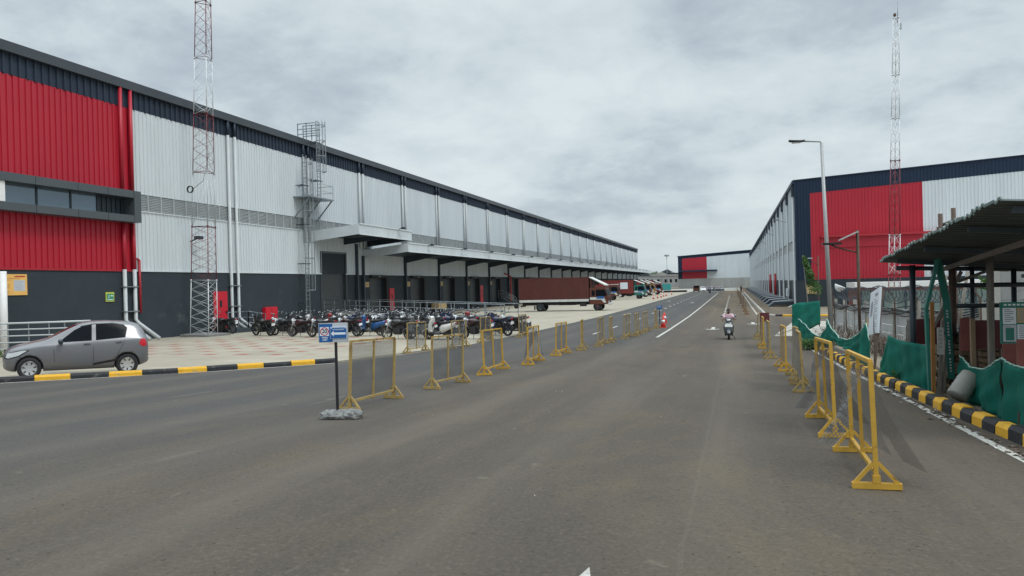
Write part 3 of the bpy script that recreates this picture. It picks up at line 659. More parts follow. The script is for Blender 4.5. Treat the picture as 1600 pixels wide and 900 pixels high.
for i, py in enumerate(PAIR[3:]):
    mb = MB(); x = XW+0.16
    mb.box((x-0.13, py-0.1, 0.0), (x+0.13, py+0.1, 6.25)); P('canopy_column', mb, 'steel_dark')
    mb = MB(); mb.add([(XW, py-0.07, 5.75), (-28.6, py-0.07, 6.55), (-28.6, py-0.07, 6.85), (XW, py-0.07, 6.6), (XW, py+0.07, 5.75), (-28.6, py+0.07, 6.55), (-28.6, py+0.07, 6.85), (XW, py+0.07, 6.6)], [(0,1,2,3),(7,6,5,4),(0,4,5,1),(1,5,6,2),(2,6,7,3),(3,7,4,0)])
    if i: P('canopy_rafter', mb, 'steel_dark')
for y in (58.3, 62.6):
    mb = MB(); mb.add([(XW, y-0.07, 7.15), (-29.0, y-0.07, 7.55), (-29.0, y-0.07, 7.8), (XW, y-0.07, 7.7), (XW, y+0.07, 7.15), (-29.0, y+0.07, 7.55), (-29.0, y+0.07, 7.8), (XW, y+0.07, 7.7)], [(0,1,2,3),(7,6,5,4),(0,4,5,1),(1,5,6,2),(2,6,7,3),(3,7,4,0)])
    P('canopy_rafter', mb, 'steel_dark')
mb = MB(); mb.box((XW+0.05, 60.1, 0.2), (XW+0.3, 60.3, 7.3)); P('canopy_column', mb, 'steel_dark')
# doors
def shutter(mb, a, b, z0, z1, x):
    z = z0
    while z < z1-0.01:
        e = min(z+0.16, z1); mb.add([(x, a, z), (x, b, z), (x+0.02, b, e-0.03), (x+0.02, a, e-0.03), (x, a, e), (x, b, e)], [(0,1,2,3),(3,2,5,4)]); z = e
mb = MB(); shutter(mb, 54.45, 58.35, 0.6, 6.3, XW-0.22); d = P('roller_door', mb, 'shutter', fixn=False)
mb = MB(); mb.box((XW-0.22, 54.2, 0.6), (XW+0.05, 54.46, 6.45)); mb.box((XW-0.22, 58.34, 0.6), (XW+0.05, 58.6, 6.45)); mb.box((XW-0.22, 54.46, 6.28), (XW+0.05, 58.34, 6.45)); P('door_frame', mb, 'gutter')
for a, b, z in docks:
    mb = MB(); shutter(mb, a, b, 0.95, z, XW-0.25); d = P('dock_door', mb, 'shutter', fixn=False)
    if a < 190:
        mb = MB(); mb.box((XW, b, 0.95), (XW+0.35, b+0.35, z+0.1)); mb.box((XW+0.001, a-0.1, z), (XW+0.34, b-0.001, z+0.25))
        q = mb.build('door_seal', 'rubber', d)
        for v in q.data.vertices: v.co -= Vector(wh.location)
        for ya in (a, b-0.35):
            mb = MB(); mb.box((XW, ya, 0.55), (XW+0.16, ya+0.35, 0.93)); q = mb.build('dock_bumper', 'rubber', d)
            for v in q.data.vertices: v.co -= Vector(wh.location)
for a, b, z, z0 in red_doors:
    mb = MB(); mb.box((XW+0.001, a, z0), (XW+0.07, b, z)); d = P('fire_door', mb, 'red_door')
    mb = MB(); mb.box((XW+0.071, (a+b)/2-0.12, z-1.05), (XW+0.08, (a+b)/2+0.12, z-0.6)); mb.box((XW+0.071, b-0.2, z0+0.95), (XW+0.13, b-0.08, z0+1.12)); q = mb.build('vision_panel', 'black', d)
    for v in q.data.vertices: v.co -= Vector(wh.location)
for a, b, z in docks[:7]:
    mb = MB(); mb.blob((XW+0.25, (a+b)/2, 4.35), (0.22, 0.3, 0.2)); mb.bar((XW, (a+b)/2, 4.45), (XW+0.25, (a+b)/2, 4.4), 0.05); P('wall_lamp', mb, 'galv_pale')
for i in range(3, 24):
    py = PAIR[i]+4.6; mb = MB(); mb.bar((-28.3, py, 7.2), (-27.95, py, 7.3), 0.06); mb.rbox((-27.8, py, 7.28), (0.32, 0.42, 0.16), 0.03); P('floodlight', mb, 'steel_dark')
mb = MB(); mb.bar((-28.7, 60.4, 8.45), (-28.35, 60.4, 8.55), 0.06); mb.rbox((-28.2, 60.4, 8.55), (0.32, 0.42, 0.16), 0.03); P('floodlight', mb, 'steel_dark')
mb = MB(); mb.bar((XW, 38.9, 6.45), (XW+0.5, 38.9, 6.6), 0.07); mb.rbox((XW+0.65, 38.95, 6.68), (0.4, 0.5, 0.2), 0.04); P('floodlight', mb, 'steel_dark')
mb = MB(); mb.tube([(XW+0.15, 34.55, 5.15), (XW+0.15, 34.55, 2.1)], 0.07, 8); mb.tube([(XW+0.15, 34.55, 5.15), (XW-0.01, 34.55, 5.25)], 0.06, 8); P('fire_pipe', mb, 'pipe_red')
mb = MB(); mb.tube([(XW+0.9, 106.0, 0.2), (XW+0.9, 106.0, 4.6), (XW+0.4, 104.6, 5.0)], 0.13, 8); P('fire_pipe', mb, 'pipe_red')
# signs fixed to the wall
def board(name, label, cat, y0, y1, z0, z1, m, x=XW+0.02, group=None):
    t = thing(name, label, cat, (x, (y0+y1)/2, (z0+z1)/2), 0, group)
    mb = MB(); mb.box((-0.01, (y0-y1)/2, (z0-z1)/2), (0.03, (y1-y0)/2, (z1-z0)/2)); mb.build('panel', m, t); return t
t = board('site_notice', 'orange yellow notice board with rows of small print on dark wall, by the car bonnet', 'notice board', 26.1, 27.54, 3.28, 4.29, 'yellow_sign')
mb = MB(); rr = random.Random(2)
for i in range(11):
    z = 0.30-i*0.075; l = rr.uniform(0.22, 0.55)
    mb.box((0.031, -0.64, z-0.010), (0.034, -0.64+l+(0.45 if i == 0 else 0), z+0.012))
mb.build('print', 'ink_brown', t)
mb = MB(); mb.add([(0.032, 0.06, 0.36), (0.032, 0.58, 0.36), (0.032, 0.62, 0.43), (0.032, 0.12, 0.43)], [(0, 1, 2, 3)]); mb.box((0.031, 0.0, 0.385), (0.0335, 0.66, 0.395)); mb.build('wordmark', 'ink_red', t, fixn=False)
mb = MB(); mb.box((0.031, 0.02, -0.30), (0.034, 0.6, 0.22)); mp_ = mb.build('site_plan', 'sign_grey', t)
mb = MB()
for i in range(6): mb.box((0.0345, 0.06, 0.16-i*0.08), (0.036, 0.52-0.06*(i % 3), 0.175-i*0.08))
mb.build('plan_line', 'ink_grey', mp_)
t = board('assembly_point_sign', 'small green sign with yellow border on dark wall above the car boot', 'sign', 32.22, 32.78, 2.82, 3.34, 'lime_sign')
mb = MB(); mb.box((0.031, -0.23, -0.21), (0.035, 0.23, 0.17)); gpn = mb.build('green_face', 'green_sign', t)
mb = MB()
for a, b in (((-0.17, 0.10), (-0.02, -0.08)), ((-0.17, -0.08), (-0.02, 0.10))): mb.bar((0.036, a[0], a[1]), (0.036, b[0], b[1]), 0.012, 0.035, up=(1, 0, 0))
mb.box((0.0352, 0.04, 0.03), (0.038, 0.19, 0.09)); mb.box((0.0352, -0.18, -0.17), (0.038, 0.18, -0.13)); mb.build('pictogram', 'white_paint', gpn)
for i, (a, b, z) in enumerate(docks[:6]):
    t = board('dock_number_sign', ['tan number plate left of the first dock door', 'tan number plate left of the second dock door', 'tan number plate left of the third dock door', 'small tan plate left of the fourth dock door', 'small tan plate left of the fifth dock door', 'small tan plate left of the dock door behind the big truck'][i], 'sign', a-1.02, a-0.25, 3.35, 3.85, 'tan_sign', group='number plates beside the dock doors')
    mb = MB(); mb.box((0.031, -0.12, -0.1), (0.034, -0.02, 0.1)); mb.box((0.031, 0.05, -0.1), (0.034, 0.15, 0.1)); mb.build('numeral', 'ink_brown', t)

# ------------------------------------------------------------------ access ladders on the wall
def ladder(name, label, y, x, z0, z1, cage0, cage1, top=0):
    t = thing(name, label, 'ladder', (x, y, z0), 0, 'caged ladders on the warehouse wall')
    mb = MB()
    for s in (-0.24, 0.24): mb.bar((0, s, 0), (0, s, z1-z0), 0.07, 0.05)
    mb.build('rail', 'galv', t); mb = MB(); z = 0.3
    while z < z1-z0: mb.tube([(0, -0.24, z), (0, 0.24, z)], 0.022, 6); z += 0.3
    mb.build('rung', 'galv', t)
    mb = MB(); z = cage0-z0; A = [PI/2-PI*i/10 for i in range(11)]
    while z <= cage1-z0+0.01:
        for a, b in zip(A, A[1:]): mb.bar((0.62*math.cos(a)+0.05, 0.42*math.sin(a), z), (0.62*math.cos(b)+0.05, 0.42*math.sin(b), z), 0.02, 0.07)
        z += 1.25
    for i in (1, 3, 5, 7, 9): mb.bar((0.62*math.cos(A[i])+0.05, 0.42*math.sin(A[i]), cage0-z0), (0.62*math.cos(A[i])+0.05, 0.42*math.sin(A[i]), cage1-z0), 0.045, 0.02)
    mb.build('safety_cage', 'galv', t)
    mb = MB(); z = 1.5
    while z < z1-z0-1: mb.bar((0, -0.24, z), (XW-x, -0.24, z), 0.06); mb.bar((0, 0.24, z), (XW-x, 0.24, z), 0.06); mb.bar((0, -0.6, z), (0, 0.6, z), 0.05); z += 3.1
    mb.build('wall_bracket', 'steel_dark', t); return t
t = ladder('caged_ladder', 'lower caged steel ladder rising from the ground past its platform', 51.1, XW+0.75, 0.7, 13.9, 3.2, 13.6)
t = ladder('caged_ladder', 'upper caged steel ladder from the platform to above the roof edge', 53.0, XW+0.85, 10.6, 16.9, 12.8, 16.9)
mb = MB()
for z in (15.9, 16.3, 16.75): mb.bar((0, -0.4, z-10.6), (-1.6, -0.4, z-10.6), 0.06); mb.bar((0, 0.4, z-10.6), (-1.6, 0.4, z-10.6), 0.06)
for x in (-1.6, -0.8): mb.bar((x, -0.4, 4.9), (x, -0.4, 6.2), 0.06); mb.bar((x, 0.4, 4.9), (x, 0.4, 6.2), 0.06)
mb.build('roof_handrail', 'galv', t)
t = thing('ladder_platform', 'small railed steel platform between the two caged ladders', 'platform', (XW, 52.4, 10.5))
mb = MB(); mb.box((0.02, -1.9, 0), (1.55, 1.7, 0.1)); mb.build('deck', 'galv', t)
mb = MB()
for y in (-1.85, -0.2, 1.65):
    mb.bar((1.5, y, 0.1), (1.5, y, 1.2), 0.05)
for z in (0.65, 1.2): mb.bar((1.5, -0.2, z), (1.5, 1.65, z), 0.05); mb.bar((0.05, 1.65, z), (1.5, 1.65, z), 0.05)
mb.build('guard_rail', 'galv_pale', t)
mb = MB()
for y in (-1.7, 0.0, 1.6): mb = MB(); mb.bar((0.03, y, -1.5), (1.4, y, 0), 0.08); mb.build('support_strut', 'galv', t)

# ------------------------------------------------------------------ warehouse on the right
XR, YR0, YR1 = 6.1, 79.0, 291.0
wr = thing('warehouse', 'white and grey warehouse with red and navy gable front, right of the road', 'warehouse', (XR, YR0, 0))
PR = lambda name, mb, m, **kw: mb.build(name, m, wr, world=True, **kw)
top = lambda x: 12.95+(min(x, 92-x)-XR)*0.05
mb = MB(); mb.prism([(XR+0.1, -0.5), (XR+0.1, 12.9), (46, top(46)-0.1), (86, 12.9), (86, -0.5)], 'y', YR0+0.1, YR1); PR('core_wall', mb, 'white_clad')
mb = MB(); mb.prism([(XR-0.15, 12.9), (XR-0.15, 13.0), (46, top(46)+0.1), (86.1, 13.0), (86.1, 12.9), (46, top(46))], 'y', YR0-0.1, YR1+0.1); mb.box((XR-0.25, YR0-0.1, 12.6), (XR-0.02, YR1, 12.95)); PR('roof', mb, 'navy_clad')
mb = MB(); corr_x(mb, XR, YR0+0.3, YR1, 2.94, 6.15, sgn=-1); corr_x(mb, XR, YR0+0.3, YR1, 6.98, 12.65, sgn=-1); PR('side_cladding', mb, 'white_clad', fixn=False)
mb = MB(); mb.box((XR-0.02, YR0+0.3, 6.1), (XR+0.05, YR1, 7.0))
for i in range(6): mb.quad((XR-0.06, YR0+0.3, 6.18+i*0.13), (XR-0.06, YR1, 6.18+i*0.13), (XR-0.02, YR1, 6.28+i*0.13), (XR-0.02, YR0+0.3, 6.28+i*0.13))
PR('louvre_strip', mb, 'louvre', fixn=False)
mb = MB(); mb.box((XR-0.08, YR0+0.3, 6.98), (XR, YR1, 7.04)); PR('louvre_head_flashing', mb, 'steel_dark')
mb = MB(); mb.box((XR-0.01, YR0-0.01, -0.3), (86, YR0+0.1, 2.94)); mb.box((XR-0.012, YR0+0.101, -0.3), (XR+0.1, YR1, 2.94)); PR('base_wall', mb, 'base_paint')
band = lambda x: top(x)-1.42
mb = MB(); corr_y(mb, YR0, XR, 7.5, lambda x: 2.94, band, m=0); corr_y(mb, YR0-0.01, XR, 86, band, lambda x: top(x)+0.05); mb.box((XR-0.06, YR0-0.07, 2.94), (XR+0.06, YR0+0.3, 12.9)); PR('navy_cladding', mb, 'navy_clad', fixn=False)
mb = MB(); corr_y(mb, YR0, 7.5, 17.55, lambda x: 2.96, band); PR('red_cladding', mb, 'red_clad', fixn=False)
mb = MB(); corr_y(mb, YR0, 17.55, 86, lambda x: 2.96, band); PR('gable_white_cladding', mb, 'white_clad', fixn=False)
mb = MB(); mb.box((8.4, YR0-0.10, 6.1), (17.5, YR0-0.045, 7.1)); PR('red_panel_band', mb, 'red_clad')
mb = MB(); mb.box((8.38, YR0-0.5, 7.1), (19.5, YR0-0.04, 7.3)); PR('ledge', mb, 'pipe_red')
y = YR0+0.5; i = 0
while y < YR1-1:
    mb = MB(); mb.tube([(XR-0.18, y, 12.5), (XR-0.18, y, 0.6), (XR-0.5, y-0.2, 0.35), (XR-1.0, y-0.5, 0.15)], 0.1, 8); PR('downpipe', mb, 'pipe_white')
    mb = MB(); mb.box((XR-0.32, y-0.16, 11.4), (XR-0.05, y+0.16, 12.6)); PR('rainwater_head', mb, 'steel_dark')
    if i % 3 == 1:
        mb = MB(); mb.bar((XR, y+3, 9.6), (XR-1.1, y+3, 9.95), 0.06); mb.rbox((XR-1.2, y+3, 10.0), (0.5, 0.22, 0.1), 0.03); PR('wall_lamp', mb, 'galv')
    if i < 20:
        mb = MB(); mb.box((XR-0.05, y+2.2, 0.4), (XR-0.014, y+5.0, 2.85)); PR('dock_door', mb, 'shutter')
    y += 8.5; i += 1
for y in (112.0, 126.5):
    mb = MB(); mb.tube([(XR-0.35, y, 0.0), (XR-0.35, y, 3.9)], 0.16, 8); PR('fire_pipe', mb, 'pipe_red')
mb = MB(); mb.rbox((XR-0.35, 87.5, 1.6), (0.3, 0.9, 0.95), 0.05); PR('meter_box', mb, 'sign_white')
mb = MB(); mb.box((7.0, YR0-0.08, 1.55), (7.9, YR0-0.03, 2.45)); PR('wall_notice', mb, 'tan_sign')
mb = MB(); mb.tube([(10.5, 95, 12.8), (10.5, 95, 18.0)], 0.04, 6, 0, 0.012); PR('lightning_rod', mb, 'galv')
DL = []
ydl = YR0+2.0; i = 0
while ydl < 240:
    if i == 0:
        t0 = thing('dock_leveller', '', 'dock ramp', (4.9, ydl, gz(ydl)), 0, 'dock ramps along the right-hand warehouse')
        mb = MB(); mb.rbox((0.1, 1.6, 0.32), (2.0, 3.0, 0.34), 0.04); mb.prism([(-1.5, 0.02), (-0.9, 0.48), (-0.9, 0.02)], 'y', 0.1, 3.1); mb.build('ramp_body', 'steel_dark', t0)
        mb = MB(); mb.add([(-1.0, 0.2, 0.5), (1.1, 0.2, 0.66), (1.1, 3.0, 0.66), (-1.0, 3.0, 0.5), (-1.0, 0.2, 0.46), (1.1, 0.2, 0.5), (1.1, 3.0, 0.5), (-1.0, 3.0, 0.46)], [(0,1,2,3),(7,6,5,4),(0,4,5,1),(1,5,6,2),(2,6,7,3),(3,7,4,0)]); mb.build('ramp_deck', 'galv', t0)
        tt = t0
    else:
        tt = copy_tree(t0); tt.location = (4.9, ydl, gz(ydl))
    tt['label'] = 'nearest dark steel dock ramp along the right-hand warehouse' if i == 0 else 'dark steel dock ramp in the row along the right-hand warehouse'
    ydl += 8.5; i += 1
# low brick annexe with a white parapet in front of the gable
t = thing('brick_annexe', 'low red brick annexe with white parapet in front of the red gable', 'building', (10.4, 71, 0))
mb = MB(); mb.box((0, 0, -0.3), (28, 5, 2.15)); mb.build('wall', 'brick', t); mb = MB(); mb.box((-0.15, -0.12, 2.15), (28.1, 5.1, 2.62)); mb.build('parapet', 'white_paint', t)

# ------------------------------------------------------------------ warehouse across the end of the road
YF = 300.0
wf = thing('warehouse', 'distant warehouse with red patch and dark edge closing the end of the road', 'warehouse', (-21, YF, 0))
PF = lambda name, mb, m, **kw: mb.build(name, m, wf, world=True, **kw)
tf = lambda x: 13.1+(x+21)*0.052
mb = MB(); mb.prism([(-20.9, -0.5), (-20.9, 13.0), (25, tf(25)), (70, 13.0), (70, -0.5)], 'y', YF+0.15, YF+90); PF('core_wall', mb, 'dark_clad')
mb = MB(); corr_y(mb, YF, -9.9, 25, lambda x: 4.15, lambda x: tf(x)-0.95, pitch=0.5); PF('white_cladding', mb, 'white_clad', fixn=False)
mb = MB(); corr_y(mb, YF, -19.4, -9.9, lambda x: 4.15, lambda x: tf(x)-0.95, pitch=0.5); PF('red_cladding', mb, 'red_clad', fixn=False)
mb = MB(); corr_y(mb, YF, -21, -19.4, lambda x: 4.15, lambda x: tf(x)-0.95); corr_y(mb, YF-0.02, -21, 25, lambda x: tf(x)-0.95, tf); PF('navy_cladding', mb, 'navy_clad', fixn=False)
mb = MB(); mb.prism([(-21.2, 13.05), (25, tf(25)+0.05), (70, 13.05), (70, 13.3), (25, tf(25)+0.3), (-21.2, 13.3)], 'y', YF-0.3, YF+90.5); PF('roof', mb, 'navy_clad')
mb = MB(); mb.box((-21, YF-0.1, -0.5), (25, YF+0.1, 4.15))
for x in range(-21, 25, 6): mb.box((x, YF-0.2, -0.5), (x+0.4, YF-0.1, 4.15))
PF('concrete_base', mb, 'far_concrete')
mb = MB(); mb.box((-20.5, YF-3.0, 6.9), (-6.0, YF, 7.5)); mb.box((-25.5, YF-1.5, 6.2), (-20.7, YF+6, 6.7)); PF('canopy', mb, 'navy_clad')
# ------------------------------------------------------------------ lattice towers
def lattice(name, label, base, h, w0, w1, bands, nb, tk=1.0):
    t = thing(name, label, 'tower', base)
    # triangular mast; bands: (z from, z to, material)
    A = [R(200), R(320), R(80)]
    def leg(i, z): r = (w0+(w1-w0)*z/h)*0.577; return Vector((r*math.cos(A[i]), r*math.sin(A[i]), z))
    for (a, b, m, brace) in bands:
        mb = MB()
        for i in range(3):
            mb.tube([leg(i, a), leg(i, b)], 0.036*tk, 6); mb.tube([leg(i, b-0.05), leg(i, b+0.05)], 0.075*tk, 6)
        mb.build('mast_section', m, t)
        mb = MB(); n = max(1, round((b-a)/brace)); dz = (b-a)/n
        for q in range(n):
            z0, z1 = a+q*dz, a+(q+1)*dz
            for i in range(3):
                j = (i+1) % 3
                mb.tube([leg(i, z0), leg(j, z1)] if q % 2 else [leg(j, z0), leg(i, z1)], 0.015*tk, 5); mb.tube([leg(i, z0), leg(j, z1)] if not q % 2 else [leg(j, z0), leg(i, z1)], 0.010*tk, 5)
                if q == 0 or q == n-1: mb.tube([leg(i, z0 if q == 0 else z1), leg(j, z0 if q == 0 else z1)], 0.022, 5)
        mb.build('bracing', m, t)
    return t, leg
zb = gz(38)
bands = [(0.1, 3.45, 'tower_w', 0.55), (3.45, 6.75, 'tower_r', 0.6), (6.75, 10.1, 'galv_pale', 3.4), (10.1, 13.65, 'tower_r', 0.75), (13.65, 17.1, 'tower_w', 0.75), (17.1, 20.5, 'tower_r', 0.75), (20.5, 24, 'tower_w', 0.75), (24, 27.5, 'tower_r', 0.75)]
t, leg = lattice('lattice_tower', 'tall red and white lattice mast standing on the paving by the warehouse', (-31.25, 38.0, zb), 27.5, 1.6, 0.65, bands, 0, 0.7); t.rotation_euler = (0, R(1.5), 0)
mb = MB(); mb.rbox((0, 0, 0.05), (2.1, 2.1, 0.22), 0.04); mb.build('footing', 'rough_concrete', t)
t2 = thing('cable_coil', 'small black coil of cable hanging on the lattice mast', 'cable', (-31.55, 37.35, zb+9.0))
mb = MB()
for k in range(4): mb.tube([(0.2*math.cos(a), 0.03*k-0.05, 0.2*math.sin(a)) for a in [2*PI*i/18 for i in range(19)]], 0.022, 6, cap=False)
mb.build('coil', 'rubber', t2)
mb = MB(); mb.tube([(0.2, 0, 0), (0.8, 0.2, 0.5), (1.1, 0.4, 2.2)], 0.015, 5); mb.build('loose_end', 'rubber', t2)
bands = [(0, 3.2, 'tower_r', 0.8), (3.2, 6.4, 'tower_w', 0.8), (6.4, 12.4, 'tower_r', 0.8), (12.4, 15.8, 'tower_w', 0.75), (15.8, 19.3, 'tower_w', 0.75), (19.3, 23.9, 'tower_w', 0.75)]
t, leg = lattice('lattice_tower', 'tall thin white and red lattice mast rising in front of the red gable', (12.4, 66.0, 0.03), 23.9, 0.90, 0.42, bands, 0, 0.8); t.rotation_euler = (0, R(1.6), 0)
mb = MB(); mb.tube([(0.1, 0, 23.5), (0.12, 0, 25.2)], 0.03, 6); mb.build('aerial', 'galv', t)
mb = MB(); mb.rbox((0.3, 0, 23.2), (0.22, 0.14, 0.5), 0.03); mb.build('antenna_panel', 'galv_pale', t)
mb = MB(); mb.blob((-0.1, 0, 24.15), (0.22, 0.22, 0.3)); mb.build('beacon', 'rust', t)

# ------------------------------------------------------------------ lamps on posts
def pole_z(x, y): return gz(y)
lp = thing('street_lamp', 'tall grey street lamp leaning slightly behind the green netting', 'street lamp', (3.84, 33.0, gz(33)))
mb = MB(); mb.tube([(0, 0, 0), (-0.21, 0, 8.15)], 0.10, 10, 0, 0.06); mb.build('pole', 'lamp_pole', lp)
mb = MB(); mb.tube([(-0.21, 0, 8.1), (-0.25, 0, 8.2), (-0.9, 0, 8.27)], 0.035, 8); mb.build('arm', 'lamp_pole', lp)
mb = MB(); mb.loft([[Vector((x, y*wd, 8.27+dz+zz*0.09)) for y, zz in ((-1, 0), (-1, 0.6), (0, 1), (1, 0.6), (1, 0))] for x, wd, dz in ((-0.85, 0.04, -0.02), (-1.0, 0.13, -0.03), (-1.35, 0.14, 0.0), (-1.48, 0.09, 0.02))]); lh = mb.build('lamp_head', 'black', lp)
mb = MB(); mb.box((-1.36, -0.09, 8.215), (-1.02, 0.09, 8.24)); mb.build('lens', 'lens', lh)
so = thing('solar_lamp', 'dark pole with tilted solar panel and lamp arm above the fence', 'street lamp', (4.02, 27.0, gz(27)))
mb = MB(); mb.tube([(0, 0, 0), (0.0, 0, 4.0)], 0.05, 8); mb.build('pole', 'rust', so)
mb = MB(); mb.add([(-0.02, -0.35, 3.92), (-0.55, -0.35, 3.68), (-0.55, 0.35, 3.68), (-0.02, 0.35, 3.92), (-0.02, -0.35, 3.96), (-0.55, -0.35, 3.72), (-0.55, 0.35, 3.72), (-0.02, 0.35, 3.96)], [(0,1,2,3),(7,6,5,4),(0,4,5,1),(1,5,6,2),(2,6,7,3),(3,7,4,0)]); mb.build('solar_panel', 'galv_pale', so)
mb = MB(); mb.tube([(0, 0, 3.25), (-0.55, 0, 3.42), (-0.95, 0, 3.6)], 0.03, 6); mb.build('arm', 'rust', so)
mb = MB(); mb.rbox((-0.8, 0, 3.58), (0.62, 0.24, 0.07), 0.02); mb.build('lamp_head', 'black', so)
mp = thing('lamp_mast', 'far thin lamp mast beside the warehouse at the road end', 'street lamp', (-24.5, 290, 0))
mb = MB(); mb.tube([(0, 0, 0), (0, 0, 13)], 0.16, 6, 0, 0.1); mb.build('pole', 'galv', mp); mb = MB(); mb.lathe([(0.3, 13), (0.9, 13.1), (0.9, 13.6), (0.3, 13.8)], (0, 0, 0), n=10); mb.build('lamp_head', 'galv', mp)

# ------------------------------------------------------------------ barriers of yellow tube and wire mesh
BH = 1.08
def make_barrier(wdt, paint, mesh, sag=0.0, torn=False):
    t = thing('barrier', '', 'barrier')
    mb = MB()
    for x in (-wdt/2, 0, wdt/2): 
        q = MB(); q.bar((x, 0, 0.10), (x, 0, BH), 0.038 if x else 0.03); q.build('post', paint, t)
    for z in (0.14, BH):
        q = MB(); q.bar((-wdt/2, 0, z), (wdt/2, 0, z+(0.004 if z < 1 else 0)), 0.034); q.build('rail', paint, t)
    for x in (-wdt/2, wdt/2):
        q = MB(); q.bar((x, -0.19, 0.03), (x, 0.19, 0.03), 0.06, 0.05)
        for s in (-1, 1): q.bar((x, s*0.165, 0.05), (x, s*0.02, 0.22), 0.034, 0.03)
        q.bar((x, 0, 0.05), (x, 0, 0.12), 0.06); q.build('foot', paint, t)
    q = MB(); rr = random.Random(int(wdt*100)+torn*7)
    nx, nz = 10, 8
    def pt(i, j):
        u, v = i/nx, j/nz
        x = -wdt/2+wdt*u; z = 0.17+(BH-0.2)*v; y = 0.026+0.02*math.sin(u*9)*math.sin(v*7)
        if torn: y += 0.38*(1-v)**1.6*(0.35+0.65*u); z -= 0.05*(1-v); x += 0.16*(1-v)*math.sin(3*u+1)
        return Vector((x, y, z))
    for i in range(nx):
        for j in range(nz):
            if torn and (i in (4, 5)) and j < 2: continue
            q.uvquad([pt(i, j), pt(i+1, j), pt(i+1, j+1), pt(i, j+1)], [(a/nx*wdt, b/nz*0.9) for a, b in ((i, j), (i+1, j), (i+1, j+1), (i, j+1))])
    q.build('wire_mesh', mesh, t, fixn=False)
    if torn:                       # loose ends of mesh flaring out to the other side
        q = MB(); n_ = 8
        def fp(i, j):
            u, v = i/n_, j/n_
            return Vector((wdt*(.02+.20*u-.16*v*(1-u)), -.03-.30*v*(1-.35*u)-.03*math.sin(v*8+u*5), BH*(.93-.05*u)-v*(.80-.12*u)))
        for i in range(n_):
            for j in range(n_):
                if i+j > 12: continue
                q.uvquad([fp(i, j), fp(i+1, j), fp(i+1, j+1), fp(i, j+1)], [(a*.05, b*.1) for a, b in ((i, j), (i+1, j), (i+1, j+1), (i, j+1))])
        q.build('loose_mesh', mesh, t, fixn=False)
    return t
def slope_tilt(a, b): return 0
def place_barrier(t, a, b, wdt):
    a = Vector(a); b = Vector(b); c = (a+b)/2; d = b-a
    t.location = (c.x, c.y, gz(c.y)+0.008)
    t.rotation_mode = 'XYZ'
    zx = (gz(b.y)-gz(a.y))/max(1e-3, d.length)
    rq = random.Random(int(c.x*977+c.y*131)); t.rotation_euler = (R(rq.uniform(-2.2, 2.2)), -math.atan(zx), math.atan2(d.y, d.x)+R(rq.uniform(-2, 2))); t.scale = (d.length/wdt, 1, rq.uniform(.98, 1.03))
BLIST_L = [((548, 643), (613, 623)), ((676, 609), (722, 598)), ((755, 587), (788, 577)), ((824, 571), (843, 564)), ((868.7, 556.5), (884.5, 551.5)), ((908, 548), (911, 544)), ((935, 542), (944, 537)), ((952.5, 536), (958, 532)), ((975, 530), (984, 526)), ((993, 525.5), (999, 522)), ((1006, 520), (1013, 517)), ((1023, 514), (1028, 511))]
LAB_L = ['faded yellow mesh barrier nearest the blue arrow sign', 'yellow mesh barrier, second from the arrow sign, in the left row', 'bright yellow barrier, third from the arrow sign, in the left row', 'yellow barrier, fourth from the arrow sign, with bulging torn mesh', 'yellow mesh barrier, fifth from the arrow sign, in the left row', 'yellow barrier standing edge-on in the middle of the left row', 'yellow barrier just beyond the edge-on one in the left row', 'narrow yellow barrier second beyond the edge-on one in the left row', 'grey mesh barrier, fourth from the blue road sign in the left row', 'grey mesh barrier, third from the blue road sign in the left row', 'grey mesh barrier, second from the blue road sign in the left row', 'grey mesh barrier nearest the small blue road sign and cones']
protoL = make_barrier(1.6, M['barrier_o'], 'wire_l'); protoY = make_barrier(1.61, M['barrier_y'], 'wire'); protoT = make_barrier(1.62, M['barrier_y'], 'wire_l', torn=True); protoN = make_barrier(1.66, M['barrier_y'], 'wire_n', torn=True); protoG = make_barrier(1.64, M['barrier_o'], 'wire_d'); protoR = make_barrier(1.63, M['barrier_r'], 'wire')
used = set()
def barrier(proto, a, b, label, group, flip=False):
    o = proto if proto.name not in used else copy_tree(proto)
    used.add(proto.name); used.add(o.name)
    if flip: a, b = b, a
    place_barrier(o, a, b, 1.62); o['label'] = label; o['group'] = group; return o
GL = 'yellow mesh barriers down the left of the road'; GR = 'yellow mesh barriers down the right of the road'
for i, (a, b) in enumerate(BLIST_L):
    ga, gb = grd(*a), grd(*b); c = (ga+gb)/2; d = (gb-ga); d.z = 0
    d = d.normalized()*min(max(d.length, 1.35), 1.95)
    if i == 5: d = Vector((-0.145, 1.0, 0)).normalized()*1.6
    barrier([protoL, protoL, protoY, protoT, protoY, protoG, protoL, protoG, protoG, protoG, protoG, protoG][i], (c-d/2).xy, (c+d/2).xy, LAB_L[i], GL)
for a, b, lab in (((635.5, 552), (666, 548), 'pale yellow barrier on the paving in front of the white scooter'), ((700, 547), (735, 540), 'weathered barrier on the paving edge right of the white scooter'), ((750, 536), (768, 531), 'thin barrier on the paving edge before the dark motorcycles'), ((811, 527), (823, 524), 'narrow yellow barrier at the paving edge by the ramp end')):
    ga, gb = grd(*a), grd(*b); c = (ga+gb)/2; d = gb-ga; d.z = 0; d = d.normalized()*min(max(d.length, 1.3), 1.9)
    barrier(protoL, (c-d/2).xy, (c+d/2).xy, lab, 'barriers along the edge of the paving')
BLIST_R = [((1370, 765), (1332, 708)), ((1304.7, 685), (1281.6, 654)), ((1256, 614), (1249.5, 602)), ((1247, 596), (1240, 587)), ((1228, 581), (1222, 573)), ((1205, 561), (1199, 553)), ((1194, 546), (1190, 539)), ((1186, 531), (1183, 526))]
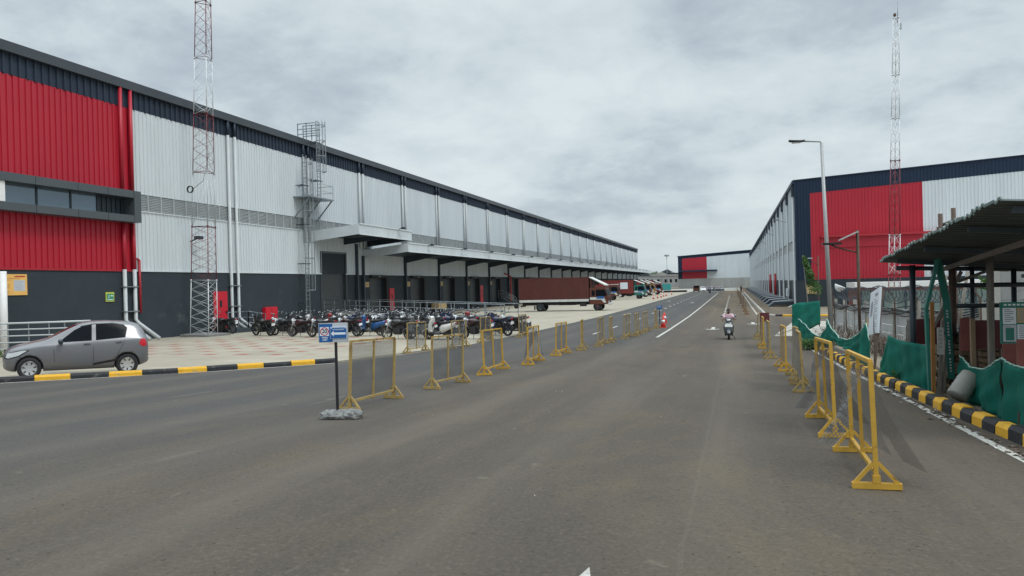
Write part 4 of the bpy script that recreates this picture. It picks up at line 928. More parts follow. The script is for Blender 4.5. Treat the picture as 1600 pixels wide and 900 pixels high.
LAB_R = ['nearest yellow barrier with torn wire mesh hanging to both sides', 'second nearest yellow barrier of the right row, its mesh trailing', 'third barrier of the right row, dark rusty feet, edge-on', 'fourth barrier of the right row with greyish mesh', 'bright yellow barrier, fifth in the right row', 'grey barrier, sixth in the right row', 'yellow barrier, seventh in the right row', 'last of the near right row, with a dark red flag board']
for i, (a, b) in enumerate(BLIST_R):
    ga, gb = grd(*a), grd(*b); c = (ga+gb)/2; d = gb-ga; d.z = 0
    d = d.normalized()*min(max(d.length, 1.35), 1.9)
    barrier([protoN, protoT, protoG, protoG, protoY, protoG, protoY, protoL][i], (c-d/2).xy, (c+d/2).xy, LAB_R[i], GR, flip=i in (0, 1))
# the row further down the road, rusty with distance
rbar = random.Random(9)
for y in (62, 68.5, 76, 84, 93, 104, 117, 133, 152, 175):
    x = 0.95-(y-58)*0.002
    o = barrier(protoR, (x, y), (x+rbar.uniform(-.12, .2), y+1.4), 'rusty mesh barrier in the far row along the right lane', 'rusty barriers along the far right lane')
g = grd(1187, 530)
t = thing('flag_board', 'dark red square board tied on top of a yellow barrier', 'board', (g.x+0.05, g.y, gz(g.y)+0.85)); mb = MB(); mb.box((-0.02, -0.02, -0.1), (0.36, 0.02, 0.28)); mb.build('board', 'maroon', t); mb = MB(); mb.bar((0.0, 0.04, -0.8), (0.0, 0.04, 0.28), 0.04); mb.build('stake', 'barrier_r', t)

# ------------------------------------------------------------------ signs and cones
g = grd(528, 655)
sg = thing('direction_sign', 'blue speed and arrow sign on a black post in a concrete lump', 'sign', g, R(16)); sg.scale = (0.88, 0.9, 0.835)
mb = MB(); mb.bar((0, 0, 0.1), (0, 0, 1.72), 0.04); mb.build('post', 'black', sg)
mb = MB(); rr = random.Random(4); rings = []
for i in range(13):
    x = -0.29+i*0.058; r = 0.10 if 0 < i < 12 else 0.05
    rings.append([Vector((x+rr.uniform(-0.02, 0.02), math.cos(a)*(0.15 if r > 0.06 else 0.06)*rr.uniform(0.85, 1.15), 0.075+math.sin(a)*r*rr.uniform(0.7, 1.15))) for a in [2*PI*j/12 for j in range(12)]])
mb.loft(rings, smooth=False); bs = mb.build('concrete_base', 'rough_concrete', sg)
mb = MB(); mb.rbox((-0.03, -0.035, 1.54), (0.50, 0.02, 0.345), 0.008); bp = mb.build('backing_panel', 'galv_pale', sg)
mb = MB(); mb.box((-0.265, -0.0505, 1.375), (-0.04, -0.0462, 1.695)); lf = mb.build('speed_panel', 'blue_sign', sg)
mb = MB(); mb.box((-0.04, -0.0500, 1.375), (0.205, -0.0462, 1.70)); mb.build('grey_panel', 'sign_grey', sg)
mb = MB(); mb.box((-0.25, -0.0535, 1.485), (-0.10, -0.0507, 1.64)); mb.build('white_square', 'sign_white', lf)
def ringmesh(mb, c, r0, r1, y, n=32):
    vs = [(c[0]+r*math.cos(2*PI*i/n), y, c[1]+r*math.sin(2*PI*i/n)) for r in (r0, r1) for i in range(n)]
    mb.add(vs, [(i, (i+1) % n, n+(i+1) % n, n+i) for i in range(n)])
mb = MB(); ringmesh(mb, (-0.173, 1.563), 0.056, 0.073, -0.0545); mb.build('speed_ring', 'sign_red', lf, fixn=False)
RX90 = Matrix.Rotation(R(90), 4, 'X')
TX = lambda x, y, z: Matrix.Translation((x, y, z)) @ RX90
text('20', 0.098, 'ink', lf, TX(-0.172, -0.0555, 1.566), 0.002, sx=0.9)
text('SPEED', 0.036, 'sign_white', lf, TX(-0.168, -0.052, 1.452), 0.0008); text('LIMIT', 0.036, 'sign_white', lf, TX(-0.168, -0.052, 1.412), 0.0008)
mb = MB(); mb.rbox((0.065, -0.0585, 1.535), (0.285, 0.012, 0.205), 0.004); ap = mb.build('arrow_panel', 'sign_white', sg)
mb = MB(); mb.box((-0.070, -0.0675, 1.440), (0.200, -0.0648, 1.630)); bf = mb.build('blue_face', 'blue_sign', ap)
mb = MB(); mb.add([(-0.060, -0.069, 1.523), (-0.015, -0.069, 1.575), (-0.015, -0.069, 1.471), (-0.0149, -0.069, 1.542), (0.185, -0.069, 1.542), (0.185, -0.069, 1.504), (-0.0149, -0.069, 1.504)], [(0,1,2),(3,4,5,6)]); mb.build('arrow', 'sign_white', ap, fixn=False)
text('VEHICLE ENTRY', 0.027, 'sign_white', ap, TX(0.065, -0.069, 1.594), 0.0006); 
mb = MB(); mb.box((-0.063, -0.069, 1.612), (-0.04, -0.068, 1.622)); mb.box((0.17, -0.069, 1.612), (0.193, -0.068, 1.622)); mb.build('mark', 'sign_white', ap)
g = grd(1031, 507)
s2 = thing('direction_sign', 'small blue road sign beside two traffic cones', 'sign', g); s2.scale = (.8, .8, .92)
mb = MB(); mb.bar((0, 0, 0.0), (0, 0, 1.35), 0.07); mb.build('post', 'steel_dark', s2); mb = MB(); mb.rbox((0, -0.06, 1.2), (0.40, 0.03, 0.27), 0.01); pn = mb.build('panel', 'blue_sign', s2)
mb = MB(); mb.box((-0.15, -0.08, 1.2), (0.15, -0.076, 1.235)); mb.box((-0.15, -0.08, 1.28), (0.1, -0.076, 1.31)); mb.build('marking', 'sign_grey', pn)
def make_cone():
    t = thing('traffic_cone', '', 'traffic cone'); mb = MB(); mb.rbox((0, 0, 0.025), (0.38, 0.38, 0.05), 0.015); mb.lathe([(0.15, 0.05), (0.12, 0.25), (0.035, 0.74), (0.02, 0.75)], (0, 0, 0), n=16); mb.build('cone_body', 'cone', t)
    mb = MB(); mb.lathe([(0.115, 0.30), (0.086, 0.46)], (0, 0, 0), n=16); mb.build('reflective_band', 'white_paint', t); return t
c0 = make_cone(); c0.location = grd(1036.5, 512); c0['label'] = 'red and white traffic cone in front of its twin by the small blue sign'; c0['group'] = 'traffic cones on the road'
c1 = copy_tree(c0); c1.location = grd(1038.5, 505); c1['label'] = 'red and white traffic cone just behind its twin by the small blue sign'
for (px, py) in ((1021, 467.5), (1027.5, 466), (1033, 465), (1037, 463.5), (1049.5, 460.5), (1041, 462.5)):
    c = copy_tree(c0); c.location = grd(px, py); c['label'] = 'small red cone on the yard in front of the far trucks'; c['group'] = 'cones in front of the far trucks'

# ------------------------------------------------------------------ steel railings and ramp by the bikes
def rails(mb, pts, zs, r=0.024, post=1.8):
    for a, b in zip(pts, pts[1:]):
        a = Vector(a); b = Vector(b)
        for z in zs: mb.tube([a+Vector((0, 0, z)), b+Vector((0, 0, z))], r, 6)
        n = max(1, round((b-a).length/post))
        for i in range(n+1): p = a+(b-a)*i/n; mb.bar(p, p+Vector((0, 0, zs[-1])), 0.045)
# the long sloping ramp: from the dock level at the roller door down to the road edge
A1, A2 = Vector((-32.8, 54.4, 1.25)), Vector((-32.8, 58.6, 1.25))
B1, B2 = Vector((-11.6, 40.9, gz(41)+0.42)), Vector((-12.4, 45.2, gz(45)+0.40))
rp = thing('vehicle_ramp', 'long sloping concrete ramp with steel handrails behind the motorcycles', 'ramp', (-22, 48, gz(48)))
mb = MB()
vs = [A1, A2, B2, B1]; lo = [Vector((v.x, v.y, gz(v.y)-0.1)) for v in vs]
mb.add(vs+lo, [(0,1,2,3),(7,6,5,4),(0,3,7,4),(1,5,6,2),(3,2,6,7),(0,4,5,1)]); mb.build('ramp_slab', 'concrete', rp, world=True)
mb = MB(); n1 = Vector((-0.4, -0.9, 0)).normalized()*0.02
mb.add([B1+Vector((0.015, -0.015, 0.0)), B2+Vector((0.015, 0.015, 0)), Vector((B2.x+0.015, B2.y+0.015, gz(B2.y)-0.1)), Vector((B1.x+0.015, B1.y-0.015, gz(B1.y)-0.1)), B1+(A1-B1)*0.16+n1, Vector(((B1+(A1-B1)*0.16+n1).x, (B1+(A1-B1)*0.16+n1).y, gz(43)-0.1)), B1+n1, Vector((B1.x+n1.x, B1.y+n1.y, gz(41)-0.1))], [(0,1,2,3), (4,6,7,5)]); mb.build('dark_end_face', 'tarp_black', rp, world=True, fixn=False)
mb = MB(); rails(mb, [A1+Vector((0, 0, 0.0)), A1+(B1-A1)*0.93], (0.35, 0.72, 1.1)); mb.build('handrail', 'galv', rp, world=True)
mb = MB(); rails(mb, [A2, A2+(B2-A2)*0.95], (0.55, 1.1)); mb.build('handrail', 'galv', rp, world=True)
mb = MB(); mb.rbox((B1.x-0.5, B1.y+0.1, B1.z+1.05), (0.22, 0.3, 0.28), 0.04); mb.build('control_box', 'black', rp, world=True)
# dock stairs further along
for (y, lab) in ((103.0, 'steel dock stairs with railing beside the big container truck'),):
    st = thing('dock_stairs', lab, 'stairs', (XW, y, gz(y)))
    mb = MB()
    for i in range(6): mb.box((0.6+i*0.3, -0.6, 0.0), (0.9+i*0.3, 0.6, 1.05-i*0.17))
    mb.box((0.02, -0.6, 0), (0.6, 0.6, 1.2)); mb.build('steps', 'steel_dark', st)
    mb = MB(); rails(mb, [(0.1, -0.62, 1.2), (0.6, -0.62, 1.2), (2.4, -0.62, 0.1)], (0.55, 1.05)); rails(mb, [(0.1, 0.62, 1.2), (0.6, 0.62, 1.2), (2.4, 0.62, 0.1)], (0.55, 1.05)); mb.build('handrail', 'galv_pale', st)
st = thing('door_steps', 'dark steel steps with railing below the red door by the mast', 'stairs', (XW, 42.4, gz(42)))
mb = MB(); mb.box((0.02, -1.6, 0), (1.3, 0.4, 0.30)); mb.prism([(0.4, 0), (0.4, 0.30), (2.3, 0.02), (2.3, 0)], 'x', 0.05, 1.3); mb.build('landing', 'steel_dark', st)
mb = MB(); rails(mb, [(1.25, -1.6, 0.3), (1.25, 0.5, 0.3), (1.25, 2.4, 0.05)], (0.35, 0.7, 1.1), 0.022, 1.2); mb.build('handrail', 'galv', st)
rl = thing('steel_railing', 'white painted steel railing with five bars behind the silver car', 'railing', (-27.2, 22.9, gz(23)))
mb = MB(); pa = [(-5.4, -0.9, 0), (-1.6, -0.05, 0), (0.2, 0.9, 0), (1.2, 1.7, 0)]
for z in (0.28, 0.55, 0.82, 1.08, 1.34): mb.tube([Vector(p)+Vector((0, 0, z)) for p in pa], 0.030 if z < 1.3 else 0.045, 6)
mb.build('rail', 'pipe_white', rl)
mb = MB()
for u in range(9):
    s = u/8*3; i = min(2, int(s)); p = Vector(pa[i])+(Vector(pa[i+1])-Vector(pa[i]))*(s-i); mb.bar(p, p+Vector((0, 0, 1.34)), 0.035)
mb.build('post', 'galv', rl)
mb = MB(); rr = random.Random(8)
def leafclump(mb, n, c, d, s, rr, m=0):
    for i in range(n):
        while True:
            p = Vector((rr.uniform(-1, 1), rr.uniform(-1, 1), rr.uniform(-1, 1)))
            if p.length < 1: break
        p = Vector((c[0]+p.x*d[0]/2, c[1]+p.y*d[1]/2, c[2]+p.z*d[2]/2)); u = Vector((rr.uniform(-1, 1), rr.uniform(-1, 1), rr.uniform(-0.6, 1))).normalized(); v = u.cross(Vector((rr.uniform(-1, 1), rr.uniform(-1, 1), 0.3))).normalized()
        l = s*rr.uniform(0.6, 1.3); mb.add([p-u*l/2, p+v*l*0.22, p+u*l/2, p-v*l*0.22], [(0, 1, 2, 3)], m)
sh = thing('low_shrub', 'low dark green planting under the white railing', 'plant', (-27.0, 22.4, gz(22.4)))
leafclump(mb, 500, (-0.6, -0.1, 0.16), (3.6, 0.7, 0.4), 0.12, rr); mb.build('foliage', 'leaf', sh, fixn=False)
for yy in (93.5, 121.0):
    pass
pk = thing('hydrant_box', 'red fire hose cabinet on the wall behind the first motorcycles', 'cabinet', (XW+0.02, 46.9, 1.55)); mb = MB(); mb.rbox((0.16, 0, 0), (0.3, 1.5, 0.95), 0.04); mb.build('cabinet', 'red_door', pk); mb = MB(); mb.box((0.311, -0.02, -0.42), (0.32, 0.02, 0.42)); mb.build('door_gap', 'ink', pk)
pk = thing('pallet_stack', 'stack of tan cardboard on the dock ledge behind the handrail', 'boxes', (XW+0.7, 78.2, 0.7)); mb = MB(); mb.rbox((0, 0, 0.35), (0.9, 2.4, 0.7), 0.03); mb.build('boxes', 'tan_sign', pk)
# ------------------------------------------------------------------ the silver car
def arc(c, r, a0, a1, n): return [(c[0]+r*math.cos(R(a0+(a1-a0)*i/n)), c[1]+r*math.sin(R(a0+(a1-a0)*i/n))) for i in range(n+1)]
def decal(bvh, poly, axis, side, name, m, parent, off=0.006, cuts=2):
    """a thin panel lying on the body: polygon in (x,z) cast along y (axis 'y') or in (y,z) cast along x (axis 'x')"""
    bm = bmesh.new(); vs = [bm.verts.new((u, v, 0)) for u, v in poly]; bm.faces.new(vs)
    bmesh.ops.triangulate(bm, faces=bm.faces)
    for _ in range(cuts): bmesh.ops.subdivide_edges(bm, edges=list(bm.edges), cuts=1, use_grid_fill=True)
    bmesh.ops.triangulate(bm, faces=bm.faces)
    bm.verts.ensure_lookup_table(); bad = []
    for v in bm.verts:
        u, q = v.co.x, v.co.y
        if axis == 'y': o, d = Vector((u, side*3, q)), Vector((0, -side, 0))
        elif axis == 'x': o, d = Vector((side*5, u, q)), Vector((-side, 0, 0))
        else: o, d = Vector((u, q, 4)), Vector((0, 0, -1))
        h = bvh.ray_cast(o, d)
        if h[0] is None: bad.append(v)
        else: v.co = h[0]-d*off
    if bad: bmesh.ops.delete(bm, geom=bad, context='VERTS')
    bmesh.ops.recalc_face_normals(bm, faces=bm.faces)
    for f in bm.faces: f.smooth = True
    me = bpy.data.meshes.new(name); bm.to_mesh(me); bm.free(); me.materials.append(M[m])
    ob = bpy.data.objects.new(name, me); C.objects.link(ob); ob.parent = parent; return ob
def wheel(parent, x, y, r, wd, side, rim='alloy', slots=7, name='wheel', rimr=0.66):
    mb = MB(); mb.lathe([(r*0.62, -wd/2), (r*0.93, -wd/2), (r, -wd*0.34), (r, wd*0.34), (r*0.93, wd/2), (r*0.62, wd/2), (r*0.60, 0), (r*0.62, -wd/2)], (x, y, r), 'y', 28, cap=False)
    o = mb.build(name, 'rubber', parent)
    mb = MB(); yy = wd/2*side; s = side
    mb.lathe([(0.001, yy*0.82), (r*0.30, yy*0.98), (r*rimr*0.9, yy*0.9), (r*rimr, yy*1.02), (r*rimr, yy*0.4)], (x, y, r), 'y', 28); rm = mb.build('rim', rim, o)
    mb = MB()
    for i in range(slots):
        a = 2*PI*i/slots+0.2; d = Vector((math.cos(a), 0, math.sin(a))); c = Vector((x, y+yy*0.975, r)); n = Vector((-d.z, 0, d.x))
        p, q = c+d*r*0.34, c+d*r*0.56
        mb.add([p-n*r*0.035+Vector((0, s*0.004, 0)), q-n*r*0.075, q+n*r*0.075, p+n*r*0.035+Vector((0, s*0.004, 0))], [(0, 1, 2, 3)])
    if slots:
        w_ = mb.build('rim_slot', 'black', rm, fixn=False); w_.parent = o
        # both belong to the wheel
    return o
def make_car():
    t = thing('parked_car', '', 'car')
    ST = [ # x, zbottom, zshoulder, ztop, half width, roof half width
      (1.80, .34, .58, .66, .52, .44), (1.75, .24, .67, .76, .66, .54), (1.60, .19, .76, .855, .75, .61), (1.25, .18, .83, .945, .79, .64), (0.88, .18, .88, 1.015, .81, .66), (0.76, .18, .89, 1.05, .815, .66),
      (0.35, .18, .90, 1.27, .82, .615), (0.0, .18, .925, 1.455, .82, .58), (-0.35, .18, .945, 1.515, .82, .575), (-0.85, .18, .975, 1.51, .82, .57), (-1.36, .19, 1.0, 1.47, .81, .565), (-1.60, .22, 1.01, 1.40, .795, .555), (-1.73, .28, .99, 1.17, .775, .585), (-1.78, .30, .90, .98, .73, .60), (-1.83, .36, .72, .80, .68, .56)]
    rings = []
    for x, zb, zs, zt, w, wr in ST:
        h = [(0, zb), (w*.70, zb), (w*.95, zb+.06), (w*.985, zb+.22), (w, (zb+zs)/2+.05), (w*.985, zs-.04), (w*.955, zs+.015), (wr+(w*.93-wr)*.45, zs+(zt-zs)*.5), (wr, zt-.05 if zt-zs > .2 else zt-.02), (wr*.86, zt-.008), (0, zt+.012)]
        rings.append([Vector((x, -y, z)) for y, z in h]+[Vector((x, y, z)) for y, z in h[-2:0:-1]])
    mb = MB(); mb.loft(rings)
    me0 = mb.build('body', 'silver', t)
    sm = me0.modifiers.new('s', 'SUBSURF'); sm.levels = 2; sm.render_levels = 2
    bpy.context.view_layer.update(); dg = bpy.context.evaluated_depsgraph_get()
    full = bpy.data.meshes.new_from_object(me0.evaluated_get(dg)); bm = bmesh.new(); bm.from_mesh(full); bvh = BVHTree.FromBMesh(bm); bm.free()
    # wheel arches cut out of the body
    cut = MB()
    for x in (1.17, -1.24): cut.lathe([(0.335, -1.2), (0.335, 1.2)], (x, 0, 0.30), 'y', 36)
    co = cut.build('cutter', 'black'); bo = me0.modifiers.new('b', 'BOOLEAN'); bo.operation = 'DIFFERENCE'; bo.object = co; bo.solver = 'EXACT'
    bpy.context.view_layer.update(); dg = bpy.context.evaluated_depsgraph_get(); cutm = bpy.data.meshes.new_from_object(me0.evaluated_get(dg))
    me0.modifiers.clear(); me0.data = cutm
    for p in cutm.polygons: p.use_smooth = True
    bpy.data.objects.remove(co)
    mb = MB()
    for x in (1.17, -1.24): mb.box((x-0.33, -0.62, 0.25), (x+0.33, 0.62, 0.62))
    mb.build('wheel_well', 'black', t)
    for s in (-1, 1):
        decal(bvh, [(0.47, .955), (0.36, 1.06), (0.10, 1.27), (-0.08, 1.365), (-0.34, 1.42), (-0.335, .985)], 'y', s, 'window', 'car_glass', t)
        decal(bvh, [(-0.44, .99), (-0.44, 1.43), (-0.85, 1.435), (-1.15, 1.40), (-1.25, 1.31), (-1.19, 1.045)], 'y', s, 'window', 'car_glass', t)
        decal(bvh, [(-0.06, 1.385), (-0.38, 1.44), (-0.86, 1.452), (-1.16, 1.405), (-1.2, 1.35), (-1.15, 1.405), (-0.85, 1.436), (-0.38, 1.425), (-0.08, 1.372)][:6]+[(-0.85, 1.437), (-0.38, 1.424), (-0.06, 1.37)], 'y', s, 'window_trim', 'black', t, 0.014, 1)
        for xs in ([(-0.36, .22), (-0.375, .97), (-0.385, .97), (-0.37, .22)], [(0.56, .30), (0.60, .90), (0.61, .90), (0.57, .30)], [(-1.0, .24), (-0.93, .46), (-1.0, .62), (-1.18, .95), (-1.19, .95), (-1.012, .62), (-0.944, .46), (-1.012, .24)]):
            decal(bvh, xs, 'y', s, 'door_gap', 'black', t, 0.003, 2)
        for xh in (-0.22, -1.03):
            mb = MB(); mb.rbox((xh, s*0.822, .90 if xh > -1 else .925), (0.17, 0.035, 0.03), 0.01); mb.build('door_handle', 'silver', t)
        decal(bvh, [(-0.36, .36), (-0.9, .455), (-1.02, .48), (-0.93, .40), (-0.36, .31)], 'y', s, 'side_strip', 'black', t, 0.008)
        decal(bvh, [(1.76, .57), (1.73, .71), (1.28, .79), (1.16, .77), (1.40, .615), (1.66, .55)], 'y', s, 'headlight_surround', 'black', t, 0.004)
        decal(bvh, [(1.72, .60), (1.68, .70), (1.30, .775), (1.22, .765), (1.42, .64), (1.66, .575)], 'y', s, 'headlight', 'lens', t, 0.008)
        decal(bvh, [(-1.60, .99), (-1.55, .86), (-1.64, .78), (-1.76, .80), (-1.74, .95), (-1.69, 1.0)], 'y', s, 'tail_light', 'red_lens', t, 0.010)
        mb = MB(); mb.blob((0.43, s*0.93, .985), (0.13, 0.22, 0.13)); mb.bar((0.40, s*0.78, .94), (0.43, s*0.88, .96), 0.05); mb.build('mirror', 'steel_dark', t)
    for (x, s) in ((1.17, 1), (1.17, -1), (-1.24, 1), (-1.24, -1)): wheel(t, x, s*0.70, 0.292, 0.175, s)
    decal(bvh, [(-0.56, 1.06), (0.56, 1.06), (0.50, 1.41), (-0.50, 1.41)], 'x', 1, 'windscreen', 'reflection_glass', t, 0.008, 3)
    decal(bvh, [(-0.52, 1.06), (0.52, 1.06), (0.48, 1.36), (-0.48, 1.36)], 'x', -1, 'rear_window', 'car_glass', t, 0.008, 3)
    decal(bvh, [(-0.40, .46), (0.40, .46), (0.44, .60), (-0.44, .60)], 'x', 1, 'grille', 'black', t, 0.008, 2)
    decal(bvh, [(-0.55, .27), (0.55, .27), (0.50, .40), (-0.50, .40)], 'x', 1, 'lower_grille', 'black', t, 0.008, 2)
    decal(bvh, [(-0.25, .60), (0.25, .60), (0.25, .72), (-0.25, .72)], 'x', -1, 'number_plate', 'white_paint', t, 0.01, 1)
    decal(bvh, [(-0.6, .30), (0.6, .30), (0.62, .44), (-0.62, .44)], 'x', -1, 'rear_bumper', 'black', t, 0.01, 2)
    return t
car = make_car()
gf, gr_ = grd(54, 592.5), grd(205, 584.5)
c = (gf+gr_)/2; c.x -= 0.68; c.y += 0.42; d = gf-gr_; ang = math.atan2(d.y, d.x)
sc = 0.935
car.location = (c.x, c.y, gz(c.y)+0.006); car.rotation_euler = (0, -math.atan((gf.z-gr_.z)/d.length), ang); car.scale = (sc, sc, sc*1.05)
car['label'] = 'silver grey hatchback parked behind the striped kerb on the left'
def paint(name, col, rough=0.3, metal=0.3): return mat(name, col, rough, metal, 0.04, 3.0, coat=0.5)
PW, PB, PG, PR_ = paint('white_car_paint', (0.7, 0.7, 0.69), 0.3, 0), paint('black_car_paint', (0.02, 0.02, 0.025)), paint('grey_car_paint', (0.12, 0.13, 0.15)), paint('maroon_car_paint', (0.16, 0.02, 0.02))
for (px, py, p, lab) in ((1098, 455.0, PW, 'white car parked far away at the road end'), (1105, 454.6, PB, 'black car parked far away at the road end beside the white car'), (1113, 454.4, PG, 'dark grey car parked far away at the road end'), (1120, 454.4, PB, 'black car parked far away, second from the right of the far parked row'), (1126, 454.2, PG, 'grey car parked rightmost in the far row at the road end')):
    o = copy_tree(car, None, {'silver_grey_car_paint': p}); g = grd(px, py); o.location = (g.x, min(g.y, 235), 0.012); o.rotation_euler = (0, 0, R(-78)); o.scale = (1, 1, 1); o['label'] = lab; o['group'] = 'cars parked at the far end of the road'

# ------------------------------------------------------------------ container trucks
def make_truck(L, H, cab, box, skirt, trim, sign=None):
    """local +x forward, rear at x=0, ground z=0"""
    t = thing('container_truck', '', 'truck'); W = 2.35; xb = L-2.35
    mb = MB(); z0, z1 = 1.12, H
    n = int(xb/0.19); 
    for s in (-1, 1):
        vs = []; fs = []; prof = []
        for i in range(n):
            a = i*xb/n; q = xb/n; prof += [(a, 0), (a+q*.45, 0), (a+q*.55, .04), (a+q*.95, .04)]
        prof.append((xb, 0))
        for i, (x, dd) in enumerate(prof):
            vs += [(x, s*(W/2-dd), z0+0.28), (x, s*(W/2-dd), z1)]
            if i: fs.append((2*i-2, 2*i, 2*i+1, 2*i-1))
        mb.add(vs, fs)
    mb.box((0.02, -W/2+0.06, z0), (xb-0.02, W/2-0.06, z1-0.03)); mb.box((0, -W/2-0.01, z1-0.08), (xb, W/2+0.01, z1+0.02)); mb.box((xb-0.1, -W/2-0.01, z0), (xb+0.01, W/2+0.01, z1)); mb.box((-0.02, -W/2-0.01, z0), (0.1, W/2+0.01, z1))
    bx = mb.build('cargo_box', box, t)
    mb = MB(); mb.box((0, -W/2-0.015, z0), (xb+0.01, -W/2+0.03, z0+0.28)); mb.box((0, W/2-0.03, z0), (xb+0.01, W/2+0.015, z0+0.28)); mb.build('side_skirt', skirt, t)
    mb = MB(); mb.box((0.2, -0.5, 0.72), (L-0.6, 0.5, 1.1)); mb.box((xb-1.1, -W/2+0.1, 0.55), (xb-0.35, -W/2+0.6, 1.05)); mb.box((xb-3.6, -W/2+0.1, 0.7), (xb-1.5, -W/2+0.25, 0.8)); mb.box((0.1, -W/2+0.2, 0.55), (0.2, W/2-0.2, 0.75)); mb.build('chassis', 'black', t)
    mb = MB(); x0 = xb+0.12
    rings = []
    for y, ins in ((-W/2+0.03, 0.05), (-W/2+0.0, 0.0), (W/2, 0.0), (W/2-0.03, 0.05)):
        rings.append([Vector((x, y, z)) for x, z in ((x0, 0.75), (L-0.25-ins, 0.75), (L-0.05-ins, 0.85), (L-ins, 1.3), (L-0.06-ins, 1.75), (L-0.30-ins, 2.62-ins), (L-0.45-ins, 2.72-ins), (x0, 2.75-ins))])
    mb.loft(rings, smooth=False); cb = mb.build('cab', cab, t)
    for s in (-1, 1):
        y = s*(W/2+0.006)
        mb = MB(); mb.add([(x0+0.75, y, 1.72), (L-0.22, y, 1.72), (L-0.42, y, 2.48), (x0+0.75, y, 2.48)], [(0,1,2,3)]); mb.build('side_window', 'car_glass', cb, fixn=False)
        mb = MB(); mb.add([(x0+0.25, y, 1.78), (x0+0.6, y, 1.78), (x0+0.6, y, 2.40), (x0+0.25, y, 2.40)], [(0,1,2,3)]); mb.build('sleeper_window', 'car_glass', cb, fixn=False)
        mb = MB(); mb.add([(x0+0.02, y*1.001, 1.30), (L-0.85, y*1.001, 1.30), (L-0.60, y*1.001, 0.95), (L-0.25, y*1.001, 0.95), (L-0.55, y*1.001, 1.58), (x0+0.02, y*1.001, 1.58)], [(0,1,2,3,4,5)]); mb.build('cab_stripe', trim, cb, fixn=False)
        mb = MB(); mb.add([(x0+0.75, y*1.003, 1.40), (L-0.6, y*1.003, 1.40), (L-0.45, y*1.003, 1.68), (x0+0.9, y*1.003, 1.68)], [(0,1,2,3)]); mb.build('blue_decal', 'blue_sign', cb, fixn=False)
        mb = MB(); mb.rbox((L-0.18, s*(W/2+0.16), 2.1), (0.1, 0.18, 0.42), 0.03); mb.bar((L-0.3, s*W/2, 2.4), (L-0.18, s*(W/2+0.16), 2.3), 0.03); mb.build('mirror', 'black', cb)
        mb = MB(); mb.rbox((L-0.02, s*0.85, 1.05), (0.10, 0.42, 0.26), 0.03); mb.build('headlight', 'lens', cb)
    mb = MB(); mb.add([(L-0.055, -1.02, 1.78), (L-0.055, 1.02, 1.78), (L-0.285, 1.0, 2.58), (L-0.285, -1.0, 2.58)], [(0,1,2,3)]); mb.build('windscreen', 'car_glass', cb, fixn=False)
    mb = MB(); mb.rbox((L+0.02, 0, 0.80), (0.18, W*0.99, 0.26), 0.04); mb.build('bumper', trim, t)
    mb = MB(); mb.box((L+0.0, -0.8, 1.2), (L+0.03, 0.8, 1.5)); mb.build('grille', 'black', cb)
    # air deflector over the cab
    mb = MB(); W2 = W/2-0.05
    mb.add([(x0-0.05, -W2, H-0.05), (x0-0.05, W2, H-0.05), (L-0.35, W2, 2.92), (L-0.35, -W2, 2.92), (x0-0.05, -W2, H+0.03), (x0-0.05, W2, H+0.03), (L-0.35, W2, 3.05), (L-0.35, -W2, 3.05)], [(0,1,2,3),(7,6,5,4),(0,4,5,1),(1,5,6,2),(2,6,7,3),(3,7,4,0)]); mb.build('air_deflector', trim, t)
    mb = MB(); mb.box((x0+0.1, -W2+0.1, 2.75), (x0+0.2, W2-0.1, H-0.2)); mb.box((L-0.55, -W2, 2.74), (L-0.36, W2, 2.92)); mb.build('deflector_frame', cab, t)
    if sign:
        mb = MB(); mb.add([(xb*.62, -W/2-0.02, 2.0), (xb*.84, -W/2-0.02, 2.0), (xb*.84, -W/2-0.02, 3.3), (xb*.62, -W/2-0.02, 3.3)], [(0,1,2,3)]); mb.build('side_poster', 'sign_white', bx, fixn=False)
    for x, s in ((2.55, -1), (2.55, 1), (L-1.35, -1), (L-1.35, 1)): wheel(t, x, s*(W/2-0.22), 0.5, 0.40 if x < 4 else 0.28, s, 'steel_dark', 0, rimr=0.55)
    for s in (-1, 1):
        mb = MB(); mb.lathe([(0.001, s*0.05), (0.14, s*0.04), (0.15, 0)], (L-1.35, s*(W/2-0.05), 0.5), 'y', 12); mb.build('hub', 'maroon', t)
    mb = MB(); mb.rbox((1.85, -W/2+0.25, 0.45), (0.05, 0.5, 0.5), 0.02); mb.rbox((1.85, W/2-0.25, 0.45), (0.05, 0.5, 0.5), 0.02); mb.build('mudflap', 'rubber', t)
    return t
def tm(n, c): M[n] = mat(n, c, 0.55, 0, 0.16, 0.8, dirt=((c[0]*.6, c[1]*.8+.01, c[2]*.8+.01), 0.25, 1.5)); return n
boxes = tm('brown_red_container_paint', (0.105, 0.026, 0.020)); cabs = tm('brown_cab_paint', (0.115, 0.032, 0.018)); tm('red_container_paint', (0.22, 0.035, 0.03)); tm('teal_cab_paint', (0.02, 0.17, 0.15)); tm('dark_brown_cab_paint', (0.10, 0.035, 0.02)); tm('ochre_cab_paint', (0.36, 0.17, 0.03)); tm('maroon_cab_paint', (0.17, 0.03, 0.03)); tm('teal_awning', (0.05, 0.33, 0.33))
GT = 'container trucks backed up to the docks'
def put(t, px_front, py, lab, L, wheelx=0.0, dy=0):
    g = grd(px_front, py); t.scale = (.9, .9, .9); t.location = (g.x-L*.9, g.y+1.1+dy, gz(g.y)); t.rotation_euler = (0, 0, R(-0.5)); t['label'] = lab; t['group'] = GT
L1 = 10.9
t = make_truck(L1, 3.98, cabs, boxes, 'grey_white', 'grey_white'); put(t, 951.5, 485.2, 'big brown container truck parked broadside nearest the camera', L1)
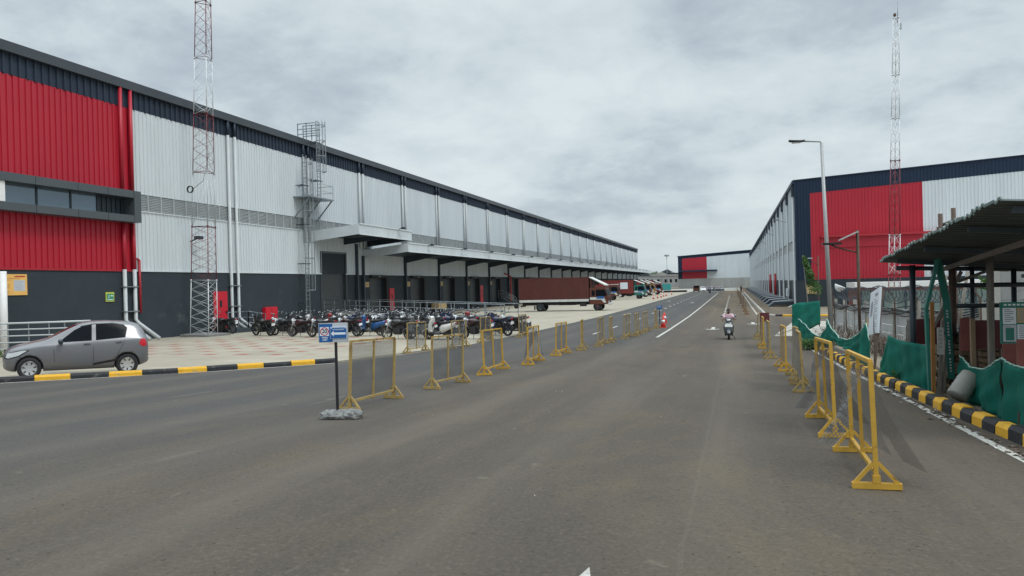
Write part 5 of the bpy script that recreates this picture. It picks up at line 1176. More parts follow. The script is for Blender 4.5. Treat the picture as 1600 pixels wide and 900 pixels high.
t3 = make_truck(9.2, 3.75, 'teal_cab_paint', 'red_container_paint', 'red_container_paint', 'grey_white', True); put(t3, 1009, 466.8, 'red container truck with teal cab and white poster on its side', 9.2)
t2 = make_truck(7.2, 2.95, 'dark_brown_cab_paint', 'red_container_paint', 'red_container_paint', 'grey_white'); put(t2, 967.5, 469.0, 'smaller brown truck between the big truck and the teal cab', 7.2)
put(copy_tree(t3, None, {'teal_cab_paint': M['dark_brown_cab_paint'], 'weathered_white_paint': M['grey_white']}), 1017.5, 463.8, 'brown truck with pale deflector just beyond the teal cab', 9.2)
put(copy_tree(t3, None, {'teal_cab_paint': M['ochre_cab_paint'], 'red_container_paint': M['brown_red_container_paint']}), 1024, 461.8, 'truck with ochre yellow cab in the far row', 9.2)
put(copy_tree(t3, None, {'teal_cab_paint': M['maroon_cab_paint'], 'red_container_paint': M['maroon_cab_paint']}), 1035, 460.2, 'maroon truck at the far end of the row', 9.2)
g = grd(1037, 457)
sk = thing('skip_container', 'pale teal container standing on a dark platform beyond the trucks', 'container', (g.x, g.y, 0.0))
mb = MB(); mb.rbox((0, 0, 1.75), (4.0, 2.4, 1.7), 0.08)
for x in (-1.6, -0.8, 0, 0.8, 1.6): mb.box((x-0.06, -1.28, 0.95), (x+0.06, 1.28, 2.55))
mb.build('container_body', 'teal_awning', sk); mb = MB(); mb.box((-3.2, -1.6, 0), (6.2, 1.6, 0.75)); mb.build('platform', 'tarp_black', sk)
g = grd(1088, 456)
t = thing('small_truck', 'small brown and yellow goods carrier far away at the road end', 'truck', (g.x, min(g.y, 225), 0.01), R(-85))
mb = MB(); mb.rbox((-0.6, 0, 1.1), (2.6, 1.6, 0.9), 0.05); mb.build('cargo_bed', 'ochre_cab_paint', t); mb = MB(); mb.rbox((1.2, 0, 1.2), (1.1, 1.55, 1.5), 0.12); cb = mb.build('cab', 'dark_brown_cab_paint', t); mb = MB(); mb.box((1.76, -0.65, 1.35), (1.78, 0.65, 1.85)); mb.build('windscreen', 'car_glass', cb)
for x in (-1.3, 1.1):
    for s in (-1, 1): wheel(t, x, s*0.68, 0.32, 0.2, s, 'steel_dark', 0)

# ------------------------------------------------------------------ people
def skin_mesh(verts, edges, m, name, parent, levels=2):
    me = bpy.data.meshes.new(name); me.from_pydata([v[0] for v in verts], edges, []); ob = bpy.data.objects.new(name, me); C.objects.link(ob)
    ob.modifiers.new('k', 'SKIN'); s = ob.modifiers.new('s', 'SUBSURF'); s.levels = levels; s.render_levels = levels
    for i, v in enumerate(verts):
        d = me.skin_vertices[0].data[i]; r = v[1]; d.radius = r if isinstance(r, tuple) else (r, r); d.use_root = (i == 0)
    bpy.context.view_layer.update(); mm = bpy.data.meshes.new_from_object(ob.evaluated_get(bpy.context.evaluated_depsgraph_get()))
    bpy.data.objects.remove(ob); mm.materials.clear(); mm.materials.append(M[m])
    for p in mm.polygons: p.use_smooth = True
    o = bpy.data.objects.new(name, mm); C.objects.link(o); o.parent = parent; return o
def rider(loc, rz, label, shirt='shirt', standing=False, group=None):
    t = thing('person', label, 'person', loc, rz, group)
    if standing: hip, kn, an, ch, sh, el, ha = (0, 0, .92), (.04, .10, .50), (0, .11, .08), (0, 0, 1.2), (0, .19, 1.40), (-.02, .25, 1.14), (.06, .25, .90)
    else: hip, kn, an, ch, sh, el, ha = (-.10, 0, .80), (.34, .20, .66), (.24, .17, .26), (-.03, 0, 1.08), (-.01, .20, 1.27), (.20, .30, 1.05), (.50, .29, .98)
    nk = (sh[0]+.01, 0, sh[2]+.09); hd = (nk[0]+.04, 0, nk[2]+.13); tp = (hd[0], 0, hd[2]+.10)
    m = lambda p: (p[0], -p[1], p[2])
    V = [(hip, (.15, .12)), (ch, (.15, .11)), ((sh[0], 0, sh[2]-.02), (.14, .10)), (nk, .055), (hd, (.085, .10)), (tp, .06)]; E = [(0, 1), (1, 2), (2, 3), (3, 4), (4, 5)]
    for f in (lambda p: p, m):
        b = len(V)
        V += [(f(sh), .065), (f(el), .045), (f(ha), .035), (f((hip[0]+.03, .10, hip[2]-.02)), .10), (f(kn), .068), (f(an), .048), (f((an[0]+.16, an[1], an[2]-.04)), .038)]
        E += [(2, b), (b, b+1), (b+1, b+2), (0, b+3), (b+3, b+4), (b+4, b+5), (b+5, b+6)]
        for q in (-.03, -.01, .01, .03):       # fingers closed round the grip
            k = len(V); h = f(ha); s = 1 if h[1] > 0 else -1
            V += [((h[0]+.05, h[1]+q, h[2]+.01), .010), ((h[0]+.065, h[1]+q, h[2]-.03), .009)]; E += [(b+2, k), (k, k+1)]
        k = len(V); h = f(ha); V += [((h[0]+.03, h[1]-(.045 if h[1] > 0 else -.045), h[2]-.015), .011)]; E += [(b+2, k)]
    body = skin_mesh(V, E, 'skin', 'body', t)
    V = [((hip[0], 0, hip[2]+.02), (.175, .145)), (ch, (.175, .135)), ((sh[0], 0, sh[2]-.02), (.155, .12)), ((nk[0], 0, nk[2]-.05), .085)]; E = [(0, 1), (1, 2), (2, 3)]
    for f in (lambda p: p, m):
        b = len(V); V += [(f(sh), .085), (f([sh[i]+(el[i]-sh[i])*.75 for i in range(3)]), .068)]; E += [(2, b), (b, b+1)]
    skin_mesh(V, E, shirt, 'shirt', t)
    V = [((hip[0], 0, hip[2]), (.16, .14))]; E = []
    for f in (lambda p: p, m):
        b = len(V); V += [(f((hip[0]+.03, .10, hip[2]-.03)), .115), (f(kn), .083), (f((an[0], an[1], an[2]+.05)), .062)]; E += [(0, b), (b, b+1), (b+1, b+2)]
    skin_mesh(V, E, 'trouser', 'trousers', t)
    mb = MB(); mb.blob((hd[0]-.02, 0, hd[2]+.055), (.21, .185, .19)); mb.build('hair', 'hair', t)
    mb = MB()
    for s in (-1, 1): mb.blob((hd[0]+.095, s*.035, hd[2]+.0), (.03, .035, .018))
    mb.build('eyes', 'white_paint', t)
    mb = MB(); mb.blob((hd[0]+.11, 0, hd[2]-.03), (.05, .03, .05)); mb.build('nose', 'skin', t)
    for s in (-1, 1):
        mb = MB(); mb.blob((hd[0], s*.095, hd[2]-.01), (.04, .02, .06)); mb.build('ear', 'skin', t)
        mb = MB(); mb.blob((an[0]+.08, s*an[1], an[2]-.04), (.27, .10, .10)); mb.build('shoe', 'black', t)
    return t

# ------------------------------------------------------------------ motorcycles and scooters (local +x forward)
def bike_wheel(t, x, r, wd, spokes, rim):
    mb = MB(); mb.lathe([(r*.80, -wd*.4), (r*.93, -wd/2), (r, -wd*.2), (r, wd*.2), (r*.93, wd/2), (r*.80, wd*.4), (r*.80, -wd*.4)], (x, 0, r), 'y', 24, cap=False); w_ = mb.build('wheel', 'rubber', t)
    mb = MB(); mb.lathe([(r*.72, -wd*.3), (r*.81, -wd*.42), (r*.81, wd*.42), (r*.72, wd*.3), (r*.72, -wd*.3)], (x, 0, r), 'y', 24, cap=False); mb.lathe([(.02, -.06), (.05, -.05), (.05, .05), (.02, .06)], (x, 0, r), 'y', 10)
    for i in range(spokes):
        a = 2*PI*i/spokes; mb.bar((x+.04*math.cos(a), 0, r+.04*math.sin(a)), (x+r*.74*math.cos(a), 0, r+r*.74*math.sin(a)), .030 if spokes < 8 else .012, .03)
    mb.build('rim', rim, w_); return w_
def bars(t, x, z, wd, sweep=-.12):
    mb = MB(); mb.tube([(x+sweep, -wd/2, z), (x+.02, -wd*.22, z+.02), (x+.02, wd*.22, z+.02), (x+sweep, wd/2, z)], .016, 6); hb = mb.build('handlebar', 'black', t)
    for s in (-1, 1):
        mb = MB(); mb.tube([(x-.02, s*wd*.34, z+.02), (x-.03, s*wd*.42, z+.16)], .008, 5); mb.lathe([(.002, -.012), (.055, -.008), (.06, .008), (.002, .014)], (x-.04, s*wd*.44, z+.19), 'x', 12); mi = mb.build('mirror', 'mirror_metal', t)
def make_motorcycle(kind):
    t = thing('motorcycle', '', 'motorcycle')
    xf, xr, r = .66, -.64, .31
    spk = 6 if kind == 'sport' else 7
    bike_wheel(t, xf, r, .095, spk, 'dark_rim' if kind != 'sport' else 'steel_dark'); bike_wheel(t, xr, r, .12, spk, 'dark_rim' if kind != 'sport' else 'steel_dark')
    hx, hz = .36, .98
    for s in (-1, 1):
        mb = MB(); mb.tube([(xf, s*.085, r), (hx+.06, s*.075, hz-.08)], .026, 8); mb.build('fork', 'chrome' if kind != 'sport' else 'black', t)
    mb = MB(); A = [(.20+PI*.75*i/8) for i in range(9)]
    for wdt in (0,): mb.loft([[Vector((xf+math.cos(a)*(r+d), y, r+math.sin(a)*(r+d))) for y, d in ((-.07, .01), (-.055, .045), (.055, .045), (.07, .01))] for a in A], cap=True); mb.build('front_mudguard', 'bike_paint', t)
    mb = MB(); mb.blob((.10, 0, .80), (.56, .30, .26), m=0); mb.blob((.22, 0, .72), (.30, .32, .24)); mb.build('fuel_tank', 'bike_paint', t)
    mb = MB(); mb.loft([[Vector((x, y*w_, z+dz)) for y, dz in ((-1, 0), (-.8, .06), (.8, .06), (1, 0), (.7, -.06), (-.7, -.06))] for x, z, w_ in ((-.10, .80, .10), (-.30, .79, .14), (-.55, .83, .13), (-.78, .87, .10), (-.86, .88, .06))]); mb.build('seat', 'rubber', t)
    mb = MB(); mb.loft([[Vector((x, y*w_, z+dz)) for y, dz in ((-1, -.05), (-.9, .05), (.9, .05), (1, -.05))] for x, z, w_ in ((-.15, .72, .12), (-.5, .75, .13), (-.85, .82, .09), (-1.0, .86, .05))]); mb.build('tail_cowl', 'bike_paint', t)
    mb = MB(); mb.rbox((.05, 0, .42), (.44, .28, .40), .05); mb.rbox((-.22, 0, .58), (.34, .22, .26), .05); mb.rbox((.14, 0, .60), (.20, .18, .22), .03); mb.tube([(hx+.04, 0, hz-.15), (.0, 0, .70), (-.25, 0, .70), (-.30, 0, .42)], .028, 6); mb.tube([(hx+.04, 0, hz-.18), (.25, 0, .45), (.1, 0, .27), (-.28, 0, .32)], .028, 6); mb.build('engine', 'engine_metal', t)
    for s in (-1, 1):
        mb = MB(); mb.bar((-.28, s*.10, .36), (xr, s*.09, r), .035, .05); mb.tube([(xr+.02, s*.13, r+.02), (-.48, s*.12, .72)], .03, 8); mb.build('swing_arm', 'black', t)
    mb = MB(); mb.tube([(.22, -.12, .40), (.18, -.15, .20), (-.2, -.16, .20)], .025, 6); mb.tube([(-.2, -.17, .21), (-.5, -.19, .30), (-.82, -.20, .38)], .045, 8, 0, .06); mb.build('exhaust', 'chrome' if kind == 'commuter' else 'black', t)
    if kind == 'sport':
        mb = MB(); mb.loft([[Vector((x, y*w_, z+dz*h)) for y, dz in ((-1, -.9), (-.85, .4), (-.4, 1), (.4, 1), (.85, .4), (1, -.9))] for x, z, w_, h in ((.62, .86, .06, .06), (.50, .90, .14, .12), (.34, .96, .17, .16), (.24, 1.0, .15, .12))]); mb.loft([[Vector((x, y*w_, z)) for y, z in ((-1, zb), (-1.05, zt), (1.05, zt), (1, zb))] for x, zb, zt, w_ in ((.42, .50, .78, .15), (.20, .28, .74, .17), (-.05, .25, .66, .16))]); mb.build('fairing', 'bike_paint', t)
        mb = MB(); mb.loft([[Vector((x, y*w_, z)) for y in (-1, -.4, .4, 1)] for x, z, w_ in ((.50, 1.0, .12), (.36, 1.14, .11))], cap=False, closed=False); mb.build('windshield', 'car_glass', t)
        bars(t, .36, 1.0, .62)
    else: bars(t, .34, 1.05, .74)
    mb = MB(); mb.blob((.52 if kind != 'sport' else .60, 0, .88), (.14, .19, .18)); mb.build('headlight', 'lens', t)
    mb = MB(); mb.rbox((-.99, 0, .84), (.05, .12, .06), .012); mb.build('tail_light', 'red_lens', t)
    mb = MB(); mb.loft([[Vector((xr+math.cos(a)*(r+.05), y, r+math.sin(a)*(r+.05))) for y in (-.07, .07)] for a in [1.7+.9*i/5 for i in range(6)]], cap=False, closed=False); mb.build('rear_mudguard', 'black', t)
    mb = MB(); mb.box((-1.0, -.10, .58), (-.985, .10, .70)); mb.build('number_plate', 'white_paint', t)
    mb = MB(); mb.bar((-.02, .14, .26), (-.10, .30, .02), .022); mb.build('side_stand', 'black', t)
    return t
def make_scooter():
    t = thing('scooter', '', 'scooter'); xf, xr, r = .62, -.58, .235
    bike_wheel(t, xf, r, .10, 5, 'dark_rim'); bike_wheel(t, xr, r, .11, 5, 'dark_rim')
    for s in (-1, 1):
        mb = MB(); mb.tube([(xf, s*.075, r), (.50, s*.06, .55)], .024, 6); mb.build('fork', 'black', t)
    mb = MB(); mb.loft([[Vector((xf+math.cos(a)*(r+d), y, r+math.sin(a)*(r+d))) for y, d in ((-.085, .01), (-.06, .06), (.06, .06), (.085, .01))] for a in [.25+PI*.8*i/8 for i in range(9)]]); mb.build('front_mudguard', 'scooter_paint', t)
    mb = MB(); mb.loft([[Vector((x+dx, y*w_, z)) for y, dx in ((-1, -.10), (-.7, 0), (0, .05), (.7, 0), (1, -.10), (.7, -.10), (-.7, -.10))] for x, z, w_ in ((.50, .32, .14), (.50, .45, .20), (.44, .70, .22), (.38, .88, .18), (.34, .96, .10))]); mb.build('front_apron', 'scooter_paint', t)
    mb = MB(); mb.loft([[Vector((x, y*w_, z)) for y, z in ((-1, .26), (-1, .33), (1, .33), (1, .26))] for x, w_ in ((.46, .16), (.2, .19), (-.2, .20))]); mb.build('floorboard', 'black', t)
    mb = MB(); mb.loft([[Vector((x, y*w_, z0+(z1-z0)*v)) for y, v in ((-.75, 0), (-1, .4), (-.85, .85), (-.5, 1), (.5, 1), (.85, .85), (1, .4), (.75, 0))] for x, z0, z1, w_ in ((-.12, .30, .62, .13), (-.25, .32, .72, .20), (-.5, .42, .76, .22), (-.80, .56, .80, .16), (-.95, .68, .80, .08))]); mb.build('side_panel', 'scooter_paint', t)
    mb = MB(); mb.loft([[Vector((x, y*w_, z+dz)) for y, dz in ((-1, -.03), (-.85, .05), (.85, .05), (1, -.03))] for x, z, w_ in ((-.08, .74, .10), (-.2, .77, .15), (-.5, .79, .16), (-.8, .83, .12), (-.88, .82, .07))]); mb.build('seat', 'rubber', t)
    mb = MB(); mb.blob((.34, 0, 1.0), (.24, .30, .17)); mb.build('handlebar_cowl', 'scooter_paint', t)
    bars(t, .30, 1.03, .68)
    mb = MB(); mb.blob((.445, 0, 1.0), (.08, .17, .12)); mb.build('headlight', 'lens', t)
    mb = MB(); mb.rbox((-.40, 0, .30), (.44, .20, .20), .05); mb.build('engine', 'engine_metal', t)
    mb = MB(); mb.tube([(-.35, -.14, .26), (-.55, -.16, .30), (-.88, -.17, .36)], .05, 8); mb.build('exhaust', 'black', t)
    mb = MB(); mb.rbox((-.94, 0, .74), (.06, .16, .07), .015); mb.build('tail_light', 'red_lens', t)
    mb = MB(); mb.box((-.99, -.10, .56), (-.98, .10, .66)); mb.build('number_plate', 'white_paint', t)
    mb = MB(); mb.bar((-.06, .12, .26), (-.12, .28, .02), .022); mb.build('side_stand', 'black', t)
    return t
M['mirror_metal'] = mat('mirror_glass', (0.22, 0.23, 0.25), 0.12, 0.8, 0.05, 6.0)
M['engine_metal'] = mat('dark_engine_metal', (0.045, 0.045, 0.05), 0.45, 0.4, 0.4, 8.0)
M['dark_rim'] = mat('dull_grey_rim_metal', (0.13, 0.13, 0.135), 0.4, 0.5, 0.2, 8.0)
M['bike_paint'] = mat('black_bike_paint', (0.012, 0.012, 0.014), 0.3, 0, 0.1, 4.0, coat=0.4); M['scooter_paint'] = mat('pearl_white_scooter_paint', (0.62, 0.62, 0.60), 0.3, 0, 0.05, 4.0, coat=0.4)
BP = {n: mat(n+'_bike_paint', c, 0.32, 0.1, 0.08, 4.0, coat=0.4) for n, c in dict(blue=(0.01, 0.085, 0.26), maroon=(0.035, 0.008, 0.011), red=(0.20, 0.012, 0.016), grey=(0.09, 0.10, 0.11), white=(0.6, 0.6, 0.6), navy=(0.012, 0.02, 0.06), silver=(0.33, 0.34, 0.36), dark=(0.02, 0.022, 0.03)).items()}
protos = {'sport': make_motorcycle('sport'), 'commuter': make_motorcycle('commuter'), 'scooter': make_scooter()}
GB = 'motorcycles and scooters parked in rows on the paving'
usedb = set()
def bike(kind, x, y, rz, colour, label, lean=7, s=1.0, group=GB):
    p = protos[kind]; base = 'pearl_white_scooter_paint' if kind == 'scooter' else 'black_bike_paint'
    if kind not in usedb and colour is None: o = p; usedb.add(kind)
    else: o = copy_tree(p, None, {base: BP[colour]} if colour else None)
    o.location = (x, y, gz(y)+0.006); o.rotation_euler = (R(-lean), 0, rz); o.scale = (s, s*1.15, s*1.03); o['label'] = label
    if group: o['group'] = group
    elif 'group' in o: del o['group']
    return o
rb = random.Random(21)
FR = [(408, 525, 'sport', None, 'black sports motorcycle at the left end of the front row, side-on'),
      (441, 524.5, 'commuter', 'dark', 'dark motorcycle, second from the left in the front row'),
      (469, 526.5, 'commuter', 'maroon', 'black and maroon motorcycle on its side stand left of the arrow sign'),
      (500, 527.5, 'commuter', 'dark', 'black motorcycle partly hidden by the blue arrow sign'),
      (541, 526, 'commuter', 'maroon', 'dark red motorcycle just right of the arrow sign'),
      (576, 525, 'scooter', 'blue', 'blue scooter in the front row right of the arrow sign'),
      (621, 530, 'commuter', None, 'black motorcycle with bright spoked wheel in the front row'),
      (652, 530.5, 'scooter', 'grey', 'grey scooter tucked behind the white scooter'),
      (684, 531, 'scooter', None, 'white scooter standing foremost in front of the ramp'),
      (741, 530, 'commuter', 'maroon', 'dark red motorcycle right of the white scooter'),
      (776, 525, 'sport', 'navy', 'dark blue motorcycle near the right end of the row'),
      (799, 522.5, 'commuter', 'dark', 'dark motorcycle at the right end of the row')]
for (px, py, kind, colr, lab) in FR:
    g = grd(px, py); rz = PI+R(rb.uniform(-14, 14))-R(8)
    bike(kind, g.x, g.y+0.25, rz, colr, lab, s=1.05)
n = 0
for (px, py, depth) in ((438, 521, 2), (462, 520, 3), (490, 520, 4), (515, 519, 5), (540, 519, 5), (566, 519, 5), (590, 520, 5), (615, 521, 5), (640, 521, 5), (668, 522, 4), (695, 521, 4), (722, 521, 3), (748, 520, 3), (772, 518, 2), (797, 516, 1)):
    for k_ in range(depth):
        g = grd(px+rb.uniform(-5, 5), py); x = g.x+rb.uniform(-.25, .25); y = g.y+0.3+k_*1.05+rb.uniform(-.15, .15)
        # stay clear of the ramp
        tt = (x-A1.x)/(B1.x-A1.x); yr = A1.y+(B1.y-A1.y)*tt
        if y > yr-1.0: continue
        kind = rb.choice(['commuter', 'commuter', 'scooter', 'sport', 'commuter', 'scooter']); colr = rb.choice(['dark', 'dark', 'dark', 'grey', 'maroon', 'dark', 'dark', 'dark', 'grey', 'dark', 'dark', 'navy'] if kind != 'scooter' else ['grey', 'dark', 'dark', 'navy', 'dark', 'dark', 'white'])
        bike(kind, x, y, PI+R(rb.uniform(-20, 20))-R(8), colr, 'parked %s behind the front row of two-wheelers' % ('scooter' if kind == 'scooter' else 'motorcycle'), s=1.04); n += 1
g = grd(328, 523); bike('commuter', g.x+0.2, g.y+1.0, PI+R(4), 'dark', 'black motorcycle standing behind the lattice mast by the wall', s=1.1)
for px, cc, lab in ((505, 'red', 'red helmet resting on a parked motorcycle behind the arrow sign'), (723.5, 'red', 'bright red helmet resting on a motorcycle right of the white scooter')):
    g = grd(px, 524); t = thing('helmet', lab, 'helmet', (g.x, g.y+0.8, gz(g.y)+1.14)); mb = MB(); mb.blob((0, 0, 0), (.30, .26, .27)); mb.build('shell', BP[cc], t); mb = MB(); mb.blob((-.09, 0, .0), (.14, .22, .10)); mb.build('visor', 'car_glass', t)
# the rider coming up the road
g = grd(1139, 531)
sc_ = bike('scooter', g.x, g.y+0.5, R(-90), 'grey', 'grey scooter ridden towards the camera along the road', lean=0, s=.80, group=None)
mb = MB(); mb.loft([[Vector((x, y*w_, z)) for y in (-1, 0, 1)] for x, z, w_ in ((.545, .66, .16), (.525, .72, .18), (.475, .83, .15))], cap=False, closed=False); mb.build('bright_apron_cover', 'grey_white', sc_, fixn=False)
rd = rider((g.x, g.y+0.5, gz(g.y)+0.02), R(-90), 'man in a pink checked shirt riding a scooter towards the camera'); rd.scale = (.80, .80, .80)
g = grd(1109, 458)
bike('scooter', g.x, g.y, R(-90), 'navy', 'tiny dark scooter with a rider near the end of the road', lean=0, group=None)
rider((g.x, g.y, 0.02), R(-90), 'rider in dark clothes on a far scooter near the road end', shirt='trouser')
g = grd(1158, 456); rider((g.x, min(g.y, 215), 0.01), R(-90), 'person in dark clothes standing far down the right kerb', shirt='trouser', standing=True)
# ------------------------------------------------------------------ the yard behind the right-hand kerb
def curtain(name, label, st, hem=True, seed=1, m='net', rows=10, amp=0.03, lift=0.0):
    """netting hung between stations (px, top py, bottom py[, Y]); sags and folds are modelled, the sheet has thickness"""
    rr = random.Random(seed); P_ = []
    for s in st:
        if len(s) == 3: b = grd(s[0], s[2]); Yv = b.y
        else: Yv = s[3]; b = at(s[0], s[2], Yv)
        P_.append((at(s[0], s[1], Yv), b))
    # resample
    Q = []
    for (a, b), (c, d) in zip(P_, P_[1:]):
        n = max(2, int((c-a).length/0.12)+1)
        for i in range(n): t_ = i/n; Q.append((a+(c-a)*t_, b+(d-b)*t_))
    Q.append(P_[-1]); n = len(Q)
    ph = [rr.uniform(0, 6) for _ in range(4)]
    org = Vector(P_[0][1]); t = thing(name, label, 'netting', org, 0, 'green shade nets along the right kerb')
    rings = []
    for i, (a, b) in enumerate(Q):
        j0, j1 = max(0, i-1), min(n-1, i+1); tg = (Q[j1][1]-Q[j0][1]); tg.z = 0; nn = Vector((-tg.y, tg.x, 0)).normalized() if tg.length > 1e-4 else Vector((1, 0, 0))
        col = []
        for k_ in range(rows+1):
            v = k_/rows; p = a+(b-a)*v; s_ = i*0.12
            f = amp*(0.3+v)*(math.sin(s_*5.2+ph[0]+1.2*v)+0.6*math.sin(s_*11+ph[1]-2*v)+0.4*math.sin(7*v+ph[2]+s_*2))+0.012*math.sin(v*14+s_*4)+0.014*math.sin(s_*27+ph[3]+3*v)
            col.append(p+nn*f-org)
        rings.append(col)
    vs = [v for r in rings for v in r]; fs = []; w_ = rows+1
    for i in range(n-1):
        for k_ in range(rows): fs.append((i*w_+k_, (i+1)*w_+k_, (i+1)*w_+k_+1, i*w_+k_+1))
    mb = MB(); mb.add(vs, fs, 0, True); o = mb.build('net_cloth', m, t, fixn=False)
    so_ = o.modifiers.new('thickness', 'SOLIDIFY'); so_.thickness = 0.006; so_.offset = 0
    if hem:
        mb = MB(); mb.tube([r[0] for r in rings], 0.013, 5); mb.build('hem', 'net_edge', t)
    return t
curtain('shade_net', 'upright green net panel at the corner of the side road', [(1238, 476, 527, 33.5), (1247, 473, 524, 33.6), (1262, 472, 517, 34.0), (1281, 470, 506, 34.5)], False, 1)
curtain('shade_net', 'sagging green net between the corner panel and the lamp post', [(1247, 498, 530), (1258, 507, 534), (1270, 521, 539), (1281, 526, 543), (1289, 516, 546), (1293, 500, 548), (1301, 528, 551)], True, 2)
curtain('shade_net', 'green net swag rising to a tip beside the tilted white board', [(1291, 498, 517, 25.5), (1300, 514, 531, 24.2), (1312, 528, 541, 22.7), (1325, 531, 547, 21.3), (1340, 523, 553, 20.0), (1349, 511, 572, 19.2), (1353, 505, 576, 18.9), (1359, 532, 578, 18.7)], True, 3)
curtain('shade_net', 'low folded end of green net lying below the swag', [(1305, 556, 561), (1318, 555, 565), (1332, 548, 569), (1345, 535, 573)], True, 4)
curtain('shade_net', 'green net panel between the tilted white board and the teal timber frame', [(1377, 566, 590), (1383, 540, 592), (1388, 523, 594), (1402, 531, 598), (1418, 534, 604), (1434, 537, 609), (1451, 541, 614)], False, 5)
curtain('shade_net', 'large green net with curved top behind the grey drum', [(1500, 555, 620), (1507, 565, 624), (1518, 573, 630), (1532, 577, 638), (1548, 572, 646), (1562, 560, 655)], True, 6, amp=0.035)
curtain('shade_net', 'large green net at the right edge below the notice board', [(1563, 559, 656), (1580, 569, 665), (1600, 575, 676), (1625, 582, 690), (1660, 590, 706)], True, 7, amp=0.035)
curtain('shade_net', 'dark green net stretched low behind the maroon boards', [(1478, 545, 592, 17.2), (1510, 549, 596, 16.8), (1545, 551, 600, 16.5), (1575, 556, 600, 16.0)], False, 8)

def wall_line(name, label, p, q, h, n, post_h, mwall, planks):
    p = Vector((p[0], p[1], 0)); q = Vector((q[0], q[1], 0)); d = q-p
    t = thing(name, label, 'wall', (p.x, p.y, gz(p.y)))
    mb = MB(); nn = Vector((-d.y, d.x, 0)).normalized()*0.03
    for i in range(n):
        a = p+d*i/n; b = p+d*(i+1)/n; za, zb_ = gz(a.y), gz(b.y)
        for k_ in range(planks):
            f0, f1 = h*k_/planks+0.004, h*(k_+1)/planks-0.022
            vs = []
            for (c, z) in ((a, za), (b, zb_)):
                for s_ in (-1, 1):
                    for f in (f0, f1): vs.append(Vector((c.x+nn.x*s_, c.y+nn.y*s_, z+f)))
            mb.add(vs, [(0, 1, 5, 4), (2, 6, 7, 3), (0, 2, 3, 1), (4, 5, 7, 6), (1, 3, 7, 5), (0, 4, 6, 2)])
    mb.build('wall_plank', mwall, t, world=True)
    for i in range(n+1):
        a = p+d*i/n; mb = MB(); mb.box((a.x-0.075, a.y-0.075, gz(a.y)-0.1), (a.x+0.075, a.y+0.075, gz(a.y)+post_h)); mb.build('wall_post', 'concrete', t, world=True)
    return t
w1 = wall_line('compound_wall', 'low grey precast plank wall topped with coiled razor wire', (5.0, 41.0), (6.5, 23.0), 1.30, 9, 1.55, 'wall_grey', 4)
w2 = wall_line('compound_wall', 'tall grey precast plank wall behind the sheet-roofed shelter', (7.0, 23.5), (19, 22.0), 2.42, 11, 2.5, 'wall_mid', 6)
mb = MB(); pts = []
L0, L1_ = Vector((5.0, 41.0, 0)), Vector((6.5, 23.0, 0))
N_ = 900
for i in range(N_+1):
    u = i/N_; c = L0+(L1_-L0)*u; a = u*2*PI*46; z = gz(c.y)+1.82+0.05*math.sin(u*31); r = 0.27+0.03*math.sin(u*47)
    pts.append(Vector((c.x+r*math.cos(a), c.y, z+r*math.sin(a))))
mb.tube(pts, 0.015, 3, cap=False)
rz_ = thing('razor_wire', 'coiled razor wire running along the low precast wall', 'razor wire', (5.0, 41.0, gz(41)+1.5)); mb.build('wire_coil', 'steel_dark', rz_, world=True)
mb = MB(); rr = random.Random(12)
for k_ in range(5):
    ps = []
    for i in range(30):
        u = i/29; c = L0+(L1_-L0)*u; ps.append(Vector((c.x-0.1, c.y, gz(c.y)+1.42-0.16*abs(math.sin(u*PI*(3+k_)))-0.06*k_)))
    mb.tube(ps, 0.018, 4)
cb_ = thing('loose_cables', 'black cables drooping along the low precast wall', 'cables', (5.0, 41.0, gz(41)+1.3)); mb.build('cables', 'rubber', cb_, world=True)
for i in range(8):
    c = L0+(L1_-L0)*(i/7.0); t = thing('fence_stake', 'thin dark steel stake carrying the razor wire on the low wall', 'stake', (c.x-0.12, c.y-0.3, gz(c.y)), 0, 'stakes along the low wall'); mb = MB(); mb.bar((0, 0, 0), (0, 0, 1.7), 0.045); mb.bar((0, 0, 1.65), (-0.22, 0, 2.05), 0.035); mb.build('stake', 'rust', t)
t = thing('yellow_tag', 'small pale yellow plate fixed to the low precast wall', 'sign', (5.5, 34.5, gz(34)+0.62)); mb = MB(); mb.box((-0.06, -0.2, -0.15), (-0.04, 0.2, 0.15)); mb.build('plate', 'tan_sign', t)

ff = thing('sheet_fence', 'pale green grey sheet fence showing through the razor wire', 'fence', (9.0, 60.0, gz(60)))
mb = MB(); mb.box((0, 0, 0), (20, .06, 1.75)); mb.build('sheeting', 'fence_pale', ff)
for i in range(14): mb = MB(); mb.box((i*1.5, -.06, 0), (i*1.5+.12, -.002, 1.85)); mb.build('fence_post', 'steel_dark', ff)
# ---- the open shelter with its corrugated roof
ZR = {'A': at(1375, 410, 16.0), 'B': at(1565, 313, 8.8)}
A_, B_ = ZR['A'], ZR['B']
sh = thing('shelter', 'open shelter of poles under a dark corrugated sheet roof at right', 'shelter', (5.0, 12.5, gz(12.5)))
tilt = 0.075; W_ = 6.5
mb = MB(); n = 150; top_ = []; bot_ = []
for i in range(n+1):
    u = i/n; p = A_+(B_-A_)*u; wv = 0.022*math.cos(i*PI/2*1.0)*1.0
    wv = 0.013 if i % 4 in (0, 1) else -0.013
    jag = 0.05*(1 if (i//12) % 2 else 0)
    top_.append((Vector((p.x-jag, p.y, p.z+wv+0.012)), Vector((p.x+W_, p.y, p.z+wv-W_*tilt+0.012))))
vs = [v for a in top_ for v in a]; fs = [(2*i, 2*i+2, 2*i+3, 2*i+1) for i in range(n)]
mb.add(vs, fs); o = mb.build('roof_sheet', 'sheet', sh, world=True, fixn=False); sd_ = o.modifiers.new('t', 'SOLIDIFY'); sd_.thickness = 0.008
mb = MB()
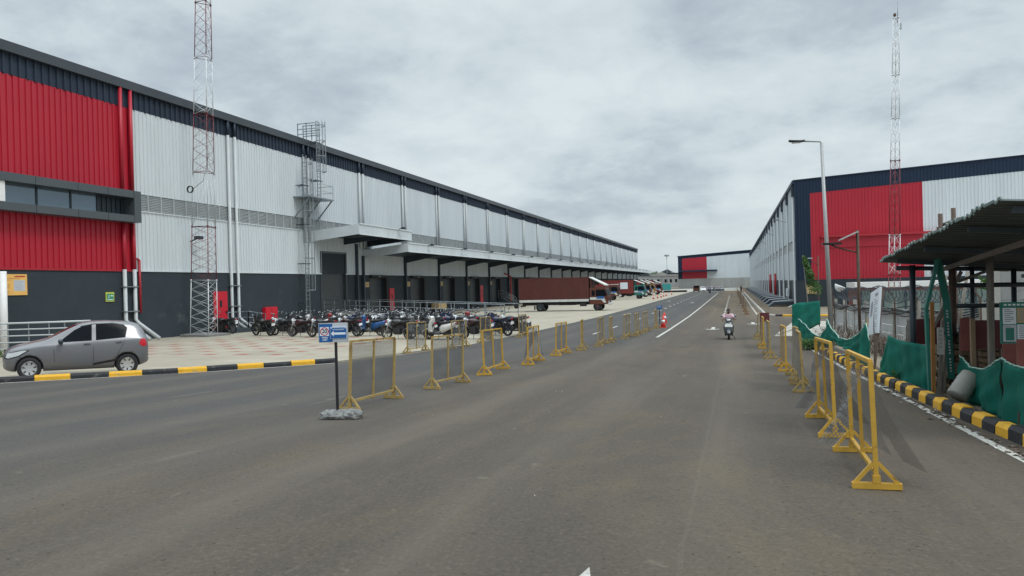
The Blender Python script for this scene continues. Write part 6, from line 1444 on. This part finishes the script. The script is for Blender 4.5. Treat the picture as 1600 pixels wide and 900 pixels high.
for i in range(n):
    a, b = top_[i][0], top_[i+1][0]; mb.add([a+Vector((-0.006, 0, -0.012)), b+Vector((-0.006, 0, -0.012)), b+Vector((-0.006, 0, 0.022)), a+Vector((-0.006, 0, 0.022)), a+Vector((0.012, 0, 0.022)), b+Vector((0.012, 0, 0.022))], [(0, 1, 2, 3), (3, 2, 5, 4)])
mb.build('sheet_edge', 'sheet_edge', sh, world=True, fixn=False)
for u in (0.12, 0.42, 0.75, 0.97):
    p = A_+(B_-A_)*u; mb = MB(); mb.bar((p.x+0.15, p.y, p.z-0.07), (p.x+W_-0.1, p.y, p.z-0.07-W_*tilt), 0.06, 0.07); mb.build('rafter', 'steel_dark', sh, world=True)
for xx in (0.9, 2.4, 4.2):
    mb = MB(); mb.bar((A_.x+xx, A_.y-0.1, A_.z-0.16-xx*tilt), (B_.x+xx, B_.y+0.2, B_.z-0.16-xx*tilt), 0.065); mb.build('purlin', 'grey_wood' if xx < 1 else 'steel_dark', sh, world=True)
def rz(x, y):                       # underside height of the roof
    u = (A_.y-y)/(A_.y-B_.y); p = A_+(B_-A_)*u; return p.z-(x-p.x)*tilt-0.1
for (px, Yv, m, r) in ((1425, 15.6, 'steel_dark', .055), (1546, 13.6, 'grey_wood', .055), (1487, 15.0, 'rust', .06), (1583, 15.4, 'steel_dark', .045), (1518, 15.6, 'steel_dark', .04), (1612, 14.2, 'grey_wood', .05)):
    g = at(px, 470, Yv); mb = MB(); mb.tube([(g.x, Yv, gz(Yv)-0.05), (g.x+0.02, Yv, rz(g.x, Yv)+0.03)], r, 8); mb.build('pole', m, sh, world=True)
for (p0, p1, Yv) in (((1488, 446), (1640, 444), 15.2), ((1488, 478), (1640, 476), 15.25), ((1400, 419), (1640, 421), 15.7), ((1500, 551), (1575, 556), 15.3)):
    mb = MB(); mb.tube([at(*p0, Yv), at(*p1, Yv)], .042, 8); mb.build('cross_pipe', 'steel_dark', sh, world=True)
for (p0, p1, Yv) in (((1502, 424), (1458, 512), 15.4), ((1497, 432), (1468, 500), 15.5), ((1540, 424), (1497, 440), 15.5)):
    mb = MB(); mb.bar(at(*p0, Yv), at(*p1, Yv), .06, .05); mb.build('brace', 'grey_wood', sh, world=True)
# teal painted timber frame with white stencilled marks
tf_ = thing('timber_arch', 'teal painted A-shaped timber frame standing at the striped kerb', 'timber arch', grd(1455, 616))
ap_, l1, l2, r1, r2 = at(1465, 405, 14.3), at(1447, 482, 14.3), at(1453, 614, 14.3), at(1479, 470, 14.6), at(1487, 592, 14.9)
for a, b in ((ap_, l1), (l1, l2), (ap_, r1), (r1, r2)):
    mb = MB(); mb.bar(a, b, .11, .05); mb.build('timber', 'teal_paint', tf_, world=True)
mb = MB()
for a, b in ((l1, l2), (r1, r2)):
    for i in range(3, 24):
        if i % 6 == 0: continue
        p = a+(b-a)*(i/26); p2 = a+(b-a)*((i+0.55)/26); mb.bar(p+Vector((-.01, -.031, 0)), p2+Vector((-.01, -.031, 0)), .028, .006)
mb.build('stencil_mark', 'grey_white', tf_, world=True)
for (p0, p1, Yv, m, lab, wd) in (((1456, 472), (1459, 614), 14.1, 'wood_o', 'orange brown timber post against the teal frame', .07), ((1473, 500), (1467, 612), 14.6, 'grey_wood', 'grey leaning pole behind the white meter board', .06), ((1481, 500), (1474, 606), 14.9, 'grey_wood', 'second grey leaning pole right of the white meter board', .06), ((1519, 498), (1521, 566), 13.6, 'wood', 'short pale timber post between the maroon boards', .08), ((1547, 470), (1549, 566), 13.3, 'grey_wood', 'stout grey timber post rising behind the large net', .09)):
    a, b = at(*p0, Yv), at(*p1, Yv); b.z = min(b.z, gz(Yv)) if b.z > gz(Yv)-.3 else b.z
    t = thing('timber_post', lab, 'post', (b.x, b.y, gz(Yv))); mb = MB(); mb.bar(a, (b.x, b.y, gz(Yv)), wd, wd*.8); mb.build('post', m, t, world=True)
def fboard(name, label, cat, x0, y0, x1, y1, Yv, m, thick=.03, skew=0.0):
    a, b = at(x0, y1, Yv), at(x1, y0, Yv); t = thing(name, label, cat, ((a.x+b.x)/2, Yv, (a.z+b.z)/2)); w_, h = (b.x-a.x)/2, (b.z-a.z)/2
    mb = MB(); mb.box((-w_, 0, -h), (w_, thick, h)); mb.build('panel', m, t); return t, w_, h
def legs(t, w_, h, Yv, m='rust'):
    for s_ in (-.8, .8): mb = MB(); mb.bar((s_*w_, .05, -(t.location.z-gz(Yv))), (s_*w_, .05, h*.5), .05); mb.build('leg', m, t)
t, w_, h = fboard('maroon_board', 'maroon board behind the teal timber frame', 'board', 1433, 498, 1470, 538, 15.9, 'maroon'); legs(t, w_, h, 15.9)
t, w_, h = fboard('grey_board', 'plain grey board left of the maroon board at the frame', 'board', 1418, 499, 1432.5, 538, 15.95, 'concrete'); legs(t, w_, h, 15.95)
t, w_, h = fboard('maroon_board', 'faded maroon board left of the short pale timber post', 'board', 1501.5, 497, 1519, 548, 14.0, 'maroon2'); legs(t, w_, h, 14.0)
t, w_, h = fboard('maroon_board', 'dark maroon board between the two timber posts', 'board', 1521, 500, 1570, 545, 14.2, 'maroon'); legs(t, w_, h, 14.2)
t, w_, h = fboard('maroon_board', 'brown red board below the notice board', 'board', 1568, 537, 1592, 568, 11.5, 'maroon2'); legs(t, w_, h, 11.5)
t, w_, h = fboard('maroon_board', 'brown red board at the right edge of the picture', 'board', 1590.5, 530, 1640, 577, 10.6, 'maroon2'); legs(t, w_, h, 10.6)
t, w_, h = fboard('notice_board', 'teal framed notice board with posters under the shelter roof', 'notice board', 1564, 471, 1640, 537, 12.4, 'teal_paint'); legs(t, w_, h, 12.4, 'teal_paint')
def panel(t, w_, h, u0, v0, u1, v1, m, name, dy=-.006):
    mb = MB(); mb.box((-w_+2*w_*u0, dy, h-2*h*v1), (-w_+2*w_*u1, dy+.005, h-2*h*v0)); return mb.build(name, m, t)
for (u0, v0, u1, v1, m) in ((.05, .14, .32, .53, 'sign_white'), (.34, .14, .56, .50, 'tan_sign'), (.05, .55, .32, .95, 'sign_grey'), (.34, .54, .60, .92, 'sign_white'), (.62, .14, .95, .92, 'sign_white')):
    q = panel(t, w_, h, u0, v0, u1, v1, m, 'poster')
    mb = MB(); X0, X1 = -w_+2*w_*u0, -w_+2*w_*u1
    for i in range(7):
        z = h-2*h*(v0+(v1-v0)*(.1+.12*i)); mb.box((X0+.02, -.0085, z-.007), (X0+.02+(X1-X0-.04)*(.9 if i % 3 else .6), -.0065, z+.006))
    mb.build('print', 'ink_grey', q)
q = panel(t, w_, h, .04, .03, .96, .10, 'green_sign', 'header'); mb = MB()
for i in range(16): mb.box((-w_*.85+i*.055, -.009, h-2*h*.085), (-w_*.85+i*.055+.036, -.0065, h-2*h*.045))
mb.build('header_print', 'sign_white', q)
q = panel(t, w_, h, .10, .62, .27, .92, 'teal_paint', 'poster_figure', -.009)
# clutter under the roof; the dark board stacks are added to darken it
rr = random.Random(90)
for (px, py, Yv, lab, nm) in ((1512, 588, 15.6, 'dark board stack added to deepen the shade behind the maroon boards', 'shade_filler_stack'), (1560, 590, 15.2, 'second dark board stack added to deepen the shade near the notice board', 'shade_filler_stack')):
    g = at(px, py, Yv); t = thing(nm, lab, 'stack', (g.x, Yv, gz(Yv))); mb = MB()
    for k_ in range(9): mb.rbox((rr.uniform(-.05, .05), rr.uniform(-.08, .08), .06+k_*.11), (rr.uniform(.75, .95), 1.4, .09), .012)
    mb.build('boards', 'wood', t); mb = MB(); mb.rbox((0, 0, 1.06), (.95, 1.5, .06), .02); mb.build('tarpaulin', 'tarp_black', t)
for (p0, p1, Yv, lab) in (((1478, 430), (1452, 590), 16.4, 'long bamboo pole leaning behind the teal frame'), ((1512, 424), (1478, 590), 16.6, 'long bamboo pole leaning left of the maroon boards'), ((1436, 470), (1428, 560), 16.9, 'bamboo pole standing by the grey board')):
    a, b = at(*p0, Yv), at(*p1, Yv); t = thing('bamboo_pole', lab, 'pole', (b.x, Yv, gz(Yv))); mb = MB(); mb.tube([(b.x, Yv, gz(Yv)), ((a.x+b.x)/2+.03, Yv, (a.z+gz(Yv))/2), (a.x, Yv, a.z)], .04, 7, 0, .03); mb.build('pole', 'grey_wood', t, world=True)
# narrow white meter board on a pole
t, w_, h = fboard('meter_board', 'narrow white board hanging on a pole inside the teal frame', 'board', 1465.5, 512, 1474.5, 554, 14.4, 'grey_white')
mb = MB()
for i in range(5): mb.box((-w_*.3, -.004, h*.7-i*h*.3), (w_*.3, -.001, h*.78-i*h*.3))
mb.build('print', 'ink_grey', t)
# tilted white information board
c4 = [at(1374.6, 448, 19.4), at(1360.4, 458, 20.4), at(1356, 524, 20.4), at(1370.5, 520, 19.4)]
t = thing('info_board', 'tall tilted white information board on two dark poles', 'sign', tuple((c4[0]+c4[2])/2))
nrm = (c4[1]-c4[0]).cross(c4[3]-c4[0]).normalized()
if nrm.y > 0: nrm = -nrm
mb = MB(); bk = [v-nrm*.05 for v in c4]; mb.add(c4+bk, [(0,1,2,3),(7,6,5,4),(0,4,5,1),(1,5,6,2),(2,6,7,3),(3,7,4,0)]); pnl = mb.build('panel', 'sign_white', t, world=True)
mb = MB()
def onb(u, v, o=.004): return c4[1]+(c4[0]-c4[1])*u+(c4[2]-c4[1])*v*(1-u)+(c4[3]-c4[0])*v*u+nrm*o
for i in range(13):
    v = .22+i*.055; mb.add([onb(.52, v), onb(.86 if i % 3 else .7, v), onb(.86 if i % 3 else .7, v+.018), onb(.52, v+.018)], [(0,1,2,3)])
mb.add([onb(.55, .10), onb(.88, .10), onb(.88, .16), onb(.55, .16)], [(0,1,2,3)])
mb.add([onb(.14, .30), onb(.30, .22), onb(.42, .34), onb(.34, .56), onb(.16, .62)], [(0,1,2,3,4)])
q = mb.build('print', 'ink_grey', t, world=True, fixn=False)
for (p0, p1) in (((1359, 470), (1367, 580)), ((1373, 452), (1366, 578))):
    mb = MB(); a = at(*p0, 20.1)-nrm*.1; b = grd(*p1); b = at(*p1, 19.2); mb.bar(a, (b.x, b.y, gz(b.y)), .045); mb.build('leg', 'rust', t, world=True)
# old scaffold stubs behind the roof
sc2 = thing('scaffold', 'rusty scaffold tubes rising behind the sheet roof', 'scaffold', (at(1480, 360, 19).x, 19.0, gz(19)))
for (px, py) in ((1469, 334), (1489.5, 325)):
    g = at(px, py, 19.0); mb = MB(); mb.tube([(g.x, 19.0, gz(19)), (g.x, 19.0, g.z)], .05, 8); mb.tube([(g.x, 19.0, g.z-.42), (g.x, 19.0, g.z-.30)], .08, 8); mb.build('standard', 'rust', sc2, world=True)
mb = MB(); mb.tube([at(1468, 353, 19.0), at(1500, 341, 19.05)], .035, 8); mb.tube([at(1486, 349, 19.0), at(1512, 347, 19.05)], .03, 8); mb.build('ledger', 'rust', sc2, world=True)
# grey drum lying against the net
g = grd(1492, 634); dr = thing('plastic_drum', 'dusty grey plastic drum tipped against the green net', 'drum', (g.x+.05, g.y+.1, gz(g.y)))
mb = MB(); R_ = .155
mb.lathe([(.001, 0), (R_*.9, 0), (R_, .03), (R_*.97, .14), (R_*1.02, .16), (R_*.97, .18), (R_*.97, .28), (R_*1.02, .30), (R_*.97, .32), (R_*.9, .43), (.05, .45), (.045, .47), (.001, .47)], (0, 0, 0), n=24)
o = mb.build('drum_body', 'drum', dr); o.rotation_euler = (R(-20), R(38), 0); o.location = (0, 0, .125)
# dry brush, creeper, weeds
def brush(name, label, c, d, n, s, m, seed, leaf=False):
    t = thing(name, label, 'plant', (c[0], c[1], c[2]-d[2]/2)); rr = random.Random(seed); mb = MB()
    for i in range(n):
        b = Vector((rr.uniform(-1, 1)*d[0]*.4, rr.uniform(-1, 1)*d[1]*.4, 0)); tp = Vector((b.x*1.25+rr.gauss(0, .15), b.y*1.25+rr.gauss(0, .15), d[2]*rr.uniform(.45, 1)))
        md = (b+tp)/2+Vector((rr.gauss(0, .08), rr.gauss(0, .08), 0))
        for p, q_ in ((b, md), (md, tp)):
            w_ = Vector((rr.uniform(-1, 1), rr.uniform(-1, 1), 0)).normalized()*s; mb.add([p-w_, p+w_, q_+w_*.5, q_-w_*.5], [(0,1,2,3)])
        for k_ in range(4):
            p = md+(tp-md)*rr.random(); u = Vector((rr.gauss(0, 1), rr.gauss(0, 1), rr.gauss(.3, .6))).normalized()*rr.uniform(.08, .22); w_ = Vector((-u.y, u.x, 0)).normalized()*s*(2.5 if leaf else .7)
            mb.add([p, p+u*.5+w_, p+u, p+u*.5-w_], [(0,1,2,3)])
    mb.build('foliage' if leaf else 'twigs', m, t, fixn=False); return t
for (px, py, d, n, sd_, lab) in ((1275, 541, (1.3, 1.6, .75), 150, 1, 'dry brown brush behind the first sagging net'), (1322, 552, (1.3, 2.6, .62), 150, 2, 'dry brown brush behind the net swag'), (1345, 560, (.9, 1.6, .6), 90, 3, 'dry brown brush left of the tilted white board'), (1378, 572, (.9, 1.8, .65), 80, 4, 'dry brown brush right of the tilted white board')):
    g = grd(px, py); brush('dry_brush', lab, (g.x+.9, g.y+.8, gz(g.y)+d[2]/2), d, n, .012, 'dry', sd_)
for (px, py, d, n, sd_, lab) in ((1249, 547, (.7, 1.2, .35), 160, 5, 'low green weeds at the kerb end below the nets'), (1388, 598, (.5, .9, .22), 80, 6, 'few green weeds at the foot of the net panel')):
    g = grd(px, py); brush('weeds', lab, (g.x+.45, g.y+.3, gz(g.y)+d[2]/2), d, n, .008, 'leaf', sd_, True)
cr = thing('creeper', 'green creeper climbing a thin pole by the navy corner', 'plant', (at(1262, 480, 42).x, 42.0, gz(42)))
mb = MB(); mb.tube([(0.1, 0, 0), (0, 0, 1.5), (-.18, 0, 3.9)], .04, 6, 0, .02); mb.build('stem', 'grey_wood', cr); mb = MB(); rr = random.Random(31)
for i in range(22):
    u = i/21; leafclump(mb, 34, (-.12+u*.55, rr.uniform(-.2, .2), 3.7-u*1.75), (.22+.5*u, .5, .42), .17, rr)
mb.build('foliage', 'leaf', cr, fixn=False)
wl = thing('small_pole', 'thin dark pole with a pale lamp arm beside the creeper', 'pole', (at(1279, 460, 44).x, 44.0, gz(44))); mb = MB(); mb.tube([(0, 0, 0), (0.02, 0, 3.9)], .035, 6); mb.tube([(0, 0, 3.4), (-.45, 0, 3.75)], .025, 6); mb.build('pole', 'rust', wl); mb = MB(); mb.rbox((-.5, 0, 3.78), (.5, .12, .06), .02); mb.build('lamp_head', 'galv_pale', wl)
fl = thing('floodlight', 'white bowl lamp above the razor wire by the street lamp', 'lamp', (at(1300, 448, 40).x, 40.0, gz(40)+1.4)); mb = MB(); mb.lathe([(.02, 0), (.12, .03), (.24, .2), (.26, .3)], (0, 0, .6), n=14); o = mb.build('lamp_bowl', 'white_paint', fl); o.rotation_euler = (0, R(25), 0); mb = MB(); mb.bar((0, 0, -1.4), (0, 0, .62), .05); mb.build('post', 'rust', fl)
ho = thing('hose', 'pale hose lying in a loose loop on the concrete corner', 'hose', (2.4, 36.5, gz(36.5)+.02)); mb = MB()
mb.tube([(-.5, -.8, .05), (-.35, .3, .05), (.1, .9, .12), (.6, .8, .3), (1.0, .3, .35), (.9, -.4, .1), (.4, -.9, .05)], .05, 8); mb.build('hose', 'kerb_c', ho)
# distant skyline: low houses and tree clumps past the end of the long warehouse
rr = random.Random(44)
for i, (px, hgt, wd, lab) in enumerate(((1006, 9.5, 9, 'distant pale house with pitched roof next to the long warehouse'), (1013, 7.5, 9, 'distant low flat house right of the pitched one'), (1021, 8.6, 10, 'distant grey house left of the middle of the skyline'), (1030, 9.0, 12, 'distant long house in the middle of the skyline'), (1040, 10.5, 10, 'distant tallest house of the skyline'), (1049, 8.8, 10, 'distant house just left of the far warehouse'), (1056, 8.0, 8, 'distant house half hidden by the far warehouse'))):
    g = at(px, 440, 430+rr.uniform(-20, 30)); t = thing('house', lab, 'house', (g.x, g.y, -.2)); mb = MB(); mb.box((-wd/2, 0, 0), (wd/2, 9, hgt*.75)); mb.build('wall', 'far_roof', t); mb = MB(); mb.prism([(-wd/2-.3, hgt*.75), (wd/2+.3, hgt*.75), (wd*.1, hgt)], 'y', -.3, 9.3); mb.build('roof', 'concrete' if i % 2 else 'gutter', t)
    mb = MB()
    for k_ in range(3): mb.box((-wd*.36+k_*wd*.28, -.06, hgt*.35), (-wd*.36+k_*wd*.28+1.1, .02, hgt*.55))
    mb.build('windows', 'car_glass', t)
def tree(label, x, y, h, r, seed):
    t = thing('tree', label, 'tree', (x, y, gz(y)-.1)); rr = random.Random(seed); mb = MB(); mb.tube([(0, 0, 0), (.1, 0, h*.35), (0, .1, h*.6)], r*.09, 7, 0, r*.05)
    for k_ in range(5): a = rr.uniform(0, 6.3); mb.tube([(0, 0, h*rr.uniform(.35, .55)), (math.cos(a)*r*.6, math.sin(a)*r*.6, h*rr.uniform(.65, .85))], r*.045, 5, 0, r*.02)
    mb.build('trunk', 'grey_wood', t); mb = MB()
    for k_ in range(16): a = rr.uniform(0, 6.3); q_ = rr.uniform(.15, .85)*r; leafclump(mb, 60, (math.cos(a)*q_, math.sin(a)*q_, h*rr.uniform(.5, .95)), (r*.8, r*.8, r*.6), r*.22, rr)
    mb.build('crown', 'leaf', t, fixn=False)
for i, (px, Yv, h, r) in enumerate(((1011, 455, 8.5, 4.0), (1026, 460, 9.0, 4.2), (1036, 458, 8.8, 4), (1045, 452, 9.5, 4), (1002, 440, 8.0, 3.5))):
    tree(['distant tree between the first skyline houses', 'distant tree left of the long skyline house', 'distant tree right of the long skyline house', 'distant tree before the far warehouse edge', 'distant tree at the end of the long warehouse'][i], at(px, 440, Yv).x, Yv, h, r, i+60)
tree('green tree behind the tall plank wall at the right edge', at(1605, 435, 42).x, 42.0, 3.9, 1.8, 77)
